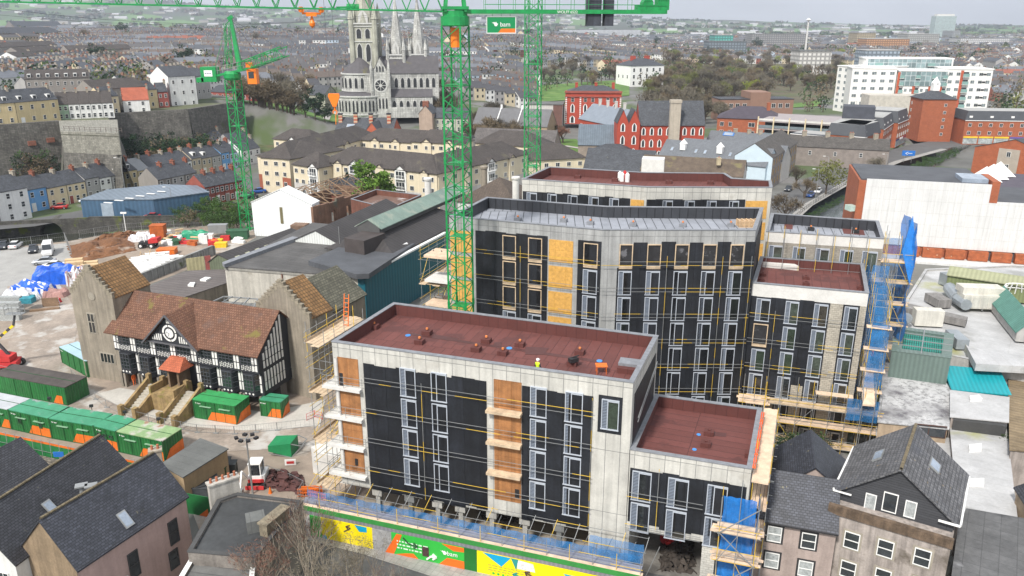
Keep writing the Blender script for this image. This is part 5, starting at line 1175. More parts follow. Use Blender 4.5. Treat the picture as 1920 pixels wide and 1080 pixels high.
mb=MB(); mb.bar(Wg_.p(-.45,8.95,.3),Wg_.p(-.45,8.7,-8.6),.09,6); mb.bar(Wg_.p(L+.45,8.95,.3),Wg_.p(L+.45,8.7,-8.6),.09,6); mb.bar(Wg_.p(-.45,8.95,.36),Wg_.p(1.,8.95,.36),.08); mb.bar(Wg_.p(L-1.1,8.95,.4),Wg_.p(L+.45,8.95,.4),.1); mb.build('gutter',white,o)
wr=mat('white_membrane_roof',(.42,.42,.42),rough=.6,var=.14,ns=.35,patch=((.28,.28,.27),.2,.55,.12),patch2=((.33,.33,.16),.12,.6,.12),brick=(1.4,30,0,(.38,.38,.37),.03,.04))
wea=mat('weathered_black_white_roof',(.46,.46,.46),var=.2,patch=((.13,.125,.135),.3,.48,.16),patch2=((.25,.25,.25),2.2,.5,.1))
wea.node_tree.nodes
dkr=mat('dark_grey_membrane',(.10,.10,.10),rough=.6,var=.3,ns=.3,patch=((.32,.32,.33),.18,.58,.1),patch2=((.04,.04,.042),.22,.6,.1),brick=(1.2,1.2,0,(.07,.07,.07),.03,.08))
flatb('building','flat dark grey membrane roof at the bottom right corner','building',PX([(1783,1120),(1800,990),(1815,955),(1990,985),(2000,1150)],6.5),0,6.5,strn,dkr)
flatb('building','weathered black and white flat roof with a buff wall and brown window','building',PX([(1648,790),(1660,672),(1786,682),(1777,803)],5.2),0,5.2,mat('buff_wall',(.38,.29,.2),var=.12,streak=.2),wea)
o=bpy.data.objects[[x for x in bpy.data.objects.keys() if x.startswith('building')][-1]]
W=Wall(G(1648,790,5.2)[:2],G(1777,803,5.2)[:2]); s,z=W.px(1743,809)
mb=MB(); W.rect(mb,s-1.6,s+1.6,z-.6,z+.8,0,.1,0); W.rect(mb,s-1.5,s-.2,z-.5,z+.7,0,.13,1); W.rect(mb,s-.1,s+1.5,z-.5,z+.7,0,.13,1); mb.build('window',[mat('brown_frame',(.08,.04,.03)),glass2],o)
F=flatb('building','long white membrane flat roof with rooflights right of the big slate house','building',PX([(1800,965),(1783,795),(1884,795),(1905,975)],4.4),0,4.4,strn,wr)
for l in ([(1817,834),(1840,832),(1841,842),(1818,844)],[(1817,898),(1845,897),(1845,908),(1818,908)]): MB().prism(PX(l,4.7),4.4,4.75).build('rooflight',white,F)
MB().prism(offs(PX([(1788,781),(1888,795),(1888,800),(1788,787)],5.6),.0),4.4,5.6).build('window_strip',mat('dark_vents',(.05,.05,.05)),F)
F=flatb('building','small white flat roof with one rooflight below the teal roof','building',PX([(1784,780),(1784,732),(1890,745),(1889,790)],5.8),0,5.8,strn,wr)
MB().prism(PX([(1818,742),(1836,740),(1842,747),(1820,749)],6.1),5.8,6.1).build('rooflight',white,F)
flatb('building','pale flat roof strip between the weathered roof and slate house','building',PX([(1645,815),(1645,800),(1780,822),(1780,880)],3.4),0,3.4,strn,wr)
o=T('building','bright teal corrugated lean-to roof with three bulkhead lamps','building',(62,88,0)); A=G(1787,730,5.5); B=G(1893,740,5.5); W=Wall(A[:2],B[:2]); dpt=4.6
MB().prism(xy([W.p(0,0),W.p(W.L,0),W.p(W.L,0,-dpt),W.p(0,0,-dpt)]),0,5.4).build('wall',mat('teal_wall_sheet',(.01,.22,.24),corr=.5),o); mb=MB(); slab(mb,W.p(-.2,5.5,.1),W.p(W.L+.2,5.5,.1),W.p(W.L+.2,6.6,-dpt),W.p(-.2,6.6,-dpt)); mb.build('roof',mat('teal_sheet_roof',(.01,.27,.31),rough=.4,corr=.5,var=.06),o)
for s in (.9,2.5,6.8): MB().lathe(W.p(s,5.0,.15),[(.2,0),(.22,.15),(.1,.3)],8).build('lamp',white,o)
flatb('building','rusty brown corrugated roof at the right edge','building',PX([(1896,842),(1893,705),(1990,710),(1990,850)],5.5),0,5.5,strn,mat('brown_corrugated',(.2,.15,.09),corr=.7,var=.25))
o=T('house','dark roofed buff house cut off by the right edge below the brown roof','house',(66,62,0)); W=Wall((44.6,57),(53,55)); gable_body(o,W,6,6,8.2,mat('buff_wall'),slateb,across=True,rd=.4)
pr=PX([(1735,505),(1700,560),(1682,640),(1790,668),(1900,690),(1990,705),(2000,500),(1890,498)],7.)
F=flatb('shopping_hall','broad white membrane roof covered in plant, right of the blue netting','building',pr,0,7.,mat('dirty_white_wall',(.4,.39,.37),streak=.2),wr,par=.25,cpm=wr)
MB().prism(PX([(1810,645),(1816,650),(1960,675),(1960,682),(1980,690),(1830,682)],7.9),7,7.9).build('raised_roof',wr,F)
MB().prism(PX([(1690,575),(1812,600),(1815,594),(1695,567)],8.),7,8).build('duct_bridge',mat('grey_duct_wall',(.22,.21,.2),streak=.3),F)
og=mat('olive_sheet',(.17,.20,.09),rough=.5,corr=.5,var=.08); ogr=mat('pale_olive_roof',(.30,.31,.19),corr=.6,var=.1)
o=T('building','long olive green sheeted rooftop building with a pale ribbed roof','building',(78,108,7)); W=Wall(G(1772,545,7)[:2],G(1960,575,7)[:2]); 
gable_body(o,W,5,9.6,10.2,og,ogr,z0=7)
def ahu(label,c,sz,rz,m,h): 
 o=T('air_handling_unit',label,'air unit',c); mb=MB(); mb.box((c[0],c[1],c[2]+.35),(sz[0],sz[1],h-.35),rz); mb.build('casing',m,o)
 mb=MB(); co,si=math.cos(rz),math.sin(rz)
 for a in (-.4,0,.4):
  for b in (-.4,.4): mb.box((c[0]+co*a*sz[0]-si*b*sz[1],c[1]+si*a*sz[0]+co*b*sz[1],c[2]),(.15,.15,.36),rz)
 mb.build('foot',steel,o)
 mb=MB(); n=5
 for i in range(n):
  a=(i+.5)/n-.5; mb.box((c[0]+co*a*sz[0]+si*(sz[1]/2+.02),c[1]+si*a*sz[0]-co*(sz[1]/2+.02),c[2]+.5),(sz[0]/n*.88,.06,h-.75),rz)
 mb.build('door_panel',mat('off_white_panel',(.5,.49,.44),var=.15,streak=.2),o)
 return o
c=G(1835,578,7); u=ahu('white boxy air handling unit with rust streaks on the broad white roof',c,(5.6,2.6,0),-.12,mat('off_white_casing',(.56,.54,.48),var=.12,streak=.15),2.3)
mb=MB(); mb.prism([(c.x-2.8,c.y-.2),(c.x+2.8,c.y-.9),(c.x+2.9,c.y+1.4),(c.x-2.7,c.y+2.1)],9.3,10.2); mb.build('upper_casing',mat('off_white_casing'),u)
dm=mat('grey_duct',(.3,.33,.35),rough=.4,metal=.3,var=.15)
tag(MB().bar(G(1795,560,8),G(1812,572,8),.8,10,cap=True).bar(G(1780,540,8),G(1795,560,8),.9,10,cap=True).build('duct',dm),'fat grey bent duct feeding the white air handling unit','duct')
tag(MB().box(G(1785,535,7),(2.6,3.,1.8),.2).build('plant_box',mat('grey_duct')),'grey plant housing at the end of the olive rooftop building','plant box')
tag(MB().box(G(1757,570,7),(2.,3.4,1.2),.1).build('plant_box',mat('grey_duct_wall')),'low grey roof box left of the fat bent duct','plant box')
ge=mat('sage_green_sheet',(.13,.18,.16),rough=.5,corr=.5,var=.08); 
o=T('plant_enclosure','sage green sheeted plant enclosure with slatted teal top by the blue netting','building',G(1725,650,7)); q=PX([(1672,658),(1680,612),(1788,627),(1783,672)],8.6); shell(o,q,5.2,8.6,8.1,ge,ge,mat('teal_louvre',(.03,.25,.2),brick=(40,.25,0,(.02,.1,.08),.06,.1),bump=.8),cm=ge,th=1.)
mb=MB(); 
for t in (.25,.5,.75): mb.bar((*[q[0][k]*(1-t)+q[1][k]*t for k in (0,1)],8.7),(*[q[3][k]*(1-t)+q[2][k]*t for k in (0,1)],8.7),.07)
mb.bar((*[q[0][k]*.5+q[3][k]*.5 for k in (0,1)],8.75),(*[q[1][k]*.5+q[2][k]*.5 for k in (0,1)],8.75),.08); mb.build('frame_bar',steel,o)
MB().box(G(1737,608,7),(3.6,1.6,2.2),-.15).build('fan_unit',[mat('off_white_casing')],o); MB().bar(G(1690,607,8),G(1700,597,8),.8,12,cap=True).build('duct_bend',dm,o)
MB().box(G(1792,645,7),(1.5,3.6,1.3),-.1).build('duct_box',dm,o)
o=T('canopy','white ribbed curved frame canopy on the broad white roof at the right edge','canopy',G(1900,560,7)); mb=MB(); c=G(1900,572,7)
for k in range(9):
 t=math.pi*k/8; mb.bar((c.x+3*math.cos(t),c.y+2.2*math.sin(t),7.),(c.x+1.6*math.cos(t),c.y+1.1*math.sin(t),10.),.09)
for r_,z in ((3.,7.05),(2.6,8.2),(2.1,9.2),(1.6,10.)):
 for k in range(8): t=math.pi*k/8; u=math.pi*(k+1)/8; mb.bar((c.x+r_*math.cos(t),c.y+r_*.73*math.sin(t),z),(c.x+r_*math.cos(u),c.y+r_*.73*math.sin(u),z),.07)
mb.build('frame',white,o)
for i,(px,py) in enumerate(((1905,615),(1925,640))):
 o=T('rooflight_gable',['upper pale gabled rooflight with green sheet roof at the right edge','lower pale gabled rooflight with green sheet roof at the right edge'][i],'rooflight',G(px,py,7)); c=G(px,py,7); W=Wall((c.x-1.5,c.y),(c.x+1.5,c.y-.9)); gable_body(o,W,9,8.4,10.2,mat('dirty_white_wall'),mat('sea_green_sheet',(.09,.22,.18),corr=.5),z0=7,across=True,oh=.2)
# ---- big white clad wall building
wcl=mat('white_wall_cladding',(.62,.62,.61),rough=.5,var=.05,ns=.3,brick=(1.2,2.4,0,(.55,.55,.53),.03,.02),streak=.08)
o=T('store_building','huge white clad box with brick corner strips and dark flat roof by the river','building',(90,150,0))
A=G(1612,334,16); B=G(1860,346,16); W=Wall(A[:2],B[:2]); 
B2=W.p(W.L+40,0); Wb=Wall(A[:2],B2[:2]); D_=20
brs=mat('orange_red_brick',(.36,.09,.035),var=.12,brick=(.45,.15,.5,(.3,.14,.08),.02,.12))
MB().prism(xy([Wb.p(0,0),Wb.p(W.L,0),Wb.p(W.L,0,-D_),Wb.p(0,0,-D_)]),0,15.6).build('wall',brs,o)
MB().prism(xy([Wb.p(.4,0,-.3),Wb.p(W.L-.3,0,-.3),Wb.p(W.L-.3,0,-D_+.3),Wb.p(.4,0,-D_+.3)]),15.6,15.9).build('roof',mat('grey_felt2'),o)
MB().prism(xy([Wb.p(W.L+.02,0,-.1),Wb.p(Wb.L,0,-.1),Wb.p(Wb.L,0,-D_),Wb.p(W.L+.02,0,-D_)]),0,12.2).build('lower_wing',mat('grey_felt2'),o)
mb=MB(); zl=W.px(1690,463)[1]; s1=W.px(1625,340)[0]; Wb.rect(mb,s1,W.L,2.6,16.,0,.25); Wb.rect(mb,W.L,Wb.L,2.6,12.6,-.1,.25); mb.build('white_cladding',wcl,o)
MB().prism(xy([Wb.p(W.L,0,.3),Wb.p(W.L+1.4,0,.3),Wb.p(W.L+1.4,0,-9),Wb.p(W.L,0,-9)]),12.4,16.6).build('brick_stair_head',brs,o)
MB().prism(xy([Wb.p(W.L-5,0,-1.5),Wb.p(W.L-.3,0,-1.5),Wb.p(W.L-.3,0,-8),Wb.p(W.L-5,0,-8)]),15.9,16.7).build('glazed_roof_box',mat('rooflight_glass'),o)
mb=MB(); 
for i in range(18): s=W.px(1686,470)[0]+i*4.2; Wb.rect(mb,s,s+3.6,.6,2.5,0,1.2)
mb.build('orange_sheeting',mat('orange_brown_sheeting',(.31,.085,.03),var=.35,ns=1.2,patch=((.6,.45,.3),1.6,.66,.03)),o)
mb=MB(); Wb.rect(mb,W.px(1640,470)[0],Wb.L,-.5,.5,0,4.5); mb.build('white_lower_roof',mat('white_wall_cladding'),o)
mb=MB()
for z in (3,6,9): mb.box(Wb.p(-.8,z,-1.),(1.5,2.,1.1),.2)
mb.build('balcony',mat('pale_green_glass',(.45,.58,.52),rough=.2),o)
o=flatb('building','low dark purple roofed building with air units behind the white clad box','building',PX([(1800,350),(1838,322),(1975,330),(1975,356)],12),0,12,mat('dark_wall',(.08,.07,.08)),mat('purple_felt',(.075,.065,.085),var=.15)); 
for i in range(3):
 c=G(1846+i*13,338-i*5,12.2); t_=T('tent','white pointed fabric tent on the purple roof, %s of three'%['nearest','middle','furthest'][i],'tent',c); mb=MB(); q=[(c.x-2.6,c.y-2.6,12.2),(c.x+2.6,c.y-2.6,12.2),(c.x+2.6,c.y+2.6,12.2),(c.x-2.6,c.y+2.6,12.2)]; 
 for k in range(4): mb.face([q[k],q[(k+1)%4],(c.x,c.y,15.4)])
 mb.build('canopy',white,t_)
o=T('house','orange brick gabled building with a pale stone centre panel by the river','building',(150,250,0)); P0=G(1790,330,0); W=Wall((145,250),(158,232)); gable_body(o,W,36,9.5,13,brs,slate,across=True,oh=.5)
mb=MB(); s=W.L/2-1; W.rect(mb,s-3,s+3,.3,10.,0,.15); mb.build('stone_panel',mat('stone_panel',(.36,.31,.26),var=.1),o); sash(o,W,s,7.6,1.2,1.6,cross='v',o=.15); sash(o,W,s,3.8,1.2,1.6,cross='v',o=.15)
Wr=walls4(W,36)['r']
for k in range(5): mb=MB(); Wr.rect(mb,3+k*6,7+k*6,6,6.2,0,1.4); Wr.rect(mb,3+k*6,7+k*6,7,7.1,1.3,1.4); mb.build('balcony',concp,o)
# ================= right middle distance =================
def lancet(root,W,s,z,w,h):
 mb=MB(); 
 def shp(sc,o,mi):
  pts=[(-w/2*sc,0),(w/2*sc,0),(w/2*sc,h*.7),(w*.25*sc,h*.92),(0,h),(-w*.25*sc,h*.92),(-w/2*sc,h*.7)]; mb.face([W.p(s+a,z+b*(1 if sc==1 else .9)+(0 if sc==1 else h*.05),o) for a,b in pts],mi)
 shp(1,.06,0); shp(.55,.1,1); return mb.build('window',[frm,glass2],root)
sred=mat('school_red_brick',(.36,.055,.03),var=.12)
o=T('school','red gothic school with white lancet windows, steep slate roof and buff stair tower','building',(60,300,0))
W=Wall(G(1196,312,0)[:2],G(1312,292,0)[:2]); W=Wall((45.,284.),(68.,284.)); D_=11
gable_body(o,W,D_,12.5,20.,sred,slate,oh=.4); L=W.L
for r,(z,h) in enumerate(((8.6,2.8),(4.4,2.8),(.6,2.6))):
 for k in range(8):
  s=1.5+k*2.9
  if k==4: continue
  lancet(o,W,s,z,1.5,h)
mb=MB(); s=L*.5; W.rect(mb,s-1.3,s+2.3,0,20.,0,2.2); W.rect(mb,s-1.5,s+2.5,20,21.,-.1,2.4); mb.build('stair_tower',mat('buff_concrete_tower',(.42,.37,.30),var=.1,streak=.15),o)
for k in range(2):
 Wg=Wall(W.p(-8+k*4,0,1.+k*.1),W.p(-4.+k*4.,0,1.+k*.1)); gable_body(o,Wg,9,13,17.5,sred,slate,across=True,oh=.1); 
 for z in (1,5.5,10): lancet(o,Wg,2,z,1.6,3.2 if z<9 else 3)
o=T('school_wing','long red school wing with a pale blue-grey slate roof left of the gothic gables','building',(38,310,0)); W=Wall((27,325),(40.5,296)); gable_body(o,W,13,10,15.5,sred,mat('pale_blue_slate',(.19,.22,.26),var=.1,rough=.5),oh=.3)
for k in range(9): 
 for z in (5.6,1.5): sash(o,W,2+k*3.3,z,1.7,2.6,cross='v')
for k in range(4): chimney(o,W.p(5+k*6,15,-6.5),(1.,1.6),2.6,0,creamg,0)
o=T('chapel','slate roofed grey stone chapel left of the school with a curved copper-blue roof','building',(32,300,0)); W=Wall((24,290),(41,288)); gable_body(o,W,12,4.6,11,mat('chapel_stone',(.26,.22,.18)),mat('blue_grey_lead',(.10,.13,.16),rough=.4,corr=.8),oh=.3)
o=T('building','low red brick annex with slate hipped roof in front of the chapel','building',(36,280,0)); W=Wall((28.,278.),(42.,276.)); hip_body(o,W,9,3.4,6,mat('annex_brick',(.28,.08,.055),brick=(.45,.15,.5,(.2,.1,.08),.02,.1)),slate)
for k in range(6): sash(o,W,1.5+k*2.2,1,1.1,1.4)
sash(o,walls4(W,9)['l'],3,1,1.2,1.5)
o=T('town_hall','ornate red brick Georgian building with white quoins and tall arched windows','building',(40,380,0)); W=Wall((24.5,374),(50,372)); MB().prism(xy([W.p(0,0),W.p(W.L,0),W.p(W.L,0,-16),W.p(0,0,-16)]),2,16).build('wall',sred,o); mb=MB(); W.rect(mb,-.3,W.L+.3,16,16.9,-.4,.5); W.rect(mb,-.2,W.L+.2,14.2,14.6,0,.4); mb.build('cornice',mat('red_cornice',(.28,.07,.05)),o); hip_body(o,Wall(W.p(.6,0,-.6),W.p(W.L-.6,0,-.6)),14.5,16.2,19,sred,slate,wall=False,oh=0)
mb=MB()
for s in (.1,6.6,W.L-.7):
 for k in range(14): W.rect(mb,s,s+.7,2.6+k*.85,3.1+k*.85,0,.12)
mb.build('quoin',frm,o)
for k,s in enumerate((3.4,9.2,12.6,16.,19.4,22.6)): lancet(o,W,s,7.2,1.9,4); sash(o,W,s,12,1.5,1.9)
for k in (3.4,9.2): lancet(o,W,k,2.4,2.4,3.4)
for s in (5,14,22): chimney(o,W.p(s,16.5,-8),(1.2,2.),3.4,0,sred,3)
o=T('villa','white Georgian house with a grey hipped roof and brick chimneys beside the wood','house',(100,600,0)); z0=tzb(95,600); A=G(1177,158,4); W=Wall((86.5,600),(113,612)); hip_body(o,W,20,z0+15,z0+20,white,slate,z0=z0-1)
for r in range(3):
 for k in range(5): sash(o,W,3+k*5.6,z0+1.5+r*4.6,1.7,2.6)
for k in range(3): sash(o,walls4(W,20)['l'],4+k*6,z0+6,1.5,2.4); 
for k in (8,20): chimney(o,W.p(k,z0+18,-10),(4,1.4),3.4,.3,sred,5)
for i in range(2):
 pass
o=T('building','long buff stone school with grey slate roof and arched windows between the crane masts','building',(0,330,0)); W=Wall((-16,332),(14.,322)); z0=tzb(0,328); gable_body(o,W,14,z0+7,z0+13,mat('buff_ashlar',(.36,.27,.18),var=.12),mat('grey_slate_pale',(.13,.13,.135),var=.12),z0=z0-2,oh=.3)
for k in range(9): lancet(o,W,2+k*3.3,z0+2.5,1.5,2.8)
mb=MB()
for s in (10,19): mb.bar(W.p(s,z0+7.4,.2),W.p(s,z0+13.3,-7),.25)
mb.build('coping_strip',frm,o)
for i in range(2): MB().box(W.p(10+i*9,z0+12.8,-7),(.8,.8,1.6)).build('ridge_vent',white,o)
o=T('building','grey slate courtyard roof below the buff stone school','building',(-2,295,0)); W=Wall((-14,280),(14,272)); gable_body(o,W,12,6,11,mat('chapel_stone'),mat('grey_slate_rough',(.12,.11,.105),var=.25,ns=.6,brick=(.5,.4,.5,(.07,.06,.06),.05,.2)),z0=0)
o=T('building','low grey and white flat office block left of the ornate red building','building',(15,370,0)); W=Wall((8,372),(23.,370)); MB().prism(xy([W.p(0,0),W.p(W.L,0),W.p(W.L,0,-12),W.p(0,0,-12)]),0,11).build('wall',creamg,o); mb=MB(); W.rect(mb,W.L*.72,W.L,0,11,0,.1); mb.build('brick_end',mat('dark_brick'),o)
for k in range(4): mb=MB(); W.rect(mb,1.2+k*2.4,2.8+k*2.4,7.6,8.6,0,.08); mb.build('window',glass2,o)
MB().prism(xy([W.p(-.3,0,.3),W.p(W.L+.3,0,.3),W.p(W.L+.3,0,-12.3),W.p(-.3,0,-12.3)]),11,11.4).build('roof',mat('grey_felt'),o)
gsl=mat('blue_grey_slate',(.135,.145,.16),rough=.6,var=.1,ns=.3,brick=(.45,.4,.5,(.09,.1,.11),.04,.12))
o=T('building','long grey slate roofed hall with white ridge ventilators and a light blue gable','building',(60,245,0)); W=Wall((75.5,234.),(69,255)); 
P0=G(1408,345,0)
W=Wall((46.,250),(73.5,229.5)); gable_body(o,W,11,6.8,11.2,mat('light_blue_render',(.5,.6,.66),var=.05),gsl,oh=.3)
for k in (7,19): q=W.p(k,8.9,-2.8); mb=MB(); mb.box(q,(1.7,1.7,1.9),-.6); mb.lathe(q+Vector((0,0,1.9)),[(1.3,0),(.05,1.4)],4); mb.build('ventilator',white,o)
for k in (3,11,14,22,25): f=lambda a,b: roof_pt(W,a,b,11,6.8,11.2); skyl(o,f(k,1.8),f(k+.8,1.8),f(k+.8,3),f(k,3))
o=T('building','second long grey slate roof parallel behind the ventilated hall','building',(62,262,0)); W=Wall((54,259),(82,241)); gable_body(o,W,10,6.6,10.4,creamg,gsl,oh=.3)
for k in (12,14): f=lambda a,b: roof_pt(W,a,b,10,6.6,10.4); skyl(o,f(k,1.8),f(k+.8,1.8),f(k+.8,3),f(k,3))
o=T('building','brown mossy roofed range with a cream gable in front of the ventilated hall','building',(50,225,0)); W=Wall((36,222),(62.,212)); gable_body(o,W,11,7,10.6,creamg,mat('mossy_brown_slate',(.10,.075,.055),var=.3,ns=.6,patch=((.15,.13,.06),.3,.6,.1)),oh=.2); chimney(o,W.p(21,9.5,-2),(1,1),1.8,0,mat('cream_chimney',(.45,.38,.25)),1)
tag(MB().prism([(33.5,205.),(39.,203.5),(40,208),(34.5,209.5)],0,13.).build('lift_tower',concw),'square white concrete lift tower behind the rearmost block','tower')
o=T('building','dark slate roof with a white gable end right of the second crane mast','building',(28,240,0)); W=Wall((21,232),(40,226)); gable_body(o,W,12,6,11,white,slate,oh=.3,across=False)
o=T('mill','three-storey grey stone mill with ochre boarded windows along the quay road','building',(84,245,0)); W=Wall((75.5,230),(93.5,262)); mst_=mat('mill_stone',(.30,.26,.24),var=.15,brick=(.6,.3,.5,(.22,.19,.17),.03,.15)); gable_body(o,W,11,9.2,13,mst_,mat('brown_slate',(.085,.078,.072),var=.25,ns=.5,brick=(.5,.4,.5,(.05,.045,.04),.04,.2)),oh=.2)
och=mat('ochre_board',(.38,.24,.09))
for r in range(3):
 for k in range(10): mb=MB(); s=1.9+k*3.6; W.rect(mb,s-.75,s+.75,1.+r*2.9,2.9+r*2.9,0,.06,0); W.rect(mb,s-.5,s+.5,1.1+r*2.9,2.7+r*2.9,0,.1,1); mb.build('window',[mat('stone_surround'),och],o)
mb=MB(); Wl=walls4(W,11)['l']; Wl.rect(mb,.05,10.95,0,9.1,0,.05); mb.build('blue_gable_wall',mat('light_blue_render'),o)
MB().face([Wl.p(0,9.1,.06),Wl.p(11,9.1,.06),Wl.p(5.5,12.9,.06)]).build('blue_gable_wall',mat('light_blue_render'),o)
o=T('terrace','row of small stone houses with square chimneys running to the quay road','building',(110,290,0)); W=Wall((90,275),(124,262)); gable_body(o,W,9,6.5,9.6,mat('rubble_stone',(.22,.19,.17),var=.2),mat('brown_slate'),oh=.2)
for k in range(5): chimney(o,W.p(2+k*7.5,9,-4.5),(1.4,.9),2,0,stone,3)
for k in range(4): sash(o,W,4+k*8,3.8,1,1.4)
o=T('house','grey slate house with a blue tarpaulin on its roof beside the school','house',(85,290,0)); W=Wall((70,290),(91,276)); gable_body(o,W,11,5,9,creamg,gsl); f=lambda a,b: roof_pt(W,a,b,11,5,9); skyl(o,f(5,3.6),f(9,3.6),f(9,5),f(5,5),m=mat('blue_tarp_roof',(.02,.16,.5))); 
for k in (9,14,18): chimney(o,W.p(k,8.4,-5.5),(1.3,.9),1.8,0,stone,2)
o=T('house','orange-red brick house with a dark hipped roof beside the car park','house',(100,345,0)); W=Wall((86.5,340),(111,332)); hip_body(o,W,16,8.5,13,brs,mat('purple_slate',(.06,.05,.065),var=.15))
for k,(s,w) in enumerate(((2,1.6),(5.4,1.4),(14,2.6))): sash(o,W,s,5.2,w,1.8,cross='v'); sash(o,W,s,.8,w,2.8,cross='v')
chimney(o,W.p(20,11.5,-6),(1.2,1.2),3.,0,brs,3)
o=T('building','flat brown brick building of three boxes at the edge of the wood','building',(110,400,0)); W=Wall((103,402),(140,404)); z0=1
MB().prism(xy([W.p(0,0),W.p(W.L,0),W.p(W.L,0,-14),W.p(0,0,-14)]),0,10.5).build('wall',mat('brown_brick',(.24,.14,.10),var=.08),o); MB().prism(xy([W.p(15,0,.4),W.p(25,0,.4),W.p(25,0,-14.5),W.p(15,0,-14.5)]),0,14.).build('tower_wall',mat('brown_brick'),o); MB().prism(xy([W.p(-.2,0,.2),W.p(14.9,0,.2),W.p(14.9,0,-14.2),W.p(-.2,0,-14.2)]),10.5,10.8).build('roof',slateb,o); MB().prism(xy([W.p(25.1,0,.2),W.p(W.L+.2,0,.2),W.p(W.L+.2,0,-14.2),W.p(25.1,0,-14.2)]),10.5,10.8).build('roof',slateb,o)
for s in (2.4,5.6,8.8,12.4,27,30.5,34): sash(o,W,s,6.4,2,2.2,cross='v')
o=T('car_park','open-sided multi-storey car park with pale yellow columns','building',(115,315,0)); W=Wall((98,321),(134,299)); 
mb=MB()
for z in (0.3,3.2,6.2,9.2): mb.prism(xy([W.p(0,0),W.p(W.L,0),W.p(W.L,0,-30),W.p(0,0,-30)]),z,z+.5); 
mb.build('deck',mat('car_park_deck',(.3,.27,.27),var=.1),o)
mb=MB(); 
for z in (0.9,3.9,6.9): W.rect(mb,0,W.L,z,z+1.,-.5,-.3); 
mb.build('panel_rail',mat('blue_grey_panel',(.16,.2,.22)),o); mb=MB(); W.rect(mb,0,W.L,0,9,-12,-11); mb.build('inner_wall',mat('dark_interior'),o)
for k in range(8): mb=MB(); W.rect(mb,k*W.L/7-.2,k*W.L/7+.25,0,11.2,0,.4); mb.build('column',mat('cream_column',(.62,.52,.34)),o)
mb=MB(); W.rect(mb,0,W.L,9.7,10.4,-.2,.1); mb.build('parapet',concw,o)
mans=mat('grey_mansard',(.06,.065,.075),rough=.6,var=.08,brick=(.5,.4,.5,(.04,.045,.05),.03,.05))
def mansard(label,A,B,D,hb,ht,brm,rows,cols,shops=None,roofm=None,side=True,skip=None):
 W=Wall(A,B); o=T('apartment_building',label,'building',W.p(W.L/2,0)); L=W.L; P=lambda s,d:tuple(W.p(s,0,-d)[:2])
 MB().prism([P(0,0),P(L,0),P(L,D),P(0,D)],0,hb).build('wall',brm,o)
 mb=MB(); a=[W.p(-.2,hb,.2),W.p(L+.2,hb,.2),W.p(L+.2,hb,-D-.2),W.p(-.2,hb,-D-.2)]; b=[W.p(.9,ht,-.9),W.p(L-.9,ht,-.9),W.p(L-.9,ht,-D+.9),W.p(.9,ht,-D+.9)]
 for k in range(4): mb.face([a[k],a[(k+1)%4],b[(k+1)%4],b[k]])
 mb.build('mansard_roof',mans,o); MB().face(b).build('flat_roof',roofm or mat('pale_grey_roof',(.34,.34,.33),var=.15),o); mb=MB(); W.rect(mb,-.1,L+.1,hb-.25,hb,0,.25); mb.build('eaves_band',frm,o)
 g0=3.3 if shops else .8
 for r in range(rows):
  for k in range(cols): sash(o,W,L*(k+.5)/cols,g0+.6+r*(hb-g0)/rows,1.3,1.4,cross='v')
 if ht-hb>2:
  for k in range(cols): 
   if k%2==0:
    s=L*(k+.5)/cols; mb=MB(); W.rect(mb,s-.6,s+.6,hb+.5,hb+1.7,-.75,-.1); mb.build('dormer_window',frm,o)
 if side:
  Wl=walls4(W,D)['l']
  for r in range(rows):
   for k in range(5): sash(o,Wl,Wl.L*(k+.5)/5,g0+.6+r*(hb-g0)/rows,1.1,1.3,cross='v')
 if shops:
  for k,c in enumerate(shops):
   a_,b_=L*k/len(shops)+.25,L*(k+1)/len(shops)-.25; mb=MB(); W.rect(mb,a_,b_,2.6,3.2,0,.25,0); W.rect(mb,a_,b_,.3,2.55,0,.06,1); mb.build('shopfront',[mat('fascia_'+c,{'yellow':(.75,.5,.03),'blue':(.03,.12,.4),'purple':(.12,.08,.3),'white':(.7,.7,.7),'teal':(.03,.3,.35),'maroon':(.25,.02,.04),'navy':(.02,.03,.1)}[c]),mat('shop_glass',(.35,.38,.38),rough=.2,var=.4,ns=1)],o)
 return o
mansard('orange brick corner building with a grey mansard and white ground floor on the quay road',(127,286),(119.5,274.),10,9.5,9.6,brs,2,4) if 0 else None
W_=Wall((104.,284.),(117.5,272.5))
mansard('lower orange brick wing with small windows left of the street corner',(101,291),(112.5,282.),11,8.4,8.7,brs,2,5,side=False)
mansard('orange brick building with sloped grey mansard facing the quay road corner',(112.6,281.8),(121,274.5),16,9.2,13.2,brs,2,2,shops=['white','blue'])
mansard('long red brick street block with grey mansard, first section with blue and maroon shops',(121.3,274.8),(134,294),13,9.2,13.2,brs,2,7,shops=['blue','white','maroon','maroon'],side=False)
mansard('middle section of the red brick street block with teal and navy shops',(135.5,293),(148,313),13,9.6,13.6,brs,2,6,shops=['maroon','teal','navy'],side=False)
mansard('far section of the red brick street block next to the square brick tower',(149.5,312),(160,326),13,9.6,14,brs,2,5,shops=['navy','white','maroon'],side=False)
tag(MB().prism([(121,296),(131,292),(134.5,301),(124.5,305)],9,17.5).build('plant_tower',mat('dark_grey_panel',(.06,.065,.08))),'dark grey rooftop plant box between car park and street block','building')
o=T('tower','square orange brick tower with a pyramid slate roof and tiny white clock turret','tower',(172,332,0)); W=Wall((167,330),(180,329)); hip_body(o,W,13,17,20.5,brs,slate,ins=6.5); 
for r in range(5): sash(o,W,9,2.5+r*2.9,1.1,1.2,cross='v'); sash(o,walls4(W,13)['l'],2,2.5+r*2.9,1.,1.2)
q=W.p(6.5,20,-6.5); MB().box(q,(2.6,2.6,3)).lathe(q+Vector((0,0,3)),[(1.9,0),(.05,2.6)],4).build('turret',white,o)
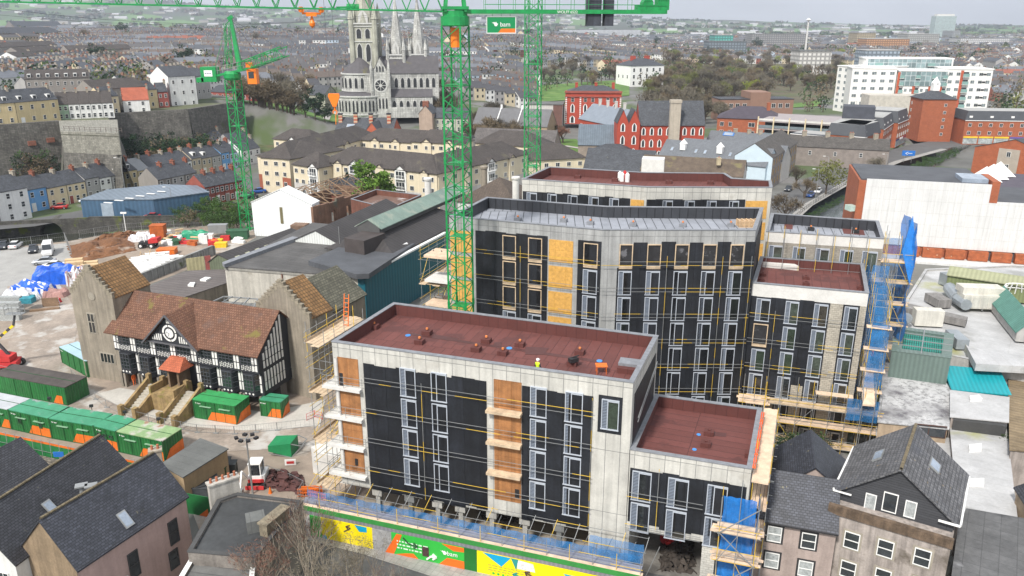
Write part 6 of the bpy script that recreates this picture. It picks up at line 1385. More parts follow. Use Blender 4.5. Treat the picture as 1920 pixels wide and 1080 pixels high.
mansard('long red brick block with mansard and bright yellow and blue shopfronts on the right',(181,322),(216,318),14,9.6,13.2,brs,2,9,shops=['yellow','yellow','yellow','purple','purple','white'],side=False)
wa=mat('white_apartment_render',(.74,.73,.70),var=.04); gla=mat('green_balcony_glass',(.2,.33,.31),rough=.2,var=.1)
def whiteapt(label,A,B,D,h,cols,rows,z0=1,reds=(),glz=None,end=False):
 W=Wall(A,B); L=W.L; o=T('apartment_block',label,'building',W.p(L/2,z0)); P=lambda s,d:tuple(W.p(s,0,-d)[:2])
 MB().prism([P(0,0),P(L,0),P(L,D),P(0,D)],z0-1,h).build('wall',wa,o); MB().prism([P(-.3,-.3),P(L+.3,-.3),P(L+.3,D+.3),P(-.3,D+.3)],h,h+.5).build('roof',white,o)
 fh=(h-z0)/rows
 for r in range(rows):
  for c in range(cols):
   s=L*(c+.5)/cols; z=z0+r*fh+.7
   if c in reds:
    mb=MB(); W.rect(mb,s-L/cols*.42,s+L/cols*.42,z-.5,z+1.1,.9,1.05,1); W.rect(mb,s-L/cols*.42,s+L/cols*.42,z-.7,z-.5,0,1.1,0); W.rect(mb,s-L/cols*.4,s+L/cols*.4,z-.4,z+1.9,0,.05,2); mb.build('balcony',[concw,gla,glass2],o)
   else: sash(o,W,s,z,min(2.4,L/cols*.55),1.7,cross='v',pm=mat('pale_window_glass',(.16,.19,.2),rough=.2,var=.5,ns=.6))
 for c in reds:
  s=L*(c)/cols; mb=MB(); W.rect(mb,s-.7,s+.7,z0,h-.5,0,.1); mb.build('red_panel',mat('terracotta_panel',(.42,.09,.04)),o)
 if glz: mb=MB(); W.rect(mb,L*.02,L*.98,h-fh*2,h-.2,0,.3); mb.build('glazed_gallery',mat('grey_green_glazing',(.2,.27,.28),rough=.15,brick=(2.4,2.6,0,(.5,.55,.55),.12,.3)),o)
 if end:
  for r in range(rows): mb=MB(); W.rect(mb,L-6,L-2.5,z0+r*fh+1,z0+r*fh+1.9,0,.06); mb.build('slot_window',black,o)
 return o
zz=2
whiteapt('white apartment slab with blank left end, first of the riverside complex',(180,455),(184,440),34,24,3,7)
whiteapt('white apartment block with vertical window strips, left wing of the complex',(178.,430.),(199.,425.),18,24,5,6,reds=())
whiteapt('central white apartment block with a green glazed top gallery and red strips',(199.5,423.),(222.5,419.),18,23,9,6,reds=(0,3,6,8),glz=True)
whiteapt('right white apartment tower with black slot windows and red strip',(223.,421.),(244.,417.),22,24,6,6,reds=(2,),end=True)
whiteapt('rear white penthouse range stepping above the complex',(194.,452.),(238.,445.),16,28,10,7,reds=(1,7),glz=True)
tag(MB().prism([(180,410),(203,406),(205,418),(181,422)],0,12).build('annex',mat('pale_stone_wall',(.46,.43,.38))),'plain pale stone annex in front of the white apartments','building')
def farb(name,label,cat,px0,px1,ytop,z,D,m,z0=-3,cols=None,rows=0,Yd=None):
 k=ray((px0+px1)/2,HY); A=ray(px0,80); B=ray(px1,80); a=(A[0]/A[1]*Yd,Yd); b=(B[0]/B[1]*Yd,Yd); W=Wall(a,b); o=T(name,label,cat,W.p(W.L/2,z)); h=hgt((0,Yd),ytop)
 MB().prism(xy([W.p(0,0),W.p(W.L,0),W.p(W.L,0,-D),W.p(0,0,-D)]),z,h).build('wall',m,o)
 return o,W,h
o,W,h=farb('office_tower','tall grey-green office tower block alone on the right skyline','tower',1748,1786,30,0,26,mat('tower_curtain_wall',(.25,.34,.34),rough=.3,brick=(2.6,3.6,0,(.42,.47,.46),.5,.25)),Yd=2200)
MB().prism(xy([W.p(4,0,-4),W.p(W.L-4,0,-4),W.p(W.L-4,0,-20),W.p(4,0,-20)]),h,h+5).build('roof_plant',concw,o)
for i,(a,b,t,Y,c,n) in enumerate(((1330,1400,78,1150,(.2,.24,.27),'grey office range left of the green domed campus'),(1340,1374,66,1250,(.1,.4,.35),'turquoise roofed hall on the distant campus'),(1408,1510,64,1500,(.3,.3,.3),'long grey campus library with a tall lattice mast'),(1625,1705,73,1400,(.5,.27,.14),'orange brick office range left of the grey-green tower'),(1606,1640,62,1500,(.45,.38,.26),'cream office block behind the orange brick range'),(1700,1760,64,1700,(.42,.42,.4),'pale office range at the foot of the grey-green tower'),(1800,1893,72,1700,(.62,.62,.62),'low white block row on the right horizon'),(1784,1798,58,2100,(.35,.37,.38),'slim grey block beside the grey-green tower'),(1503,1562,96,750,(.62,.61,.58),'white villa with many windows at the far edge of the wood'),(1627,1690,95,800,(.3,.36,.42),'blue-grey modern building behind the wood'),(1050,1200,56,2600,(.6,.62,.65),'long white sheds on the horizon right of the second crane'))):
 z=tzb(((a+b)/2-960)/FPX*Y,Y); o,W,h=farb('building',n,'building',a,b,t,z-4,Y*.02+10,mat('far_%d'%i,c,brick=(4,3.6,0,tuple(x*.45 for x in c),.9,.1),var=.08),Yd=Y)
 MB().prism(xy([W.p(-.3,0,.3),W.p(W.L+.3,0,.3),W.p(W.L+.3,0,-Y*.02-10.3),W.p(-.3,0,-Y*.02-10.3)]),h,h+.6).build('roof',mat('pale_grey_roof' if i%2 else 'grey_felt'),o)
p=Vector(((1487-960)/FPX*1100,1100,tzb(370,1100))); o=T('mast','tall pale lattice mast with a dish on the distant campus','mast',p); zt_=hgt(p,40); MB().bar(p,(p.x,p.y,zt_),1.6,4,r2=1.).build('shaft',concw,o); MB().lathe((p.x,p.y,zt_),[(1.,0),(3.2,1.5),(3.3,2.),(.5,4)],10).build('dish',white,o)
# ================= cathedral =================
cst=mat('cathedral_limestone',(.5,.5,.47),var=.25,ns=.25,streak=.4,brick=(1.6,.8,.5,(.3,.3,.29),.05,.1),patch=((.17,.17,.165),.14,.58,.12)); cst2=mat('cathedral_mossy_stone',(.40,.40,.33),var=.25,ns=.25,streak=.35); crf=mat('cathedral_slate',(.085,.08,.085),var=.15,patch=((.13,.12,.05),.15,.6,.1)); cdk=mat('dark_arch_glass',(.025,.027,.03),rough=.4)  # arch and rose windows share one dark glass tone
k_=6.; CP=Vector((-52.,372,k_))
o=T('cathedral','huge grey limestone gothic cathedral with three spires and a round apse','cathedral',CP)
e_=Vector((.93,-.37,0)).normalized()   # nave axis in plan, seen apse left, west front right
e_=Vector((1,.12,0)).normalized()
def arches(W,s0,s1,z,h,n,w=None,par=o,ofs=.1,name='arch_window'):
 st=(s1-s0)/n; w=w or st*.5
 for i in range(n):
  s=s0+st*(i+.5); mb=MB(); pts=[(-w/2,0),(w/2,0),(w/2,h*.75),(w*.3,h*.93),(0,h),(-w*.3,h*.93),(-w/2,h*.75)]
  mb.face([W.p(s+a*1.35,z-.15+b*1.08,ofs) for a,b in pts],1); mb.face([W.p(s+a,z+b,ofs+.12) for a,b in pts],0); mb.build(name,[cdk,mat('pale_arch_stone',(.5,.5,.48),var=.1)],par)
def gables(W,D,z0,he,hr,**k): gable_body(o,W,D,he,hr,cst,crf,z0=z0,oh=.3,**k)
X0,X1=-70.,-34.; Yf=371.; 
Wn=Wall((-66,371.5),(-33.5,375.)); gables(Wn,11,k_,k_+19,k_+26)
Wa=Wall((-55,366.5),(-36,368.5)); 
mb=MB(); gable_body(o,Wa,6,k_+9,k_+12,cst,crf,z0=k_)     # south aisle
arches(Wa,.5,Wa.L-.5,k_+2.2,5,6); arches(Wn,12,Wn.L-1,k_+12.6,4.2,7)
Wt=Wall((-62.5,364.),(-54.5,364.8)); gable_body(o,Wt,10,k_+18.5,k_+26,cst,crf,z0=k_,across=True)
mb=disc(Wt,4,k_+14,3.1,.12,n=24,r0=2.4,mi=0); disc(Wt,4,k_+14,2.4,.1,n=24,mb=mb,mi=1)
for a in range(8): t=math.pi*a/4; mb.bar(Wt.p(4+.5*math.cos(t),k_+14+.5*math.sin(t),.22),Wt.p(4+2.4*math.cos(t),k_+14+2.4*math.sin(t),.22),.14)
disc(Wt,4,k_+14,.7,.25,n=12,mb=mb); mb.build('rose_window',[mat('pale_arch_stone'),cdk],o)
arches(Wt,1,7,k_+4,4.6,4); arches(Wt,2,6,k_+20,2.4,3,par=o)
for s in (.2,7.8):
 mb=MB(); mb.bar(Wt.p(s,k_,.3),Wt.p(s,k_+21,.3),.7,6); mb.lathe(Wt.p(s,k_+21,.3),[(.8,0),(.05,4.5)],6); mb.build('pinnacle',cst,o)
ac=Vector((-69.,374,0))
def drum(c,r,z0,z1,roofh,a0,a1,n,aw,ah,az,name):
 pts=[(c.x+r*math.cos(R(a0+(a1-a0)*i/n)),c.y+r*math.sin(R(a0+(a1-a0)*i/n))) for i in range(n+1)]
 MB().prism(pts,z0,z1).build('apse_wall',cst,o)
 mb=MB(); 
 for i in range(n): mb.face([(*pts[i],z1),(*pts[i+1],z1),(c.x,c.y,z1+roofh)])
 mb.build('apse_roof',crf,o)
 mb=MB(); mb2=[(c.x+(r+.4)*math.cos(R(a0+(a1-a0)*i/n)),c.y+(r+.4)*math.sin(R(a0+(a1-a0)*i/n))) for i in range(n+1)]; mb.prism(mb2,z1-.5,z1+.1); mb.prism(mb2,z0+az-1.6,z0+az-1.2); mb.build('string_course',mat('pale_arch_stone'),o)
 for i in range(n):
  W=Wall(pts[i],pts[i+1])
  if W.n.y<.4: arches(W,.1,W.L-.1,z0+az,ah,aw)
drum(ac,13.,k_,k_+9.5,4.5,165,385,14,2,5,2.8,'a')
drum(ac,8.5,k_+11,k_+19,8,165,385,12,1,4.4,1.8,'b')
MB().prism([(ac.x-3,ac.y+6),(ac.x-3,ac.y-8),(-60,ac.y-8),(-60,ac.y+6)],k_,k_+18.5).build('choir_wall',cst,o)
Wc=Wall((ac.x,366.),(-62,366.5)); arches(Wc,.3,Wc.L-.3,k_+12.8,4.2,2)
MB().prism([(-55,362.5),(-37,364.5),(-37,367),(-55,365)],k_,k_+4.5).build('vestry',cst,o)
def spire_tower(c,r,zl,zb,zs,zt,m,label,nlev,pin=4.):
 P=[(c.x+a*r,c.y+b*r) for a,b in ((-1,-1),(1,-1),(1,1),(-1,1))]
 tw=MB().prism(P,k_,zb).build('tower_wall',m,o); 
 W=Wall(P[0],P[1]); Wl=Wall(P[3],P[0]); Wr=Wall(P[1],P[2])
 for W_ in (W,Wl,Wr):
  for z,h,n in nlev: arches(W_,r*.25,2*r-r*.25,z,h,n,par=o)
 mb=MB(); mb.prism(offs(P,-.5),zb-.6,zb)
 for z,h,n in nlev: mb.prism(offs(P,-.35),z+h+.8,z+h+1.2)
 mb.build('cornice',mat('pale_arch_stone'),o)
 mb=MB(); mb.lathe((c.x,c.y,zb),[(r*.92,0),(r*.85,3),(r*.08,zt-zb)],8); mb.build('spire',m,o)
 for a,b in ((-1,-1),(1,-1),(1,1),(-1,1)):
  mb=MB(); p=(c.x+a*r,c.y+b*r,k_+8); mb.lathe(p,[(r*.24,0),(r*.24,zb-k_-8+1.5),(r*.3,zb-k_-8+1.6),(r*.26,zb-k_-8+2.4),(.05,zb-k_-8+2.4+pin*1.6)],8); mb.build('corner_turret',m,o)
 for a,b in ((0,-1),(-1,0),(1,0)):
  mb=MB(); q=Vector((c.x+a*r*.8,c.y+b*r*.8,0)); n=Vector((a,b,0)); t=Vector((-b,a,0)); w_=r*.42
  mb.face([q-t*w_+Vector((0,0,zb)),q+t*w_+Vector((0,0,zb)),q+t*w_+Vector((0,0,zb+3.)),q+Vector((0,0,zb+6)),q-t*w_+Vector((0,0,zb+3))]); mb.build('lucarne',mat('pale_arch_stone'),o)
ct=Vector((-66.5,376,0)); spire_tower(Vector((-66.5,378,0)),5.2,0,46.5,0,78,cst2,'',[(30.,7.5,2),(40,4,2)])
spire_tower(Vector((-53.,381,0)),3.7,0,33.,0,57,cst,'',[(25,5.,1)],3.)
spire_tower(Vector((-43.4,384,0)),3.7,0,33.,0,57,cst,'',[(25,5.,1)],3.)
o=T('house','small grey stone house with pale gable left of the cathedral apse','house',(-95,385,6)); W=Wall((-94,378),(-86,374)); gable_body(o,W,9,15,19,cst2,slate,z0=5); 
o=T('house','low grey stone lodge at the foot of the cathedral apse','house',(-92,360,6)); W=Wall((-90,352),(-83.5,351)); hip_body(o,W,7,9,11.5,cst2,slate,z0=5); sash(o,W,2,6.6,1,1.2); sash(o,W,4.6,6.6,1,1.2)
lr=mat('lodge_red_brick',(.40,.10,.05),var=.15)
o=T('lodge','jumbled red brick and slate lodge with striped chimneys below the cathedral','building',(-50,305,0)); W=Wall((-66,300),(-44,296)); zz=2
gable_body(o,W,10,8.2,12.6,lr,mat('slate_roof'),z0=0); W2=Wall((-54,293),(-48,292)); gable_body(o,W2,8,8.2,12,lr,slate,across=True); sash(o,W2,3,5.5,2.4,2,cross='v')
for s,h in ((1,3.4),(7,3.8),(13,3.6),(20,3.8)):
 q=W.p(s,10.4,-3.5); mb=MB()
 for i in range(6): mb.box((q.x,q.y,q.z+i*h/6),(1.3 if i%2==0 else 1.34,1.3 if i%2==0 else 1.34,h/6),0,i%2)
 mb.box((q.x,q.y,q.z+h),(1.6,1.6,.5),0,2); mb.build('striped_chimney',[lr,mat('buff_band',(.5,.36,.25)),slateb],o)
f=lambda a,b: roof_pt(W,a,b,10,8.2,12.6); skyl(o,f(4,1),f(7,1),f(7,2.4),f(4,2.4)); skyl(o,f(15,1),f(17,1),f(17,2.4),f(15,2.4))
o=T('house','tall pink-buff gable end house with a clay chimney right of the cathedral','house',(-40,335,4)); W=Wall((-38.,330),(-32.5,329)); gable_body(o,W,9,11.5,14.5,mat('pinkish_buff',(.38,.29,.23),streak=.15,var=.1),slate,z0=2,across=True); chimney(o,W.p(2.7,13.8,-1),(2.4,1.3),2.2,0,brickm,4)
o=T('building','dark slate roofed offices right of the pink-buff gable','building',(-25,325,4)); W=Wall((-32,332),(-18,330)); gable_body(o,W,10,9.5,13,cst2,slate,z0=2)
for k in range(6):
 sash(o,W,1.4+k*2.2,4.2,1.1,1.6); sash(o,W,1.4+k*2.2,7.,1.1,1.5)
gr=mat('park_grass',(.075,.16,.022),var=.25,ns=.15,patch=((.12,.2,.04),.1,.5,.1))
def drape(name,pxs,m,label,dz=.35,kind='structure',n=10):
 q=[GT(a,b) for a,b in pxs]; mb=MB(); 
 for i in range(n):
  for j in range(n):
   def pt(u,v): 
    p=(q[0]*(1-u)+q[1]*u)*(1-v)+(q[3]*(1-u)+q[2]*u)*v; return (p.x,p.y,tzb(p.x,p.y)+dz)
   mb.face([pt(i/n,j/n),pt((i+1)/n,j/n),pt((i+1)/n,(j+1)/n),pt(i/n,(j+1)/n)])
 return tag(mb.build(name,m),label,kind=kind)
drape('lawn',[(470,272),(720,246),(640,205),(430,200)],gr,'bright green park lawn below the cathedral')
drape('lawn',[(1010,292),(1100,285),(1080,262),(1005,264)],gr,'green lawn beside the second crane mast')
drape('lawn',[(1000,190),(1180,180),(1180,150),(1010,160)],gr,'green meadow below the white Georgian house')
drape('lawn',[(1440,205),(1540,200),(1530,170),(1450,165)],gr,'green slope beside the wood on the right')
drape('lawn',[(760,215),(850,205),(840,190),(760,195)],gr,'green lawn right of the cathedral')
tag(ribbon(MB(),[GT(*p) for p in ((560,262),(585,235),(612,225),(618,212),(630,205))],2.6,lambda x,y:tzb(x,y)+.55).build('path',mat('park_path',(.35,.33,.31))),'pale path winding through the park lawn',kind='structure')
tag(ribbon(MB(),[GT(*p) for p in ((1010,276),(1060,276),(1110,284),(1150,292))],2.6,lambda x,y:tzb(x,y)+.55).build('path',mat('park_path')),'pale path crossing the lawn by the chapel',kind='structure')
drape('undergrowth',[(1240,232),(1400,200),(1590,165),(1590,104),(1400,98),(1230,104)][0:1]+[(1560,185),(1590,104),(1225,104)],mat('woodland_floor',(.10,.085,.05),var=.35,ns=.1,patch=((.07,.09,.03),.05,.5,.15)),'brown leaf-littered floor of the wood')
drape('scrub_grass',[(395,300),(640,262),(560,205),(400,215)],mat('rough_grass',(.075,.10,.035),var=.35,ns=.2,patch=((.12,.09,.05),.12,.52,.12)),'rough grassy slope beside the park',dz=.2)
# ================= tower cranes =================
cg=mat('crane_green',(.006,.25,.062),rough=.45,var=.22,ns=1.5,patch=((.10,.14,.08),1.2,.68,.05)); cor=mat('crane_orange',(.85,.2,.01),rough=.45,var=.05); rope=mat('wire_rope',(.06,.06,.06),rough=.5,var=0)
def lattice(mb,p,q,w,up=None,panel=None,leg=.1,br=.05,taper=None,k=4):
 "square lattice between p and q; up = reference vector for the section"
 p=Vector(p);q=Vector(q);d=(q-p);L=d.length;d.normalize(); up=up or Vector((0,1,0)); a=d.cross(up).normalized(); b=a.cross(d).normalized(); n=max(1,round(L/(panel or w)))
 C=[(-1,-1),(1,-1),(1,1),(-1,1)]
 def P(i,c): t=i/n; return p+d*L*t+a*(c[0]*w/2)+b*(c[1]*w/2)
 for c in C: mb.bar(P(0,c),P(n,c),leg,4)
 for i in range(n):
  for j in range(4):
   c0,c1=C[j],C[(j+1)%4]
   if i%2==0: mb.bar(P(i,c0),P(i+1,c1),br,4)
   else: mb.bar(P(i,c1),P(i+1,c0),br,4)
   if i%2==0: mb.bar(P(i,c0),P(i,c1),br,4)
def mast(root,base,top,w,rz,pan=1.35,leg=.13,br=.055,sect=8.):
 z=base[2]; i=0
 while z<top-.1:
  z1=min(top,z+sect); mb=MB(); up=Vector((math.sin(rz),math.cos(rz),0)); lattice(mb,(base[0],base[1],z),(base[0],base[1],z1),w,up,pan,leg,br)
  ex=Vector((math.cos(rz),-math.sin(rz),0)); 
  for s in (-.2,.2): mb.bar(Vector((base[0],base[1],z))+ex*s,Vector((base[0],base[1],z1))+ex*s,.03)
  for c in ((-1,-1),(1,-1),(1,1),(-1,1)):
   q=Vector((base[0],base[1],z))+ex*(c[0]*w/2)+up*(c[1]*w/2); mb.bar(q,q+Vector((0,0,.7)),leg*1.45,4)
  if i%1==0: mb.box((base[0],base[1],z+.1),(w*.8,w*.8,.05),-rz)
  mb.build('mast_section',cg,root); z=z1; i+=1
# --- main crane
MX,MY=-5.7,84.; c1=T('tower_crane','main green tower crane standing between the front and tallest blocks, long lattice jib overhead','crane',(MX,MY,0))
zj=hgt((MX,MY),22)
mast(c1,(MX,MY,0),zj-1.35,2.05,R(22))
mb=MB(); mb.lathe((MX,MY,zj-1.4),[(1.2,0),(1.45,.1),(1.45,.95),(1.25,1.),(1.25,1.5)],16); mb.build('slewing_ring',cg,c1)
MB().lathe((MX,MY,zj-3.4),[(.5,0),(.5,1.9)],10).build('slewing_motor',cor,c1)
dj=Vector((-1,-.15,.019)).normalized(); dc=Vector((1,.15,0)).normalized(); side=Vector((.15,-1,0)).normalized()
O=Vector((MX,MY,zj))
mb=MB(); n=34; Lj=62.; hj=2.1; wj=1.2; dd=dj; 
for k in range(2):
 sg=1 if k else -1; mb.bar(O+dd*1.2+side*sg*wj/2,O+dd*Lj+side*sg*wj/2,.1,4)
mb.bar(O+dd*1.2+Vector((0,0,hj)),O+dd*Lj+Vector((0,0,hj)),.11,4)
for i in range(n):
 a=1.2+(Lj-1.2)*i/n; b=1.2+(Lj-1.2)*(i+1)/n; m=(a+b)/2
 for sg in (-1,1):
  mb.bar(O+dd*a+side*sg*wj/2,O+dd*m+Vector((0,0,hj)),.045); mb.bar(O+dd*m+Vector((0,0,hj)),O+dd*b+side*sg*wj/2,.045)
 mb.bar(O+dd*a-side*wj/2,O+dd*b+side*wj/2,.035)
mb.build('jib',cg,c1)
mb=MB(); Lc=21.8
W=Wall(O+side*.75,O+dc*Lc+side*.75)
q=[O+side*.75,O+dc*Lc+side*.75,O+dc*Lc-side*.75,O-side*.75]; mb.prism(xy(q),zj-.18,zj+.22)
mb.build('counter_jib',cg,c1); mb=MB()
for sg in (-1,1):
 for i in range(13):
  p=O+dc*(3+i*1.5)+side*sg*.75; mb.bar(p,p+Vector((0,0,1.3)),.03)
 for h in (.7,1.25): mb.bar(O+dc*3+side*sg*.75+Vector((0,0,h)),O+dc*Lc+side*sg*.75+Vector((0,0,h)),.025)
mb.build('handrail',cg,c1)
Wt_=Wall(O+side*.8,O+dc*Lc+side*.8); wtext(Wt_,11.3,zj-.14,'WOLFF 6522',.38,white,c1,o=.03)
s_=T('sign_board','green and orange board lettered bam hanging under the crane counter jib','sign',O+dc*4.6+Vector((0,0,-2))); Ws=Wall(O+dc*3.1+side*.5,O+dc*6.1+side*.5)
mb=MB(); Ws.rect(mb,0,Ws.L,zj-2.05,zj-.45,-.08,0); mb.build('board',mat('bam_green',(.0,.23,.07),rough=.5,var=0),s_); mb=MB(); mb.face([Ws.p(1.15,zj-2.02,.01),Ws.p(Ws.L-.05,zj-2.02,.01),Ws.p(Ws.L-.05,zj-1.6,.01),Ws.p(1.5,zj-1.6,.01)]); mb.build('orange_strip',orng,s_)
mb=MB(); 
for a,b,c,d in ((0,Ws.L,zj-.5,zj-.43),(0,Ws.L,zj-2.07,zj-2.0),(0,.06,zj-2.05,zj-.45),(Ws.L-.06,Ws.L,zj-2.05,zj-.45)): Ws.rect(mb,a,b,c,d,0,.03)
mb.build('border',white,s_); wtext(Ws,1.9,zj-1.4,'bam',.62,white,s_,o=.02); logo(Ws,.85,zj-1.2,.34,white,s_,o=.02); mb=MB()
for s in (.6,1.5,2.4): mb.bar(Ws.p(s,zj-.45,-.04),Ws.p(s,zj-.1,-.04),.03)
mb.build('hanger',cg,s_)
mb=MB(); 
for sg in (-1,1):
 for e in (-1,1): mb.bar(O+side*sg*.9+dc*e*1.0,O+side*sg*.25+Vector((0,0,9)),.2,4)
mb.box((MX,MY,zj+.2),(2.6,2.2,.3),.15); mb.build('tower_head',cg,c1)
for (a,b,l) in ((11.8,13.,'slab'),(13.6,14.3,'slab')):
 q=[O+dc*(a*1.0+1.7)+side*.55,O+dc*(b+1.9)+side*.55,O+dc*(b+1.9)-side*.55,O+dc*(a+1.7)-side*.55]; mb=MB(); mb.prism(xy(q),zj-1.35,zj+1.9); mb.build('counterweight',mat('dark_ballast',(.05,.055,.07),var=.3,streak=.4),c1)
mb=MB(); p=O+dc*19.8; mb.bar(p+side*.6+Vector((0,0,.8)),p-side*.6+Vector((0,0,.8)),.55,12,cap=True); mb.box((p.x,p.y,zj+.2),(2.2,1.3,.5),.15); mb.build('winch',cg,c1); mb=MB(); mb.box((p.x+1.6,p.y+.2,zj+.2),(1.2,1.2,1.6),.15); mb.build('switch_cabinet',cg,c1)
mb=MB(); p=O+dj*10+Vector((0,0,.2)); mb.bar(p-dj*.6,p+dj*.6,.32,10,cap=True); mb.bar(p+dj*.6,p+dj*1.6+Vector((0,0,-.05)),.12); mb.build('trolley_motor',cg,c1)
tp=None
for i in range(300):
 q=O+dj*(i*.2); 
 zc=q.y*CT-(q.z-CAMH)*ST
 if 960+FPX*q.x/zc<587: tp=q; break
tr=T('trolley','orange crane trolley with two wheels and a small pear-shaped hook under the jib','trolley',tp)
mb=MB(); 
for e in (-1,1):
 for sg in (-1,1): mb.bar(tp+dj*e*.95+side*sg*.45+Vector((0,0,-.3)),tp+dj*e*.95+side*sg*.45+Vector((0,0,.15)),.16,6); mb.bar(tp+dj*e*.95+side*(sg*.45-.08)+Vector((0,0,-.15)),tp+dj*e*.95+side*(sg*.45+.08)+Vector((0,0,-.15)),.24,10,cap=True)
mb.bar(tp-dj*.9+Vector((0,0,-.45)),tp+dj*.9+Vector((0,0,-.45)),.14); mb.bar(tp-dj*.5+side*.3+Vector((0,0,-.6)),tp+dj*.5+side*.3+Vector((0,0,-.6)),.16,cap=True)
mb.build('frame',cor,tr); mb=MB()
h=tp+Vector((0,0,-1.6)); mb.lathe(h,[(.02,-.2),(.24,0),(.3,.25),(.16,.6),(.08,.95)],10); mb.build('hook',cor,tr)
# --- second crane mast behind
c2=T('tower_crane','second green tower crane, its slimmer mast rising behind the rearmost block','crane',(3.3,129,0)); mast(c2,(3.3,129,0),63,2.1,R(18),pan=1.5,leg=.12,br=.055); mb=MB(); mb.lathe((3.3,129,63),[(1.5,0),(1.7,.6),(1.4,2.4)],12); mb.build('slewing_ring',cg,c2)
O2=Vector((3.3,129,65.5)); d2=Vector((-.96,-.28,0)).normalized(); mb=MB(); lattice(mb,O2,O2+d2*48,1.4,Vector((0,0,1)),1.8,.1,.05); lattice(mb,O2,O2-d2*17,1.4,Vector((0,0,1)),1.8,.1,.05); mb.build('jib',cg,c2)
MB().box(O2-d2*15+Vector((0,0,-2.5)),(3,1.6,3.4),.3).build('counterweight',mat('dark_ballast'),c2)
mb=MB(); 
for a,b in ((-1,-1),(1,-1),(1,1),(-1,1)): mb.bar((3.3+a*1.5,129+b*1.5,44.5),(3.3+(a if b<0 else -a)*1.5,129+(b if a<0 else -b)*1.5,44.5),.09)
mb.build('tie_collar',steel,c2)
hk=None
for i in range(400):
 q=O2+d2*(i*.12); zc=q.y*CT-(q.z-CAMH)*ST
 if 960+FPX*q.x/zc<598: hk=q; break
if hk is None: hk=O2+d2*46
zh=hgt((hk.x,hk.y),187)
ho=T('hook_block','big orange triangular hook block hanging on cables in front of the park','hook',(hk.x,hk.y,zh-2)); mb=MB(); w=1.0
pp=[(-w*.75,.9),(w*.75,.9),(w*.85,.5),(.25,-1.0),(-.25,-1.0),(-w*.85,.5)]
mb.face([(hk.x+a,hk.y-.22,zh+b) for a,b in pp[::-1]]); mb.face([(hk.x+a,hk.y+.22,zh+b) for a,b in pp])
for i in range(6): a=pp[i]; b=pp[(i+1)%6]; mb.face([(hk.x+a[0],hk.y-.22,zh+a[1]),(hk.x+b[0],hk.y-.22,zh+b[1]),(hk.x+b[0],hk.y+.22,zh+b[1]),(hk.x+a[0],hk.y+.22,zh+a[1])])
mb.build('block',cor,ho); mb=MB(); mb.bar((hk.x,hk.y,zh-1),(hk.x,hk.y,zh-1.5),.12,6); 
for k in range(8): t=R(-60+k*35); u=R(-60+(k+1)*35); mb.bar((hk.x+.3*math.cos(t),hk.y,zh-1.8+.3*math.sin(t)),(hk.x+.3*math.cos(u),hk.y,zh-1.8+.3*math.sin(u)),.09,6)
mb.bar((hk.x+.1,hk.y,zh-2.1),(hk.x,hk.y,zh-3.6),.06,6); mb.build('hook',cor,ho)
mb=MB(); 
for s in (-.5,.5): mb.bar((hk.x+s,hk.y,zh+.9),(hk.x+s*1.2,hk.y,65),.025,4)
mb.build('cable',rope,ho)
# --- luffing crane on the left
LX,LY=-62.3,183.; c3=T('luffing_crane','left green luffing crane with orange cab and green ballast box, jib pointing right','crane',(LX,LY,0))
zl=hgt((LX,LY),150); mast(c3,(LX,LY,0),zl,2.5,R(18),pan=1.9,leg=.15,br=.07)
MB().lathe((LX,LY,zl),[(1.6,0),(1.9,.5),(1.9,1.4),(1.5,1.9)],12).build('slewing_ring',cg,c3)
def at(px,py,Y=LY): d=ray(px,py); t=Y/d[1]; return Vector((d[0]*t,Y,CAMH+d[2]*t))
a=at(383,147); b=at(478,126); mb=MB(); 
for dy in (-.9,.9): mb.bar(a+Vector((0,dy,0)),b+Vector((0,dy,0)),.35)
mb.build('platform',cg,c3); mb=MB()
for i in range(11):
 p=a+(b-a)*i/10+Vector((0,-1,.3)); mb.bar(p,p+Vector((0,0,1.6)),.05)
for h in (1.,1.8): mb.bar(a+Vector((0,-1,h)),b+Vector((0,-1,h)),.05)
mb.build('handrail',steel,c3)
c=at(396,153); mb=MB(); mb.box((c.x,LY,c.z),(3.4,2.6,3.2)); mb.build('ballast_box',cg,c3); mb=MB(); mb.box((c.x-2,LY,c.z-.1),(1.6,2.6,1.)); mb.build('rear_deck',cg,c3); mb=MB(); mb.prism([(c.x-.9,LY-1.33),(c.x+.9,LY-1.33),(c.x+.9,LY-1.3),(c.x-.9,LY-1.3)],c.z+1.2,c.z+2.5); mb.build('white_panel',white,c3)
mb=MB(); 
for k in range(3): mb.box((c.x-.55+k*.5,LY-1.35,c.z+1.7),(.38,.02,.16))
mb.build('lettering',mat('sign_dark_blue',(.05,.06,.15)),c3)
t=at(433,36); f_=at(452,131); mb=MB(); mb.bar(f_+Vector((0,-.5,0)),t,.75,4,r2=.42); mb.bar(t+Vector((-.6,0,0)),t+Vector((.4,0,.6)),.5); mb.build('a_frame',cg,c3)
r_=at(425,44); mb=MB(); lattice(mb,at(431,128),r_,1.,Vector((0,1,0)),1.6,.08,.05); mb.bar(r_,at(402,130),.05); mb.bar(r_,at(418,132),.05); mb.bar(r_,t,.12); mb.build('back_stay',cg,c3)
j0=at(458,124,LY-1); j1=at(534,96,LY-8); mb=MB(); lattice(mb,j0,j0+(j1-j0)*1.0,1.9,Vector((0,0,1)),1.6,.12,.06); mb.build('jib',cg,c3)
mb=MB(); mb.bar(t,j1,.05); mb.bar(t,j0+(j1-j0)*.45,.05); mb.build('luffing_rope',rope,c3)
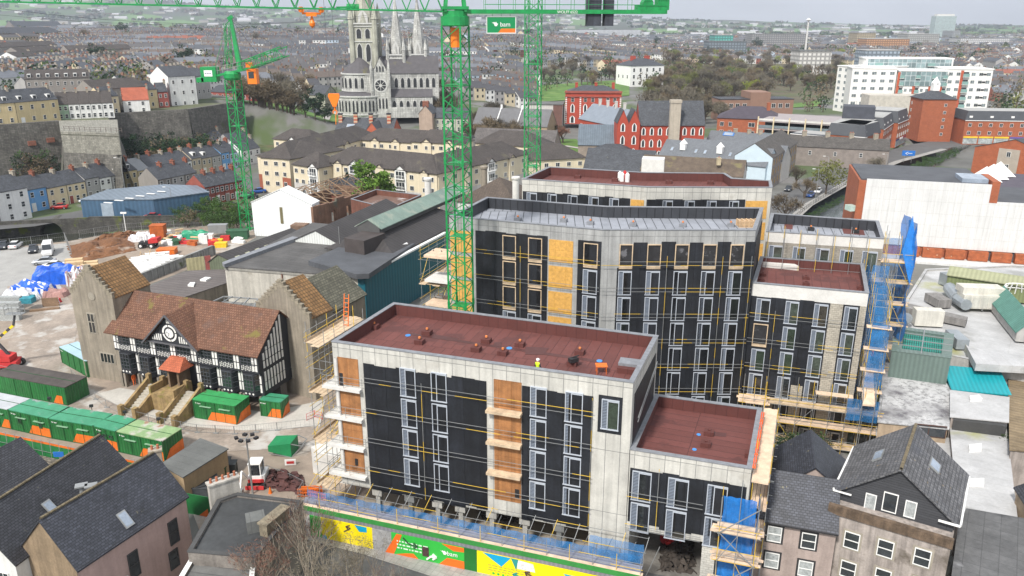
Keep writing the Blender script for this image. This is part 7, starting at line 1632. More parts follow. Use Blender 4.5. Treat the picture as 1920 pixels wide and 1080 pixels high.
c=at(476,157,LY-1.6); mb=MB(); mb.box(c,(2.,2.,3.2)); mb.build('cab',cor,c3); mb=MB(); mb.prism([(c.x-.7,c.y-1.04),(c.x+.5,c.y-1.04),(c.x+.5,c.y-1.0),(c.x-.7,c.y-1.0)],c.z+1.2,c.z+2.6); mb.build('cab_window',glass,c3); MB().box(at(468,126,LY-1.5),(1.4,1.,1.)).build('motor',cor,c3)
# ================= suburbs =================
rc=random.Random(11)
cwall=mat('suburb_wall',cv=True,var=.1,rough=.85); croof=mat('suburb_roof',cv=True,var=.15,rough=.7,ns=1.5); cwin=mat('suburb_window',(.03,.035,.04),rough=.2,var=0)
WC={'white':(.66,.66,.64),'cream':(.58,.5,.35),'grey':(.33,.32,.31),'buff':(.4,.32,.24),'red brick':(.27,.09,.06),'pale blue':(.42,.5,.58)}
WL=['white']*8+['cream']*3+['grey']*3+['buff']+['red brick']+['pale blue']
RC=[(.07,.077,.09),(.085,.082,.085),(.06,.06,.067),(.13,.14,.16),(.11,.088,.075),(.24,.08,.05)]
def house_faces(v,f,m,c,x,y,z,rz,L,D,he,hr,wc,rcc,win=True,chim=True):
 co,si=math.cos(rz),math.sin(rz)
 def P(a,b,h): return (x+a*co-b*si,y+a*si+b*co,z+h)
 def F(pts,mi,cc): i=len(v); v.extend(pts); f.append(tuple(range(i,i+len(pts)))); m.append(mi); c.append(cc)
 a,b=L/2,D/2
 F([P(-a,-b,-4),P(a,-b,-4),P(a,-b,he),P(-a,-b,he)],0,wc); F([P(a,b,-4),P(-a,b,-4),P(-a,b,he),P(a,b,he)],0,wc)
 F([P(a,-b,-4),P(a,b,-4),P(a,b,he),P(a,0,hr),P(a,-b,he)],0,wc); F([P(-a,b,-4),P(-a,-b,-4),P(-a,-b,he),P(-a,0,hr),P(-a,b,he)],0,wc)
 o=.25; k=(hr-he)/b
 F([P(-a-.05,-b-o,he-k*o+.1),P(a+.05,-b-o,he-k*o+.1),P(a+.05,0,hr+.12),P(-a-.05,0,hr+.12)],1,rcc); F([P(-a-.05,0,hr+.12),P(a+.05,0,hr+.12),P(a+.05,b+o,he-k*o+.1),P(-a-.05,b+o,he-k*o+.1)],1,rcc)
 if win:
  n=max(1,int(L/2.6))
  for sg in (-1,1):
   for i in range(n):
    s=-a+L*(i+.5)/n
    for h in (1.0,he-1.9):
     q=[P(s-.5,sg*(b+.04),h),P(s+.5,sg*(b+.04),h),P(s+.5,sg*(b+.04),h+1.3),P(s-.5,sg*(b+.04),h+1.3)]; F(q if sg<0 else q[::-1],2,(.1,.1,.1))
 if chim:
  cc=(.22,.12,.085) if rc.random()<.45 else (.3,.27,.23)
  for (p,q_) in (((a-.5),(0)),):
   x0,x1,y0,y1=p-.3,p+.3,-.6,.6; t=hr+1.2
   F([P(x0,y0,hr-1),P(x1,y0,hr-1),P(x1,y0,t),P(x0,y0,t)],0,cc);F([P(x1,y0,hr-1),P(x1,y1,hr-1),P(x1,y1,t),P(x1,y0,t)],0,cc);F([P(x1,y1,hr-1),P(x0,y1,hr-1),P(x0,y1,t),P(x1,y1,t)],0,cc);F([P(x0,y1,hr-1),P(x0,y0,hr-1),P(x0,y0,t),P(x0,y1,t)],0,cc);F([P(x0,y0,t),P(x1,y0,t),P(x1,y1,t),P(x0,y1,t)],0,(.1,.08,.07))
def pxy(x,y,z):
 w_=z-CAMH; zc=y*CT-w_*ST; return 960+FPX*x/zc, 540+FPX*(-(y*ST+w_*CT))/zc
def blocked(x,y):
 px,py=pxy(x,y,tzb(x,y)); k=x/y
 if y<335: return True
 if px<-60 or px>1980: return True
 if y<380 and not (px<410): return True
 if 590<px<860 and y<470: return True                # cathedral close and park
 if 430<px<640 and y<400: return True
 if 860<px<1180 and y<420: return True
 if 1000<px<1250 and 440<y<700: return True           # meadow and villa
 if 1225<px<1570 and y<920: return True               # wood
 if 1540<px<1860 and y<560: return True               # apartments
 if 1560<px<1760 and y<900 : return True
 if px>1700 and y<500: return True
 return False
HS=[]
y=340.
while y<2700:
 step=24+max(0,(y-900)*.012); bw=rc.uniform(70,120)
 x=-.72*y
 while x<.72*y:
  ang=.35*math.sin(x*.006+y*.0045)+.25*math.sin(y*.013+2)+(0 if x<300 else .2)
  if math.sin(x*.013+y*.009+1)>.55: ang+=1.2
  n=rc.randint(5,12); L=rc.uniform(5.2,6.6); hh=rc.uniform(5,6.4); 
  if rc.random()<.1: n=rc.randint(1,3); L=rc.uniform(10,22); hh=rc.uniform(6,10)
  rr=rc.choice(RC[:4]+RC[:5]) if rc.random()<.99 else RC[5]; wb=rc.choice(WL); mono=rc.random()<.5
  cx=x+rc.uniform(0,10); cy=y+rc.uniform(-5,5); 
  if rc.random()<.9:
   for i in range(n):
    hx=cx+math.cos(ang)*L*i; hy=cy+math.sin(ang)*L*i
    if blocked(hx,hy): continue
    wc=wb if mono else rc.choice(WL); j=rc.uniform(.9,1.08)
    HS.append((math.hypot(hx,hy),hx,hy,tzb(hx,hy),ang,L,rc.uniform(7.5,9),hh,hh+rc.uniform(2.4,3.2),wc,tuple(q*j for q in rr)))
  x+=n*L*abs(math.cos(ang))+rc.uniform(4,14)+(9 if abs(ang)>.9 else 0)
 y+=step*rc.uniform(.9,1.1)
HS.sort()
vis=[h for h in HS if -10<pxy(h[1],h[2],h[3]+6)[0]<1930]
near=set(id(h) for h in vis[:290])
WH_={}
for h in HS:
 if id(h) in near:
  _,hx,hy,hz,ang,L,D,he,hr,wc,rr=h
  v,f,m,c=[],[],[],[]; house_faces(v,f,m,c,0,0,0,0,L,D,he,hr,WC[wc],rr)
  key=(wc,RC.index(min(RC,key=lambda q:sum(abs(a-b) for a,b in zip(q,rr)))),round(L/3))
  if key not in WH_:
   mb=MB(); mb.v=v; mb.f=f; mb.m=m; o=mb.build('suburban_house',[cwall,croof,cwin],loc=(0,0,0),cols=c); WH_[key]=o; first=True
  else: o=WH_[key].copy(); COL.objects.link(o)
  o.location=(hx,hy,hz); o.rotation_euler=(0,0,ang); rn='clay tile' if key[1]==5 else ('brown tile' if key[1]==4 else 'dark slate')
  nm=('long ' if L>9 else 'small ')+wc+' house with a '+rn+' roof in the packed hillside suburb'
  tag(o,nm,'house','%s%s houses with %s roofs in the suburb'%('long ' if L>9 else 'small ',wc,rn))
v,f,m,c=[],[],[],[]
for h in HS:
 if id(h) in near: continue
 d,hx,hy,hz,ang,L,D,he,hr,wc,rr=h
 house_faces(v,f,m,c,hx,hy,hz,ang,L,D,he,hr,WC[wc],rr,win=d<1500,chim=d<1600)
mb=MB(); mb.v=v; mb.f=f; mb.m=m
tag(mb.build('distant_houses',[cwall,croof,cwin],loc=(0,0,0),cols=c),'mass of small slate roofed houses filling the far suburbs',kind='stuff')
v,f,m,c=[],[],[],[]
for i in range(420):
 y=rc.uniform(2700,5200); x=rc.uniform(-.7,.5)*y; house_faces(v,f,m,c,x,y,tzb(x,y),rc.uniform(-.3,.3),rc.uniform(14,60),rc.uniform(10,25),rc.uniform(5,9),rc.uniform(9,13),rc.choice([(.6,.6,.6),(.5,.5,.5),(.35,.33,.3)]),rc.choice([(.2,.2,.22),(.4,.4,.42),(.1,.1,.11)]),win=False,chim=False)
mb=MB(); mb.v=v; mb.f=f; mb.m=m
tag(mb.build('distant_sheds',[cwall,croof,cwin],loc=(0,0,0),cols=c),'pale sheds and scattered farm buildings on the far valley floor',kind='stuff')
print('HOUSES',len(HS),len(near))
# ================= trees =================
rt=random.Random(5)
bark=mat('tree_bark',(.085,.065,.048),var=.25,ns=3); barkp=mat('pale_bark',(.26,.22,.17),var=.2,ns=3)
def leafm(n,c,r=.75): 
 m=mat(n,c,rough=r,var=.35,ns=.9,spec=.2); return m
tw_brown=leafm('brown_twigs',(.135,.105,.065)); tw_grey=leafm('grey_twigs',(.13,.115,.085)); tw_red=leafm('reddish_twigs',(.17,.085,.06)); lf_olive=leafm('olive_buds',(.13,.14,.04)); lf_yel=leafm('yellow_green_leaves',(.21,.24,.035)); lf_green=leafm('green_leaves',(.06,.115,.022)); lf_dark=leafm('dark_evergreen_leaves',(.018,.04,.018)); lf_mid=leafm('mid_green_leaves',(.045,.085,.025))
def limbs(mb,p,d,l,r,lev,tips,spread=.6,nb=3,rng=rt,minr=.02):
 q=p+d*l; mb.bar(p,q,r,5 if lev>2 else 3,0,r2=r*.62)
 if lev==0: tips.append((q,d)); return
 for k in range(nb):
  v=Vector((rng.uniform(-1,1),rng.uniform(-1,1),rng.uniform(-.25,1))).normalized(); nd=(d*(1-spread*.55)+v*spread).normalized()
  if nd.z<-.1: nd.z=abs(nd.z)
  limbs(mb,p+d*l*rng.uniform(.6,1.),nd,l*rng.uniform(.6,.82),max(minr,r*.58),lev-1,tips,spread,nb,rng,minr)
def cards(mb,c,rad,n,size,rng,twig=False,mi=0,squash=1.):
 for _ in range(n):
  while True:
   v=Vector((rng.uniform(-1,1),rng.uniform(-1,1),rng.uniform(-1,1)))
   if v.length<=1: break
  p=c+Vector((v.x*rad[0],v.y*rad[1],v.z*rad[2])); a=Vector((rng.uniform(-1,1),rng.uniform(-1,1),rng.uniform(-.6,1))).normalized()
  if twig:
   a=(v.normalized()+a*.8+Vector((0,0,.35))).normalized(); b=a.orthogonal().normalized()*size*(.1 if size>.6 else .07); L_=size*rng.uniform(.8,1.6); mb.face([p-b,p+b,p+a*L_],mi)
  else:
   b=a.orthogonal().normalized(); b=(b+a.cross(b)*rng.uniform(-1,1)).normalized(); c2=a.cross(b).normalized(); s=size*rng.uniform(.6,1.3); mb.face([p-b*s-c2*s*.6,p+b*s*.8-c2*s*.5,p+b*s+c2*s*.6,p-b*s*.7+c2*s*.7],mi)
def tree_proto(kind,h,seed,dens=1.,twm=None,lev=4):
 rng=random.Random(seed); o=bpy.data.objects.new(kind,None); COL.objects.link(o); WORLD[o.name]=Vector((0,0,0)); mb=MB(); tips=[]
 if kind=='bare_tree':
  for s in range(2): limbs(mb,Vector((0,0,-.5)),Vector((rng.uniform(-.12,.12),rng.uniform(-.12,.12),1)).normalized(),h*.3,h*.028,lev,tips,.62,3,rng,h*.0018)
  mb.build('trunk',bark,o); cb=MB()
  for q,d in tips: cards(cb,q,(h*.07,)*3,int(11*dens),h*.075,rng,True)
  cb.build('crown',twm or tw_brown,o)
 elif kind=='street_tree':
  for s in range(3): limbs(mb,Vector((rng.uniform(-.2,.2),rng.uniform(-.2,.2),-.5)),Vector((rng.uniform(-.22,.22),rng.uniform(-.22,.22),1)).normalized(),h*.36,h*.011,lev,tips,.42,3,rng,h*.0012)
  mb.build('trunk',barkp,o); cb=MB()
  for q,d in tips: cards(cb,q,(h*.025,)*3,int(5*dens),h*.03,rng,True)
  cb.build('crown',twm,o)
 elif kind in('leafy_tree','evergreen_tree','bush'):
  k=.42 if kind!='bush' else .5
  if kind!='bush': limbs(mb,Vector((0,0,-.5)),Vector((0,0,1)),h*.32,h*.03,2,tips,.6,3,rng)
  else: limbs(mb,Vector((0,0,-.3)),Vector((0,0,1)),h*.2,h*.04,1,tips,.8,4,rng)
  mb.build('trunk',bark,o); cb=MB(); n=22
  for i in range(n):
   a=rng.uniform(0,2*math.pi); rr=math.sqrt(rng.random())*.34*h if kind!='bush' else math.sqrt(rng.random())*.6*h; z=h*rng.uniform(.3,.9) if kind!='bush' else h*rng.uniform(.2,.75)
   z=z if rr<.25*h or kind=='bush' else h*rng.uniform(.35,.7); s=h*rng.uniform(.09,.17)
   cards(cb,Vector((rr*math.cos(a),rr*math.sin(a),z)),(s*1.15,s*1.15,s*.85),int(75*dens),h*.021,rng)
  cb.build('crown',twm or lf_green,o)
 elif kind=='conifer':
  mb.bar((0,0,-.5),(0,0,h*.95),h*.02,5,r2=.03); mb.build('trunk',bark,o); cb=MB()
  for i in range(26):
   z=h*(.1+.88*i/26); r=h*.16*(1-(z/h))**.7+.1; cards(cb,Vector((0,0,z)),(r*1.3,r*1.3,h*.05),int(60*dens),h*.022,rng)
  cb.build('crown',twm or lf_dark,o)
 return o
used=set()
def put(proto,p,h,h0,label,cat='tree',group=None,rz=None):
 o=proto if proto.name not in used else None
 s=h/h0*rt.uniform(.92,1.08); sx=s*rt.uniform(.88,1.15)
 if o: used.add(proto.name); o.location=p; o.scale=(sx,sx,s); o.rotation_euler.z=rt.uniform(0,6.28); tag(o,label,cat,group)
 else: o=dup(proto,p,rt.uniform(0,6.28),label,group,(sx,sx,s),cat); o['category']=cat
 return o
B1=[tree_proto('bare_tree',12,s,1.5,m,3) for s,m in ((1,tw_brown),(2,tw_grey),(3,lf_olive),(4,tw_brown),(5,tw_red))]
BD=[tree_proto('street_tree',12,s+20,1.,m,4) for s,m in ((1,tw_red),(2,tw_grey))]
LG=[tree_proto('leafy_tree',10,31,1.,lf_green),tree_proto('leafy_tree',10,32,.8,lf_yel),tree_proto('leafy_tree',10,33,.8,lf_mid),tree_proto('leafy_tree',10,36,.6,lf_olive)]
EV=[tree_proto('evergreen_tree',10,34,1.,lf_dark)]; CF=[tree_proto('conifer',12,35,1.,lf_dark)]; BS=[tree_proto('bush',3,38,.6,lf_mid),tree_proto('bush',3,39,.6,lf_dark),tree_proto('bush',3,40,.5,tw_brown),tree_proto('bush',3,41,.6,lf_green)]
def tp(px,py): q=GT(px,py); return q
kinds=[(0,'brown bare winter tree in the wood right of the white Georgian house'),(1,'grey bare winter tree in the wood right of the white Georgian house'),(2,'olive budding tree in the wood right of the white Georgian house'),(3,'tangled brown bare tree in the wood right of the white Georgian house')]
wood=[]
for i in range(3500):
 px=rt.uniform(1215,1580); py=rt.uniform(104,238)
 if px>1360 and py>195-(px-1360)*.12: continue
 if px<1250 and py<150: continue
 if px>1450 and 172<py<205 and px<1545: continue
 q=GT(px,py)
 if all((q-w).length>4.2+q.y*.005 for w in wood): wood.append(q)
 if len(wood)>285: break
for q in wood:
 k=rt.choice((0,1,2,3,0,1)); 
 if rt.random()<.07: put(LG[1],q,11,10,'yellow-green spring tree in the wood right of the white Georgian house','tree','yellow-green trees in the wood')
 else: put(B1[k],q,rt.uniform(13,18),12,kinds[k][1],'tree','wood trees, kind %s'%('abcd'[k]) if 0 else kinds[k][1].split(' in ')[0]+'s of the wood')
def one(proto,h0,px,py,h,label,cat='tree',Y=None): return put(proto,tp(px,py),h,h0,label,cat)
one(tree_proto('leafy_tree',10,37,2.2,leafm('bright_green_leaves',(.11,.2,.03))),10,702,400,14.5,'big bright green tree in front of the cream flats')
one(CF[0],12,655,388,9.,'dark conifer left of the big bright green tree')
one(EV[0],10,592,232,13,'dark rounded yew tree behind the orange hook block'); one(EV[0],10,610,240,8,'smaller dark evergreen beside the path below the cathedral')
one(EV[0],10,348,130,16,'dark evergreen on the left hillside above the white gable'); one(EV[0],10,183,122,15,'dark round evergreen among the left hillside houses'); one(EV[0],10,228,70,20,'dark evergreen clump on the left skyline'); one(EV[0],10,320,148,10,'small dark evergreen right of the hillside flats')
one(EV[0],10,1765,125,19,'broad dark evergreen behind the white apartments'); one(EV[0],10,1420,95,22,'large dark evergreen left of the campus mast'); one(EV[0],10,1400,88,18,'tall dark evergreen left of its twin near the campus')
one(EV[0],10,1232,86,18,'dark evergreen below the horizon right of the second crane'); one(EV[0],10,990,72,22,'dark evergreen just left of the second crane mast'); one(EV[0],10,1330,105,14,'dark evergreen at the top edge of the wood')
one(LG[1],10,1455,150,12,'round yellow-green tree in the middle of the wood'); one(LG[1],10,1578,110,14,'bright yellow-green tree above the white apartments'); one(LG[1],10,1712,125,12,'yellow-green willow behind the penthouse range')
one(LG[3],10,1548,365,10.5,'large olive-brown tree standing by the quay road')
one(B1[1],12,1491,352,9,'small bare street tree by the stone mill'); one(B1[3],12,1470,420,11,'bare street tree nearest the rearmost block on the quay road'); one(B1[1],12,1640,330,8,'bare street tree by the bend of the quay road'); one(B1[0],12,1508,372,8,'thin bare tree leaning over the quay pavement')
one(LG[2],10,1190,286,5,'dark green shrub tree at the corner of the gothic school','tree'); one(LG[2],10,1125,232,6,'round green tree beside the yellow flower bush','tree')
tag(put(BS[3],tp(1118,235),4,3,'bright yellow flowering bush by the lawn','bush'),'bright yellow flowering bush by the lawn'); 
for i,(px,py,h,k) in enumerate(((352,196,11,1),(500,228,13,0),(520,222,14,1),(545,215,13,3),(470,205,12,0),(560,205,12,1),(575,245,9,0),(490,250,11,0),(515,255,10,3),(535,258,10,1),(555,262,9,0),(480,240,12,3),(525,240,11,0),(548,236,12,1),(505,262,8,2),(495,215,13,0),(535,200,13,1),(815,205,13,0),(835,215,12,1),(800,195,12,3),(905,252,11,3),(925,245,13,2),(950,268,9,1),(885,262,10,0),(1040,262,10,1),(1055,270,9,4),(1020,285,9,3),(620,190,11,0),(585,175,12,1),(505,180,12,3),(530,170,12,0),(1090,160,12,1),(1110,165,13,0),(1135,150,12,1),(1060,150,13,0),(1040,140,12,3),(1080,130,13,1),(1160,150,11,0),(1020,150,12,1),(1010,125,13,3),(1065,118,13,0),(1100,125,13,1),(1130,118,13,3),(160,80,20,0),(480,85,16,1),(600,120,14,0))):
 put(B1[k],tp(px,py),h,12,['brown bare winter tree standing alone in the park and gardens','grey bare winter tree standing alone in the park and gardens','olive budding tree in the park beside the crane','tangled brown bare tree in the park and gardens','reddish bare tree on the chapel lawn'][k],'tree',['brown park trees','grey park trees',None,'tangled park trees',None][k])
for i in range(75):
 z_=rt.choice(((440,625,168,246),(440,625,168,246),(775,850,150,235),(880,985,225,300),(1000,1170,128,160)))
 px,py=rt.uniform(*z_[:2]),rt.uniform(*z_[2:]); k=rt.choice((0,1,3,0)); q=GT(px,py)
 if 560<px<625 and py>205: continue
 put(B1[k],q,rt.uniform(11,15.5),12,'%s bare tree among the close-set trees around the cathedral park'%['brown','grey','','tangled brown'][k],'tree','%s trees of the cathedral park'%['brown','grey','','tangled brown'][k])
for i in range(26):
 px=rt.uniform(330,462); py=rt.uniform(396,432); q=G(px,py); q.z=0; k=rt.choice((0,0,3,2)); put(BS[k],q,rt.uniform(3.5,6),3,['mid green','dark green','bare brown','fresh green'][k]+' bush in the thicket beside the luffing crane','bush',['mid green','dark green','bare brown','fresh green'][k]+' thicket bushes')
for i in range(60):
 px=rt.uniform(-10,400); py=rt.uniform(322,342)-(px*.075 if px<250 else 22+(px-250)*.04); q=GT(px,py); k=rt.choice((1,2,2,0,1)); put(BS[k],q,rt.uniform(8.5,12.5),3,['mid green','dark green','bare brown','fresh green'][k]+' scrub bush at the foot of the fort wall','bush',['mid green','dark green','bare brown','fresh green'][k]+' fort scrub')
one(LG[1],10,163,315,7,'bright green small tree at the foot of the fort wall')
for i in range(34):
 t=i/33; a=GT(1432+t*150,442-t*78); put(BS[0 if i%3 else 1],Vector((a.x+.8,a.y,-1.6)),1.9,3,['mid green','dark green'][0 if i%3 else 1]+' ivy clump on the quay wall above the river','bush',['mid green','dark green'][0 if i%3 else 1]+' quay ivy')
for i in range(26):
 t=i/25; a=GT(1640+t*150,352-t*62); put(BS[0],Vector((a.x,a.y,-.6)),rt.uniform(3,4.2),3,'mid green hedge bush along the river beyond the white clad box','bush','river hedge bushes')
for px,py,h,k in ((1480,862,3.2,1),(1505,858,3.2,0),(1530,866,3,1),(1550,850,2.6,2),(1470,840,2.6,2),(1495,845,3,1),(1520,842,2.5,2)): put(BS[k],G(px,py,1.),h,3,['mid green','dark green','bare brown'][k]+' bush below the scaffold behind the slate roofs','bush',['mid green','dark green','bare brown'][k]+' bushes below the scaffold')
put(BS[0],G(1682,560,6.8),1.6,3,'creeper growing over the edge of the broad white roof','bush'); put(BS[0],G(1897,848,3),2.5,3,'green creeper beside the brown corrugated roof','bush')
for px,py,h,k,lb in ((585,1150,10.5,0,'tall brown bare street tree in front of the yellow hoarding'),(690,1170,9.5,1,'grey bare street tree in front of the green lettered hoarding'),(500,1165,9,0,'brown bare tree by the dark flat roofed building'),(640,1200,10,1,'grey bare street tree between the two brown ones at the bottom edge'),(740,1190,7,0,'small brown bare tree furthest right at the bottom edge')):
 put(BD[k],G(px,py,0),h,12,lb)
for p in B1+BD+LG+EV+CF+BS:
 if p.name not in used:
  for ch in list(p.children): bpy.data.objects.remove(ch)
  bpy.data.objects.remove(p)
cb=MB(); mats_=[tw_brown,tw_grey,lf_dark,lf_olive,lf_mid]
N=0
for i in range(2900):
 y=340+2600*rt.random()**1.5; x=rt.uniform(-.7,.7)*y; px,py=pxy(x,y,tzb(x,y))
 if not(-30<px<1950) or (590<px<860 and y<450) or (1550<px<1860 and y<520) or (y<420 and px>380): continue
 if math.sin(x*.01+1)*math.cos(y*.008)+rt.uniform(-.6,.6)+(0.5 if px>1500 else 0)<.1: continue
 k=rt.choice((0,0,1,2,2,3,4,4)); h=rt.uniform(6,12)*(1+y*.0002); c=Vector((x,y,tzb(x,y)+h*.55)); n=int(70 if y<900 else 34); 
 cards(cb,c,(h*.42,h*.42,h*.45),n,h*.055*(1 if y<900 else 1.6),rt,False,k); cb.bar((x,y,c.z-h*.6),(x,y,c.z),h*.03,3); N+=1
for i in range(420):   # hedges and copses on the hills
 y=rt.uniform(2600,5600); x=rt.uniform(-.72,.72)*y; z=tzb(x,y); 
 for j in range(6): cards(cb,Vector((x+j*14*rt.uniform(.5,1.4),y+rt.uniform(-8,8),z+5)),(10,8,6),8,5.5,rt,False,rt.choice((0,2,4)))
tag(cb.build('distant_trees',mats_,loc=(0,0,0),uv=False),'scattered garden trees and far hedgerows among the suburbs',kind='stuff')
print('TREES',N,len(wood))
# ================= scaffolding =================
bnet=mat('blue_netting',(.02,.17,.42),rough=.7,var=.35,ns=1.2,bump=.6,alpha=.55); bsheet=mat('blue_sheeting',(.015,.19,.58),rough=.45,var=.25,ns=.8,bump=.8,alpha=.8); blnet=mat('thin_blue_net',(.05,.2,.45),rough=.7,var=.25,alpha=.55)
boardp=mat('pale_new_board',(.62,.47,.34),rough=.85,var=.2,ns=1.5)
def scaf(label,W,s0,s1,o0,o1,zs,ztop,st=2.,z0=0.,brd=True,name='scaffold',bm=None,brace=True,skip=()):
 o=T(name,label,'scaffold',W.p((s0+s1)/2,z0,(o0+o1)/2)); n=max(1,round((s1-s0)/st)); k=0
 for i in range(n+1):
  s=s0+(s1-s0)*i/n
  for of in (o0,o1):
   mb=MB(); z=z0; c=(i+k)%2; tt=ztop+rs.uniform(-.3,.8)
   while z<tt: l=min(rs.choice((2.,3.,4.)),tt-z); mb.bar(W.p(s,z,of),W.p(s,z+l,of),.035,4,0 if c%3 else 1); z+=l; c+=1
   mb.build('standard',[steel,yel],o); k+=1
 for j,z in enumerate(zs):
  mb=MB()
  for h in (0,.55,1.05):
   for of in (o0,o1):
    if h and of==o0: continue
    mb.bar(W.p(s0-.4,z+h,of),W.p(s1+.4,z+h,of),.03,4,(j+int(h*2))%2)
  for i in range(n+1): s=s0+(s1-s0)*i/n; mb.bar(W.p(s,z-.08,o0-.2),W.p(s,z-.08,o1+.35),.03,4,0)
  mb.build('ledger',[steel,yel],o)
  if brd is True or (brd=='alt' and j%2==0):
   mb=MB(); nb=4
   for b in range(nb): a=o0+(o1-o0)*b/nb; W.rect(mb,s0-.5+rs.uniform(-.3,.3),s1+.5+rs.uniform(-.3,.3),z,z+.05,a+.02,a+(o1-o0)/nb-.02)
   W.rect(mb,s0-.3,s1+.3,z+.05,z+.27,o1-.03,o1+.01); mb.build('board',bm or (boardp if j%2 else board),o)
 if brace:
  mb=MB(); zz=[z0]+list(zs)
  for j in range(len(zz)-1):
   a=s0+(s1-s0)*((j%n)/n); b=min(s1,a+(s1-s0)/n)
   if j%2: a,b=b,a
   mb.bar(W.p(a,zz[j],o1+.05),W.p(b,zz[j+1],o1+.05),.03,4,j%2)
  mb.build('brace',[steel,yel],o)
 return o
rs=random.Random(3)
def net(root,W,s0,s1,z0,z1,o,m,name='netting',nu=10,nv=8,amp=.18,flap=0.):
 mb=MB(); 
 g=[[W.p(s0+(s1-s0)*i/nu+rs.uniform(-.05,.05),z0+(z1-z0)*j/nv,o+amp*math.sin(i*1.7+j*.9)*rs.uniform(.3,1)+flap*(j/nv)) for i in range(nu+1)] for j in range(nv+1)]
 for j in range(nv):
  for i in range(nu): mb.face([g[j][i],g[j][i+1],g[j+1][i+1],g[j+1][i]])
 return mb.build(name,m,root,smooth=True)
WAl=Wall(bl,fl)    # left side of the front block, seen from outside
s_=scaf('tangled yellow and grey scaffold stair tower on the left side of the front block',WAl,WAl.L-7.,WAl.L-.2,1.,2.9,[3,5.5,8,10.5,13,15.5,18],19.3,st=1.7,brd='alt')
mb=MB()
for j in range(6):
 z=3+j*2.5; a,b=(WAl.L-6.4,WAl.L-1.2) if j%2 else (WAl.L-1.2,WAl.L-6.4)
 for e in (1.3,1.9): mb.bar(WAl.p(a,z,e),WAl.p(b,z+2.5,e),.05,4,1)
 for k in range(9): mb.bar(WAl.p(a+(b-a)*k/9,z+2.5*k/9,1.3),WAl.p(a+(b-a)*k/9,z+2.5*k/9,1.9),.05,4,0)
mb.build('stair_flight',[steel,yel],s_)
mb=MB(); 
for e in (1.4,1.9): mb.bar(WAl.p(WAl.L-4.6,16,e),WAl.p(WAl.L-5.4,21.2,e),.05,4)
for k in range(12): mb.bar(WAl.p(WAl.L-4.6-.8*k/12,16+5.2*k/12,1.4),WAl.p(WAl.L-4.6-.8*k/12,16+5.2*k/12,1.9),.035,4)
mb.build('orange_ladder',mat('orange_paint',(.7,.16,.03)),s_)
tag(MB().prism(PX([(583,838),(606,828),(622,826),(655,850),(648,860),(600,850)],3.1),0,3.1).build('site_hut',concw),'small pale concrete hut with plywood door at the foot of the scaffold tower','hut')
sB0,sB1=WA.px(1342,1000)[0],WA.px(1413,1000)[0]; zz=[WA.px(1380,y)[1] for y in (1062,1022,978)]
s_=scaf('blue sheeted scaffold in front of the right end of the low block',WA,sB0+.3,sB1+.2,.6,2.1,[2.3,4.9,7.5],10.9,st=1.8,bm=boardp)
net(s_,WA,sB0+.4,sB1,0.2,9.9,.45,bsheet,'blue_sheet',12,14,.1); net(s_,Wall(WA.p(sB1+.1,0,2.),WA.p(sB1+.2,0,.1)),0,1.9,2,10.6,.0,bsheet,'blue_sheet',3,8,.1)
mb=MB(); 
for z,a in ((2.3,1),(4.9,-1),(7.5,1)): p0,p1=(sB0+.2,sB1+.3) if a>0 else (sB1+.3,sB0+.2); mb.bar(WA.p(p0,z,2.25),WA.p(p1,z+2.8,2.25),.045)
mb.build('long_brace',steel,s_)
WBr=Wall(Bf[1],Bf2); s_=scaf('boarded scaffold running back along the right side of the low block',WBr,.4,WBr.L+1.5,.2,1.45,[4,6.5,9,ZB-.9],ZB+1.2,st=2.,bm=boardp)
mb=MB(); WBr.rect(mb,-.6,WBr.L+1.6,ZB-.8,ZB-.65,.12,1.4); mb.build('board',boardp,s_)
mb=MB()
for i in range(34): mb.box(WBr.p(.2+i*.3,ZB+.05,.18),(.24,.16,.13),rs.uniform(0,3))
mb.build('orange_clips',mat('orange_clip',(.8,.12,.03)),s_)
s_=scaf('timber boarded scaffold wrapping the foot of the stepped block',WD,2.6,WD.L+2.6,.6,2.2,[.5,2.9,5.1],7.9,st=1.8)
mb=MB(); WD.rect(mb,7.9,11.8,6.8,6.87,1.,1.9); mb.build('board',boardp,s_)
net(s_,WD,WD.L-.8,WD.L+2.4,4.4,7.,2.3,bnet,'netting',6,3,.1)
s_=scaf('short scaffold platform with plywood deck between the tallest and low blocks',WD,.2,2.6,1.2,3.4,[2.6,5.4],7.4,st=1.2)
mb=MB(); WD.rect(mb,.5,2.8,5.45,5.55,1.2,3.6); mb.build('deck',boardp,s_)
o=T('walkway','long sloping plank walkway on the right side of the stepped block','walkway',WD.p(WD.L+1.5,0,0)); mb=MB()
a,b,c,d=G(1618,655,10),G(1636,655,10),G(1641,758,7),G(1617,756,7)
for i in range(5):
 t,u=i/5,(i+.92)/5; mb.face([a*(1-t)+b*t,a*(1-u)+b*u,d*(1-u)+c*u,d*(1-t)+c*t]); 
mb2=MB(); mb2.prism([(p.x,p.y) for p in (a,b,c,d)],[9.7,9.7,6.7,6.7],[9.9,9.9,6.9,6.9]); mb2.build('deck',boardp,o)
mb=MB()
for p,q in ((a,d),(b,c)):
 for h in (.5,1.1): mb.bar(p+Vector((0,0,h)),q+Vector((0,0,h)),.035)
 for t in (0,.25,.5,.75,1.): r=p*(1-t)+q*t; mb.bar((r.x,r.y,0),(r.x,r.y,r.z+1.2),.04)
mb.build('handrail',steel,o)
s_=scaf('tall blue netted scaffold on the right side of the stepped and grey roofed blocks',WDr,-1.,WDr.L+1.,.7,2.3,[2.5,5,7.5,10,12.5,15.,17.5],19.5,st=2.2,brd=False)
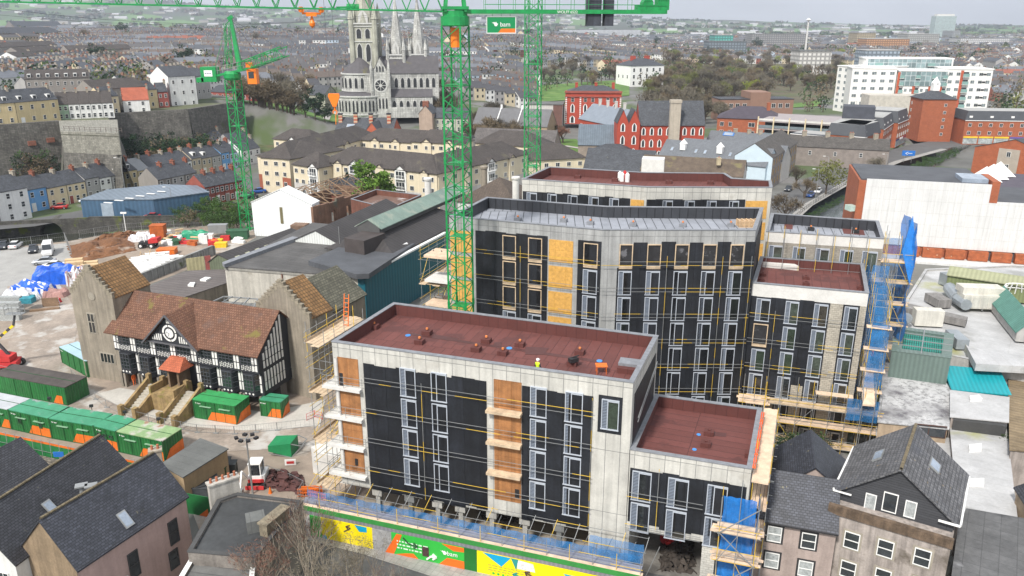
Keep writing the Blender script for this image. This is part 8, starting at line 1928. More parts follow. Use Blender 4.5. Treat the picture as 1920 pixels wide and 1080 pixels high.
for s in (-1.,2.,5.,8.): net(s_,Wall(WDr.p(s,0,.75),WDr.p(s,0,2.5)),0,1.75,[8,9,10,12][int(s+1)//3],[15.5,17,18,19.5][int(s+1)//3],.0,bnet,'netting',4,12,.15)
for z in (5,7.5,10,12.5,15): mb=MB(); WDr.rect(mb,-1.2,-.3,z,z+.07,.2,2.7); mb.build('board',boardp,s_)
net(s_,WDr,4.,WDr.L+1.,5,19,.45,bnet,'netting',12,16,.2)
WFr=Wall(Fp[1],Fp[2]); 
s2=scaf('tall blue netted scaffold turning the corner of the scaffolded block',WF,WF.L+.3,WF.L+3.2,-.6,1.0,[5,8,11,13.7,16.4,19.],22.5,st=1.6)
net(s2,WF,WF.L+.2,WF.L+3.,8,21.4,-1.6,bnet,'netting',8,12,.2); net(s2,Wall(WF.p(WF.L+3.2,0,1.4),WF.p(WF.L+3.0,0,-6)),0,7,9,23.6,.1,bsheet,'blue_sheet',8,12,.5)
mb=MB(); q=[WF.p(WF.L+2.7,24.6,.2),WF.p(WF.L+3.6,20.,.9),WF.p(WF.L+3.2,16.6,1.5),WF.p(WF.L+2.0,20.4,1.)]; mb.face(q); mb.face([p+Vector((.1,.3,0)) for p in q[::-1]]); mb.build('blue_flap',bsheet,s2)
s_=scaf('long timber boarded scaffold across the face of the scaffolded block',WF,.2,WF.L,.3,1.8,[10.9,13.8,16.7],ZF+.6,st=1.8,z0=4)
WCl=Wall(Cp[5],Cp[0]); s_=scaf('grey scaffold stair tower between the teal wall and the tallest block',WCl,WCl.L-7.5,WCl.L-.5,.5,4.2,[4,7,10,13,16,19],20.6,st=2.2,brd='alt')
mb=MB()
for j in range(6):
 z=2+j*3.; a,b=(WCl.L-6,WCl.L-1.6) if j%2 else (WCl.L-1.6,WCl.L-6)
 for e in (2.,3.1): mb.bar(WCl.p(a,z,e),WCl.p(b,z+3,e),.06)
 for k in range(10): mb.bar(WCl.p(a+(b-a)*k/10,z+3*k/10,2.),WCl.p(a+(b-a)*k/10,z+3*k/10,3.1),.06)
mb.build('stair_flight',steel,s_)
for i in range(6): mb=MB(); WCl.rect(mb,WCl.L-3.2,WCl.L+.2,4.2+i*3.05,4.5+i*3.05,.0,3.4); mb.build('balcony_slab',boardp if i%2 else concw,C_)
o=T('walkway','raised grey walkway with blue edge netting along the front of the front block','walkway',WA.p(12,3,2)); ld=mat('grey_deck_sheet',(.20,.21,.26),var=.2,ns=.6)
mb=MB(); WA.rect(mb,-2.6,29.6,3.,3.12,2.4,3.3); mb.build('deck',ld,o); mb=MB(); WA.rect(mb,-2.6,29.8,3.05,3.14,3.32,3.75); mb.build('board',boardp,o)
mb=MB(); WA.rect(mb,-2.7,29.8,2.75,3.2,3.78,3.86); mb.build('green_fascia',mat('green_edge_board',(.03,.22,.04)),o)
net(o,WA,-2.4,29.5,3.15,4.0,2.4,bnet,'netting',70,3,.12); net(o,WA,25.,29.6,3.2,5.,2.2,blnet,'netting',12,3,.1)
for i in range(17):
 s=-2.4+i*2.; mb=MB(); mb.bar(WA.p(s,0.,2.35),WA.p(s,4.3,2.35),.035,4,0); mb.bar(WA.p(s,0,3.6),WA.p(s,4.7,3.6),.035,4,i%2); mb.bar(WA.p(s,4.0,2.3),WA.p(s+.2,4.9,.8),.028,4,1 if i%3==0 else 0); mb.bar(WA.p(s,1.2,2.3),WA.p(s+1.2,4.6,1.4),.028,4,0); mb.build('standard',[steel,yel],o)
for z,of in ((3.6,3.6),(4.15,3.6),(4.35,2.3),(4.8,.9)): 
 mb=MB()
 for i in range(12): mb.bar(WA.p(-2.6+i*2.7,z,of),WA.p(-2.6+(i+1)*2.7,z,of),.026,4,1 if (i+int(z*2))%3==0 else 0)
 mb.build('guard_rail',[steel,yel],o)
# ---- painted hoarding with lettering
Wq=Wall(WA.p(-3.5,0,3.92),WA.p(30.5,0,3.92)); off=3.5
ho=T('hoarding','long painted street hoarding, yellow, green and orange with bam lettering','hoarding',Wq.p(14,0)); Zt=2.35
gh=mat('bright_green_paint',(.03,.42,.05),rough=.5,var=.06); yh=mat('yellow_paint',(.85,.68,.0),rough=.5,var=.06); oh_=mat('orange_red_paint',(.8,.14,.01),rough=.5,var=.05); th_=mat('blue_paint',(.0,.32,.55),rough=.5,var=.05); tealp=mat('teal_paint',(.02,.25,.22),var=.05); dgh=mat('dark_green_paint',(.01,.14,.02),rough=.5,var=.1); brn=mat('brown_paint',(.08,.05,.03),var=0)
X=lambda px:Wq.px(px,1030)[0]
def sec(px0,px1,m,name='panel'): mb=MB(); Wq.rect(mb,X(px0),X(px1),0.08,Zt,-.08,0); return mb.build(name,m,ho)
sec(586,606,gh); sec(606,700,yh); sec(700,735,mat('grey_poster',(.3,.3,.3),var=.3,ns=2)); sec(735,870,gh); sec(870,894,dgh); sec(894,1180,yh)
mb=MB(); Wq.rect(mb,0,Wq.L,Zt,3.1,-.2,-.1); mb.build('grey_upper_sheet',mat('grey_upper_sheet',(.2,.2,.22),corr=.4,var=.1),ho)
def shape(name,m,pts,o=.02): 
 mb=MB(); mb.face([Wq.p(X(px),z,o) for px,z in pts]); return mb.build(name,m,ho)
shape('orange_shape',oh_,[(722,.08),(745,2.35),(755,2.35),(738,.08)]); shape('orange_shape',oh_,[(738,.08),(785,.08),(775,.6),(760,.45)]); shape('orange_shape',oh_,[(828,2.35),(870,2.35),(870,1.9),(850,1.8)]); shape('orange_shape',oh_,[(822,.08),(838,.95),(870,.95),(870,.08)])
shape('blue_shape',th_,[(905,2.35),(958,2.35),(940,1.25)]); shape('teal_shape',tealp,[(958,2.35),(972,2.35),(968,1.2)],.03); shape('blue_shape',th_,[(1058,1.9),(1085,1.9),(1072,1.2)],.02); shape('blue_shape',th_,[(668,2.35),(690,2.35),(690,1.8),(676,1.7)]); shape('blue_shape',th_,[(606,.08),(616,.08),(614,.5),(607,.5)]); shape('poster',mat('white_poster',(.7,.68,.66),var=.4,ns=5),[(970,1.4),(1004,1.4),(1000,2.2),(971,2.3)])
def arrow(m,pts,hd,r=.07,o=.05):
 mb=MB()
 for (a,b),(c,d) in zip(pts,pts[1:]): mb.bar(Wq.p(X(a),b,o),Wq.p(X(c),d,o),r)
 (a,b),(c,d)=pts[-2],pts[-1]; p=Wq.p(X(c),d,o); u=(p-Wq.p(X(a),b,o)).normalized(); nrm=Wq.n; v=u.cross(nrm); mb.bar(p,p-u*.35+v*.28,r); mb.bar(p,p-u*.35-v*.28,r); mb.build('arrow',m,ho)
arrow(mat('dark_arrow',(.02,.08,.03)),[(757,2.1),(767,1.6),(775,1.5),(783,1.5)],0); arrow(white,[(800,.35),(808,.75),(818,.75)],0,.1); arrow(brn,[(1090,1.5),(1062,1.1),(1030,1.1),(1005,.8),(985,1.25)],0); arrow(tealp,[(1010,.5),(985,.6),(962,.75)],0); arrow(brn,[(648,1.4),(660,1.9),(652,2.)],0,.05)
wtext(Wq,X(848),1.25,'bam',.62,white,ho,o=.05); logo(Wq,X(832),1.42,.34,white,ho,o=.05); 
mb=MB()
for r_ in range(3):
 a=.0
 while a<2.8: l=rs.uniform(.12,.5); mb.face([Wq.p(X(745)+a,1.55-r_*.35,.03),Wq.p(X(745)+a+l,1.55-r_*.35,.03),Wq.p(X(745)+a+l,1.7-r_*.35,.03),Wq.p(X(745)+a,1.7-r_*.35,.03)]); a+=l+.12
mb.build('pale_lettering',mat('pale_lettering_paint',(.6,.75,.6),var=0),ho)
mb=MB()
for r_ in range(3):
 a=.0
 while a<3.6: l=rs.uniform(.15,.5); mb.face([Wq.p(X(915)+a,1.15-r_*.25,.03),Wq.p(X(915)+a+l,1.15-r_*.25,.03),Wq.p(X(915)+a+l,1.24-r_*.25,.03),Wq.p(X(915)+a,1.24-r_*.25,.03)]); a+=l+.1
mb.build('faint_lettering',mat('olive_lettering',(.35,.33,.05),var=0),ho)
mb=MB()
for k in range(4): disc(Wq,X(925)+k*.45,.42,.12,.05,10,mb=mb)
mb.build('green_dots',gh,ho)
mb=MB(); Wq.rect(mb,X(792),X(804),.6,1.6,.0,.04); mb.build('poster',mat('dark_poster',(.06,.03,.03),var=.5,ns=5),ho)
# ================= vehicles, people, plant and clutter =================
tyre=mat('tyre_rubber',(.02,.02,.02),rough=.8,var=.1); cgl=mat('car_glass',(.02,.025,.03),rough=.08,var=.1,spec=.8)
def carpaint(n,c): return mat('car_paint_'+n,c,rough=.3,var=.03,metal=.1)
def loft(secs,mi=0,cap=True):
 mb=MB(); n=len(secs[0]); 
 for s in secs: mb.v+= [tuple(p) for p in s]
 for a in range(len(secs)-1):
  for k in range(n-1): i=a*n+k; mb.f.append((i,i+1,i+n+1,i+n)); mb.m.append(mi)
 mb.f.append(tuple(range(n))[::-1]); mb.m.append(mi); i=(len(secs)-1)*n; mb.f.append(tuple(range(i,i+n))); mb.m.append(mi); return mb
def car(cn,col,L=4.2,Wd=1.75,H=1.45,van=False):
 o=bpy.data.objects.new('white_van' if van else 'parked_car',None); COL.objects.link(o); WORLD[o.name]=Vector((0,0,0)); w=Wd/2
 prof=[(-L/2,.35,.62,.82),(-L/2+.15,.25,.8,.95),(-L/2+.95,.2,.92,1.),(-.3,.2,.95,1.),(L/2-.9,.2,.98,1.),(L/2-.12,.25,.95,.95),(L/2,.4,.85,.85)]
 if van: prof=[(-L/2,.4,.9,.9),(-L/2+.2,.3,1.15,.97),(-L/2+1.,.3,1.3,1.),(0,.3,1.3,1.),(L/2-.1,.3,1.3,1.),(L/2,.4,1.3,.98)]
 secs=[]
 for x,z0,z1,k in prof: secs.append([(x,-w*k*.9,z0),(x,-w*k,z0+.2),(x,-w*k,z1-.18),(x,-w*k*.88,z1),(x,w*k*.88,z1),(x,w*k,z1-.18),(x,w*k,z0+.2),(x,w*k*.9,z0),(x,-w*k*.9,z0)])
 loft(secs).build('body',carpaint(cn,col),o,smooth=False)
 if van: cab=[(-L/2+1.1,1.28,.93),(-L/2+1.75,H-.15,.9),(-L/2+2.1,H,.88),(L/2-.25,H,.88),(L/2-.05,H-.1,.92),(L/2-.02,1.28,.95)]
 else: cab=[(-L/2+1.,.9,.9),(-L/2+1.65,H-.1,.78),(-L/2+2.1,H,.76),(L/2-1.2,H-.02,.76),(L/2-.45,.95,.86)]
 secs=[[(x,-w*k,.88),(x,-w*k*(.96),z),(x,w*k*.96,z),(x,w*k,.88),(x,-w*k,.88)] for x,z,k in cab]
 loft(secs).build('cabin_glass' if not van else 'load_body',cgl if not van else carpaint(cn,col),o)
 if van:
  mb=MB(); mb.face([(-L/2+1.02,-w*.85,1.34),(-L/2+1.02,w*.85,1.34),(-L/2+1.7,w*.8,H-.2),(-L/2+1.7,-w*.8,H-.2)][::-1]); mb.build('windscreen',cgl,o)
  mb=MB(); 
  for sg in (-1,1): mb.face([(-L/2+1.3,sg*w*.945,1.38),(-L/2+2.2,sg*w*.93,1.38),(-L/2+2.2,sg*w*.9,H-.35),(-L/2+1.75,sg*w*.9,H-.35)][::-sg])
  mb.build('side_window',cgl,o)
 else:
  mb=MB(); mb.prism([(-L/2+1.75,-w*.72),(L/2-1.15,-w*.72),(L/2-1.15,w*.72),(-L/2+1.75,w*.72)],H-.04,H+.02); mb.build('roof',carpaint(cn,col),o)
 for x in (-L/2+.8,L/2-.8):
  for sg in (-1,1): mb=MB(); mb.bar((x,sg*(w-.16),.33),(x,sg*(w+.02),.33),.33,12,cap=True); wh_=mb.build('wheel',tyre,o); mb=MB(); mb.bar((x,sg*(w+.02),.33),(x,sg*(w+.035),.33),.2,10,cap=True); mb.build('rim',steel,wh_)
 for sg in (-1,1): MB().box((-L/2+.05,sg*w*.62,.58),(.12,.34,.16)).build('headlight',white,o); MB().box((L/2-.05,sg*w*.66,.68),(.12,.28,.16)).build('tail_light',mat('red_paint'),o)
 return o
cars={k:car(k,c) for k,c in (('white',(.7,.7,.7)),('dark',(.03,.035,.045)),('silver',(.35,.37,.4)),('red',(.4,.02,.02)),('blue',(.03,.1,.35)))}
vn=car('white',(.7,.7,.7),5.6,2.,2.5,True); usedc=set()
def park(k,px,py,rz,label,g=None,proto=None):
 p=proto or cars[k]; q=GT(px,py) if py<400 else G(px,py,.05); q.z+=.06 if py<400 else 0
 if p.name not in usedc: usedc.add(p.name); p.location=q; p.rotation_euler.z=rz; tag(p,label,'van' if proto else 'car',g); return p
 return dup(p,q,rz,label,g,cat='van' if proto else 'car')
park('dark',8,465,1.9,'dark car cut off by the left edge of the gravel car park'); park('white',30,464,R(-78),'white car with its bonnet toward the camera in the gravel car park'); park('dark',63,472,R(115),'black car parked left of the white van'); 
park('w',91,476,R(115),'white high-roofed van in the gravel car park',proto=vn)
park('silver',84,495,R(15),'silver car parked beside the blue tarpaulin stacks'); park('white',100,503,R(12),'white car nose to tail with the silver one by the blue tarpaulins')
park('dark',28,440,R(110),'grey car at the far side of the gravel car park') if 0 else None
park('red',112,392,R(15),'red car on the street in front of the coloured terraces'); park('silver',165,380,R(15),'silver car on the street beside the blue warehouse'); park('dark',432,390,R(0),'dark car parked by the thicket behind the luffing crane'); park('dark',470,372,R(20),'dark car below the red brick terrace'); park('blue',485,362,R(25),'blue car beside the luffing crane mast'); park('red',285,410,R(5),'red car behind the stone parapet of the bridge')
park('blue',1519,369,R(60),'blue car parked on the quay road beside the white one'); park('white',1533,362,R(60),'white car parked on the quay road nearest the bare trees'); park('dark',1478,358,R(60),'dark car at the door of the stone mill'); park('white',1600,336,R(60),'white car beside the quay railings'); park('red',1648,312,R(50),'red car driving on the quay road bend'); park('silver',1915,217,R(20),'silver car at the right edge beyond the brick block'); park('red',1536,200,R(70),'red car on the lane beside the wood')
park('white',1135,300,R(10),'white car parked beside the chapel annex'); park('blue',312,192,R(10),'blue car on the hillside street by the dark red house')
for p in list(cars.values())+[vn]:
 if p.name not in usedc:
  for ch in list(p.children): bpy.data.objects.remove(ch)
# ---- stacks, tarpaulins and pallets in the yard
rk=random.Random(9)
def blob(name,label,cat,px,py,w,d,h,m,rz=0.,seed=1,n=14,group=None,root=None,amp=.25,mats=None):
 r=random.Random(seed); c=G(px,py,0); mb=MB(); g=[]
 for j in range(n+1):
  row=[]
  for i in range(n+1):
   u,v=i/n*2-1,j/n*2-1; e=min(1-abs(u)**4,1-abs(v)**4); z=h*max(0,e)**.35*(1-amp*.5+amp*math.sin(u*5+seed)*math.cos(v*4+seed*2))+r.uniform(-.06,.06)*h
   x=u*w/2*(1+.06*r.uniform(-1,1)); y=v*d/2*(1+.06*r.uniform(-1,1)); row.append((c.x+x*math.cos(rz)-y*math.sin(rz),c.y+x*math.sin(rz)+y*math.cos(rz),max(.02,z if e>0 else .02)))
  g.append(row)
 for j in range(n):
  for i in range(n): mb.face([g[j][i],g[j][i+1],g[j+1][i+1],g[j+1][i]],0 if not mats or r.random()>.25 else 1)
 o=mb.build(name,mats or m,smooth=False); return tag(o,label,cat,group)
wrap=mat('white_shrink_wrap',(.6,.6,.62),rough=.35,var=.3,ns=2.5,bump=.8); tarp=mat('blue_tarpaulin',(.01,.10,.55),rough=.4,var=.25,ns=1,bump=.8)
blob('tarpaulin_stack','smaller stack under a white-topped blue tarpaulin in the yard','stack',65,550,7.5,3.6,2.3,tarp,-.2,1,mats=[tarp,wrap]); blob('tarpaulin_stack','largest stack under a crumpled blue tarpaulin behind the left stone tower','stack',112,527,8.5,5,3.2,tarp,.15,2); 
blob('wrapped_stack','white plastic wrapped stack right of the large blue tarpaulin','stack',148,530,3.2,4.5,3.,wrap,.2,3,amp=.4,mats=[wrap,mat('pinkish_packs',(.35,.2,.18),var=.3)]); blob('wrapped_stack','white netted heap in front of the smaller blue tarpaulin','stack',38,562,6.,3.,1.8,wrap,-.2,4,amp=.5)
blob('wrapped_stack','low wrapped pallets of reddish packs in front of the blue stack','stack',106,555,4,2.5,1.3,mat('pinkish_packs'),0,5); 
conb=mat('pale_block_pack',(.40,.42,.41),var=.15,brick=(.45,.22,.5,(.25,.26,.26),.03,.1))
for i in range(9):
 r_,c_=divmod(i,3); p=G(6+c_*13+r_*2,600-r_*11,0); tag(MB().box(p,(1.25,1.05,1.1),.1).box(p+Vector((0,0,1.14)),(1.2,1.0,1.0),.1).build('block_pallet',conb),'pale grey pallet of concrete blocks at the left edge of the yard','pallet','pallets of concrete blocks')
tag(MB().box(G(53,567,0),(2.,1.6,1.2)).box(G(53,567,1.25),(1.9,1.5,.9),.05).build('teal_stack',mat('teal_pack',(.03,.22,.28),var=.3,ns=2)),'teal wrapped stack between the block pallets and the blue tarpaulin','stack')
tag(MB().box(G(96,575,0),(2.6,.1,1.6),.2).box(G(84,582,0),(4.5,.6,.35),.35).build('timber_pile',mat('brown_timber',(.2,.13,.08),var=.3)),'long low pile of brown timbers in front of the tarpaulins','timber')
blob('red_bundle','small bright red and white bundle beside the timber pile','bundle',104,568,1.9,1.3,.9,mat('red_paint'),0,6,mats=[mat('red_paint'),wrap],n=7)
tb=mat('timber_pack',(.55,.40,.23),var=.15,ns=2)
for i,(px,py) in enumerate(((162,508),(178,512),(168,500),(140,495))): tag(MB().box(G(px,py,0),(3.2,1.3,1.1),.35).box(G(px,py,1.15),(3.1,1.25,.5),.36).build('timber_pack',tb),'pale timber pack standing behind the left stone tower','timber','timber packs behind the stone tower')
pw=mat('white_pipe_wrap',(.62,.62,.61),rough=.5,var=.15,ns=3)
for i in range(22):
 r_,c_=divmod(i,11); px=208+c_*8.6+r_*26; py=524-c_*4.6+r_*8
 if py<488: py+=6
 p=G(px,py,.0); tag(MB().bar(p+Vector((-2.3,-.9,.35)),p+Vector((2.3,.9,.35)),.34,8,cap=True).bar(p+Vector((-2.2,-.3,.9)),p+Vector((2.2,1.3,.9)),.28,8,cap=True).build('wrapped_bundle',pw),'long white wrapped bundle lying on the slab behind the hall','bundle','white wrapped bundles on the slab')
blob('wrapped_bundle','crumpled white sheet bundle at the right end of the white bundles','bundle',268,506,3.5,2.6,1.3,wrap,.2,8)
mud=mat('brown_mud',(.16,.07,.028),var=.3,ns=.4,patch=((.30,.24,.19),.22,.6,.08),patch2=((.07,.035,.02),.5,.6,.1),bump=.6)
def mound(label,pxs,h,m,name='mud',seed=1,n=26,z=.06):
 q=[G(a,b,0) for a,b in pxs]; r=random.Random(seed); mb=MB(); g=[]
 for j in range(n+1):
  row=[]
  for i in range(n+1):
   u,v=i/n,j/n; p=(q[0]*(1-u)+q[1]*u)*(1-v)+(q[3]*(1-u)+q[2]*u)*v; e=min(u,1-u,v,1-v)*4; e=min(1,e); z_=h*e*(.35+.65*abs(math.sin(u*9+seed)*math.cos(v*7+seed*1.3)))+r.uniform(0,.12)*h*e
   row.append((p.x+r.uniform(-.3,.3),p.y+r.uniform(-.3,.3),z+z_))
  g.append(row)
 for j in range(n):
  for i in range(n): mb.face([g[j][i],g[j][i+1],g[j+1][i+1],g[j+1][i]])
 return tag(mb.build(name,m,smooth=True),label,kind='stuff')
mound('heaps of dug brown mud in the far corner of the site',[(140,495),(255,470),(245,438),(125,462)],1.5,mud,seed=2); mound('rusty brown mud beside the riverside fence',[(135,462),(250,450),(262,436),(225,440)],1.3,mud,seed=5)
mound('heap of dark red crushed stone by the mini digger',[(486,915),(575,928),(565,893),(500,890)],1.2,mat('dark_red_aggregate',(.085,.035,.032),var=.25,ns=2,bump=.6),name='aggregate',seed=3); mound('brown soil and rubble under the vehicle opening',[(1235,1070),(1300,1075),(1300,1000),(1245,1005)],1.,mat('dark_soil',(.05,.04,.033),var=.4,ns=1.5,bump=.6),name='soil',seed=4)
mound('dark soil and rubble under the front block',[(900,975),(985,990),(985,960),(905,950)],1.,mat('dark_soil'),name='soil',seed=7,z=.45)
def crate(name,label,cat,px,py,sz,m,rz=.1,z=0.): 
 mb=MB(); p=G(px,py,z); mb.box(p,sz,rz); 
 for k in (-.33,0,.33): mb.box((p.x+k*sz[0]*math.cos(rz),p.y+k*sz[0]*math.sin(rz)-sz[1]/2-.02,p.z+.1),(.08,.06,sz[2]-.15),rz)
 mb.box((p.x,p.y,p.z+sz[2]),(sz[0]*1.05,sz[1]*1.05,.12),rz); return tag(mb.build(name,m),label,cat)
rust=mat('orange_rust_steel',(.42,.10,.02),var=.25,ns=1.5,streak=.2)
crate('steel_tank','tall rusty orange steel box at the back of the yard','tank',299,448,(3.,2.4,3.2),rust)
crate('barrier_stack','bright orange stack of plastic barriers on the slab','barrier',314,476,(3.6,2.4,1.1),orng); crate('water_tank','white cube tank on the left of a pair in the yard','tank',383,456,(1.8,1.5,1.9),white); crate('water_tank','white cube tank on the right of a pair in the yard','tank',393,455,(1.8,1.5,1.9),white)
crate('yellow_bags','lower heap of yellow bags beside the workshop roof','bags',415,463,(2.4,1.6,.9),mat('yellow_bag',(.7,.45,.02))); crate('yellow_bags','upper heap of yellow bags beside the workshop roof','bags',408,456,(2.2,1.4,.8),mat('yellow_bag')); crate('green_skip','dark green skip full of timber near the white shed','skip',447,447,(4.5,2.4,1.9),mat('dark_green_skip',(.03,.10,.05),var=.2)); crate('silver_tank','pale grey tank on legs beside the green skip','tank',410,436,(4.,1.8,1.8),steel,z=1.)
blob('green_sheet','long green sheeted ridge at the back of the yard','sheet',366,446,7,2.6,1.7,mat('green_sheet',(.01,.25,.13),rough=.5,var=.15,bump=.5),-.1,12)
for i,(px,py,lb) in enumerate(((268,447,'white bulk bags left of the rusty orange box'),(282,450,'white bulk bag heap nearest the red digger'),(256,452,'single white bulk bag at the end of the heap'))): blob('bulk_bags',lb,'bags',px,py,3.4,2.2,1.5,wrap,.2,20+i,n=8)
for i in range(20):
 px=rk.uniform(310,455); py=rk.uniform(436,462); m,cn=rk.choice(((mat('red_paint'),'red'),(tb,'pale timber'),(rust,'rusty'),(white,'white'),(mat('dark_green_skip'),'dark green'))); tag(MB().box(G(px,py,0),(rk.uniform(1,3.4),rk.uniform(.6,1.4),rk.uniform(.3,1.1)),rk.uniform(-.5,.8)).box(G(px,py,0)+Vector((.3,.2,.9)),(rk.uniform(.8,2.4),.5,.25),rk.uniform(-.5,.8)).build('material_stack',m),'small %s stack of building material along the yard fence'%cn,'stack','%s stacks along the yard fence'%cn)
mb=MB()
for i in range(12): p=G(262+i*4,484+rk.uniform(-4,4),0); mb.bar(p,p+Vector((rk.uniform(-1,1),rk.uniform(-1.,1),rk.uniform(.8,2))),.07)
tag(mb.build('timber_heap',tb),'splayed raw timber frames in front of the brown mud','timber')
def tractor():
 c=G(278,464,0); o=T('telehandler','small red and black dumper working in front of the brown mud','dumper',c); mb=MB(); mb.box(c+Vector((0,0,.7)),(3.2,1.6,.7),.1); mb.build('chassis',black,o); mb=MB(); mb.prism([(c.x+.6,c.y-1),(c.x+2.6,c.y-.9),(c.x+2.6,c.y+1.1),(c.x+.6,c.y+1.)],[1.1,1.3,1.3,1.1],[2.,2.3,2.3,2.]); mb.build('skip_body',mat('red_paint'),o)
 mb=MB()
 for dx in (-1.3,-.3):
  for dy in (-.7,.7): mb.bar(c+Vector((dx,dy,1.3)),c+Vector((dx,dy,2.7)),.07)
 mb.box(c+Vector((-.8,0,2.7)),(1.3,1.6,.1),0); mb.build('roll_frame',white,o)
 for dx in (-1.1,1.2):
  for dy in (-1.,1.): mb=MB(); mb.bar(c+Vector((dx,dy-.2,.6)),c+Vector((dx,dy+.2,.6)),.6,12,cap=True); w_=mb.build('wheel',tyre,o); mb=MB(); mb.bar(c+Vector((dx,dy-.23,.6)),c+Vector((dx,dy+.23,.6)),.28,10,cap=True); mb.build('rim',white,w_)
tractor()
o=T('boom_lift','red boom lift with yellow and black arm and raised grey basket at the left edge','boom lift',G(12,690,0)); c=G(12,690,0); rp=mat('red_paint'); mb=MB(); mb.box(c+Vector((0,0,.5)),(3.6,2.2,.7),.2); mb.build('chassis',rp,o); mb=MB(); mb.prism([(c.x-2.,c.y-1.1),(c.x+1.3,c.y-.9),(c.x+1.3,c.y+.9),(c.x-2.,c.y+1.)],[1.3]*4,[2.6,2.,2.,2.6]); mb.build('turret',rp,o)
for dx in (-1.4,1.5):
 for dy in (-1.1,1.2): mb=MB(); mb.bar(c+Vector((dx,dy-.25,.5)),c+Vector((dx,dy+.25,.5)),.52,12,cap=True); w_=mb.build('wheel',tyre,o); mb=MB(); mb.bar(c+Vector((dx,dy-.28,.5)),c+Vector((dx,dy+.28,.5)),.25,10,cap=True); mb.build('rim',white,w_)
def at2(px,py,Y): d=ray(px,py); t=Y/d[1]; return Vector((d[0]*t,Y,CAMH+d[2]*t))
Y_=c.y; p1=at2(2,645,Y_); p2=at2(-10,640,Y_); p3=at2(25,610,Y_); p4=at2(28,588,Y_); mb=MB(); mb.bar(c+Vector((.8,0,2.)),p2+Vector((0,0,.3)),.22,4,cap=True); mb.build('lower_boom',mat('dark_boom',(.05,.05,.055)),o); mb=MB(); n=6
for k in range(n): a=p2+(p3-p2)*k/n; b=p2+(p3-p2)*(k+1)/n; mb.bar(a,b,.24,4,k%2,cap=True)
mb.build('yellow_boom',[mat('dark_boom'),mat('boom_yellow',(.75,.55,.02))],o); mb=MB(); mb.bar(p3,p4,.16,4,cap=True); mb.build('jib_arm',mat('dark_boom'),o); mb=MB()
b0=p4; 
for dx in (-1.1,0,1.1):
 for dy in (-.5,.5): mb.bar(b0+Vector((dx,dy,0)),b0+Vector((dx,dy,1.2)),.04)
for z in (0.,.6,1.2):
 for dy in (-.5,.5): mb.bar(b0+Vector((-1.2,dy,z)),b0+Vector((1.2,dy,z)),.05)
 for dx in (-1.15,1.15): mb.bar(b0+Vector((dx,-.5,z)),b0+Vector((dx,.5,z)),.05)
mb.box(b0+Vector((0,0,-.05)),(2.4,1.1,.08)); mb.build('basket',steel,o)
c=G(486,905,0); o=T('mini_digger','white and red mini digger facing the camera beside the dark red heap','digger',c); mb=MB()
for dx in (-.75,.75): mb.box(c+Vector((dx,0,0)),(.4,2.2,.5),.05)
mb.build('track',tyre,o); mb=MB(); mb.box(c+Vector((0,.1,.55)),(1.7,1.9,.75),.05); mb.build('body',white,o); mb=MB(); mb.box(c+Vector((0,-.85,.6)),(1.6,.3,.35),.05); mb.build('red_skirt',rp,o); mb=MB(); mb.box(c+Vector((-.1,-.1,1.3)),(1.15,1.3,1.3),.05); mb.build('cab',cgl,o); mb=MB(); mb.box(c+Vector((-.1,-.1,2.6)),(1.3,1.45,.12),.05)
for dx,dy in ((-.65,-.75),(.5,-.72),(-.65,.55),(.5,.55)): mb.bar(c+Vector((dx,dy,1.3)),c+Vector((dx,dy,2.6)),.06)
mb.build('cab_frame',white,o); mb=MB(); mb.bar(c+Vector((-.7,-.9,1.)),c+Vector((-1.1,-1.6,2.3)),.13); mb.bar(c+Vector((-1.1,-1.6,2.3)),c+Vector((-1.1,-2.5,.9)),.11); mb.build('arm',white,o); mb=MB(); mb.prism([(c.x-1.4,c.y-2.9),(c.x-.8,c.y-2.9),(c.x-.8,c.y-2.4),(c.x-1.4,c.y-2.4)],.3,.9); mb.build('bucket',steel,o); mb=MB(); mb.box(c+Vector((0,-1.5,.1)),(1.9,.12,.4)); mb.build('blade',rp,o)
p=G(474,926,0); o=T('floodlight_mast','tall grey floodlight mast with six lamps beside the mini digger','lamp post',p); ht=hgt(p,822); mb=MB(); mb.bar(p,(p.x,p.y,ht),.11,8,r2=.07); mb.build('pole',steel,o); mb=MB(); mb.bar((p.x-1.,p.y,ht),(p.x+1.,p.y,ht),.04); mb.bar((p.x,p.y-.8,ht),(p.x,p.y+.8,ht),.04); mb.build('cross_arm',steel,o)
for dx,dy in ((-1,0),(1,0),(-.35,-.6),(.4,-.6),(-.35,.7),(.4,.7)): MB().box((p.x+dx,p.y+dy,ht-.05),(.42,.34,.22),dx).build('lamp',black,o)
def lamp(px,py,top,label,arm=1.4,m=steel):
 p=GT(px,py); h=hgt(p,top); o=T('street_lamp',label,'lamp post',p); MB().bar(p,(p.x,p.y,h),.1,6,r2=.06).build('pole',m,o); mb=MB(); mb.bar((p.x,p.y,h),(p.x-arm,p.y,h+.25),.05); mb.build('arm',m,o); MB().box((p.x-arm,p.y,h+.15),(.7,.25,.12)).build('lamp_head',white,o)
for px,py,t,lb in ((236,367,297,'tall street lamp in front of the yellow terraced houses'),(325,402,352,'thin street lamp at the end of the blue warehouse'),(1528,382,318,'pale street lamp on the quay road by the olive-brown tree'),(1660,322,290,'street lamp beside the blue road sign'),(1596,268,190,'lamp post on the lane by the white apartments'),(1340+200,210,186,'lamp post at the top of the lane beside the wood'),(1548,345,294,'tall post beside the bare street tree'),(1850+50,330,300,'lamp post at the far right')): lamp(px,py,t,lb)
p=G(237,437,0); o=T('camera_mast','white pole with two cameras beside the riverside fence','mast',p); MB().bar(p,(p.x,p.y,4.8),.09,6).build('pole',white,o); 
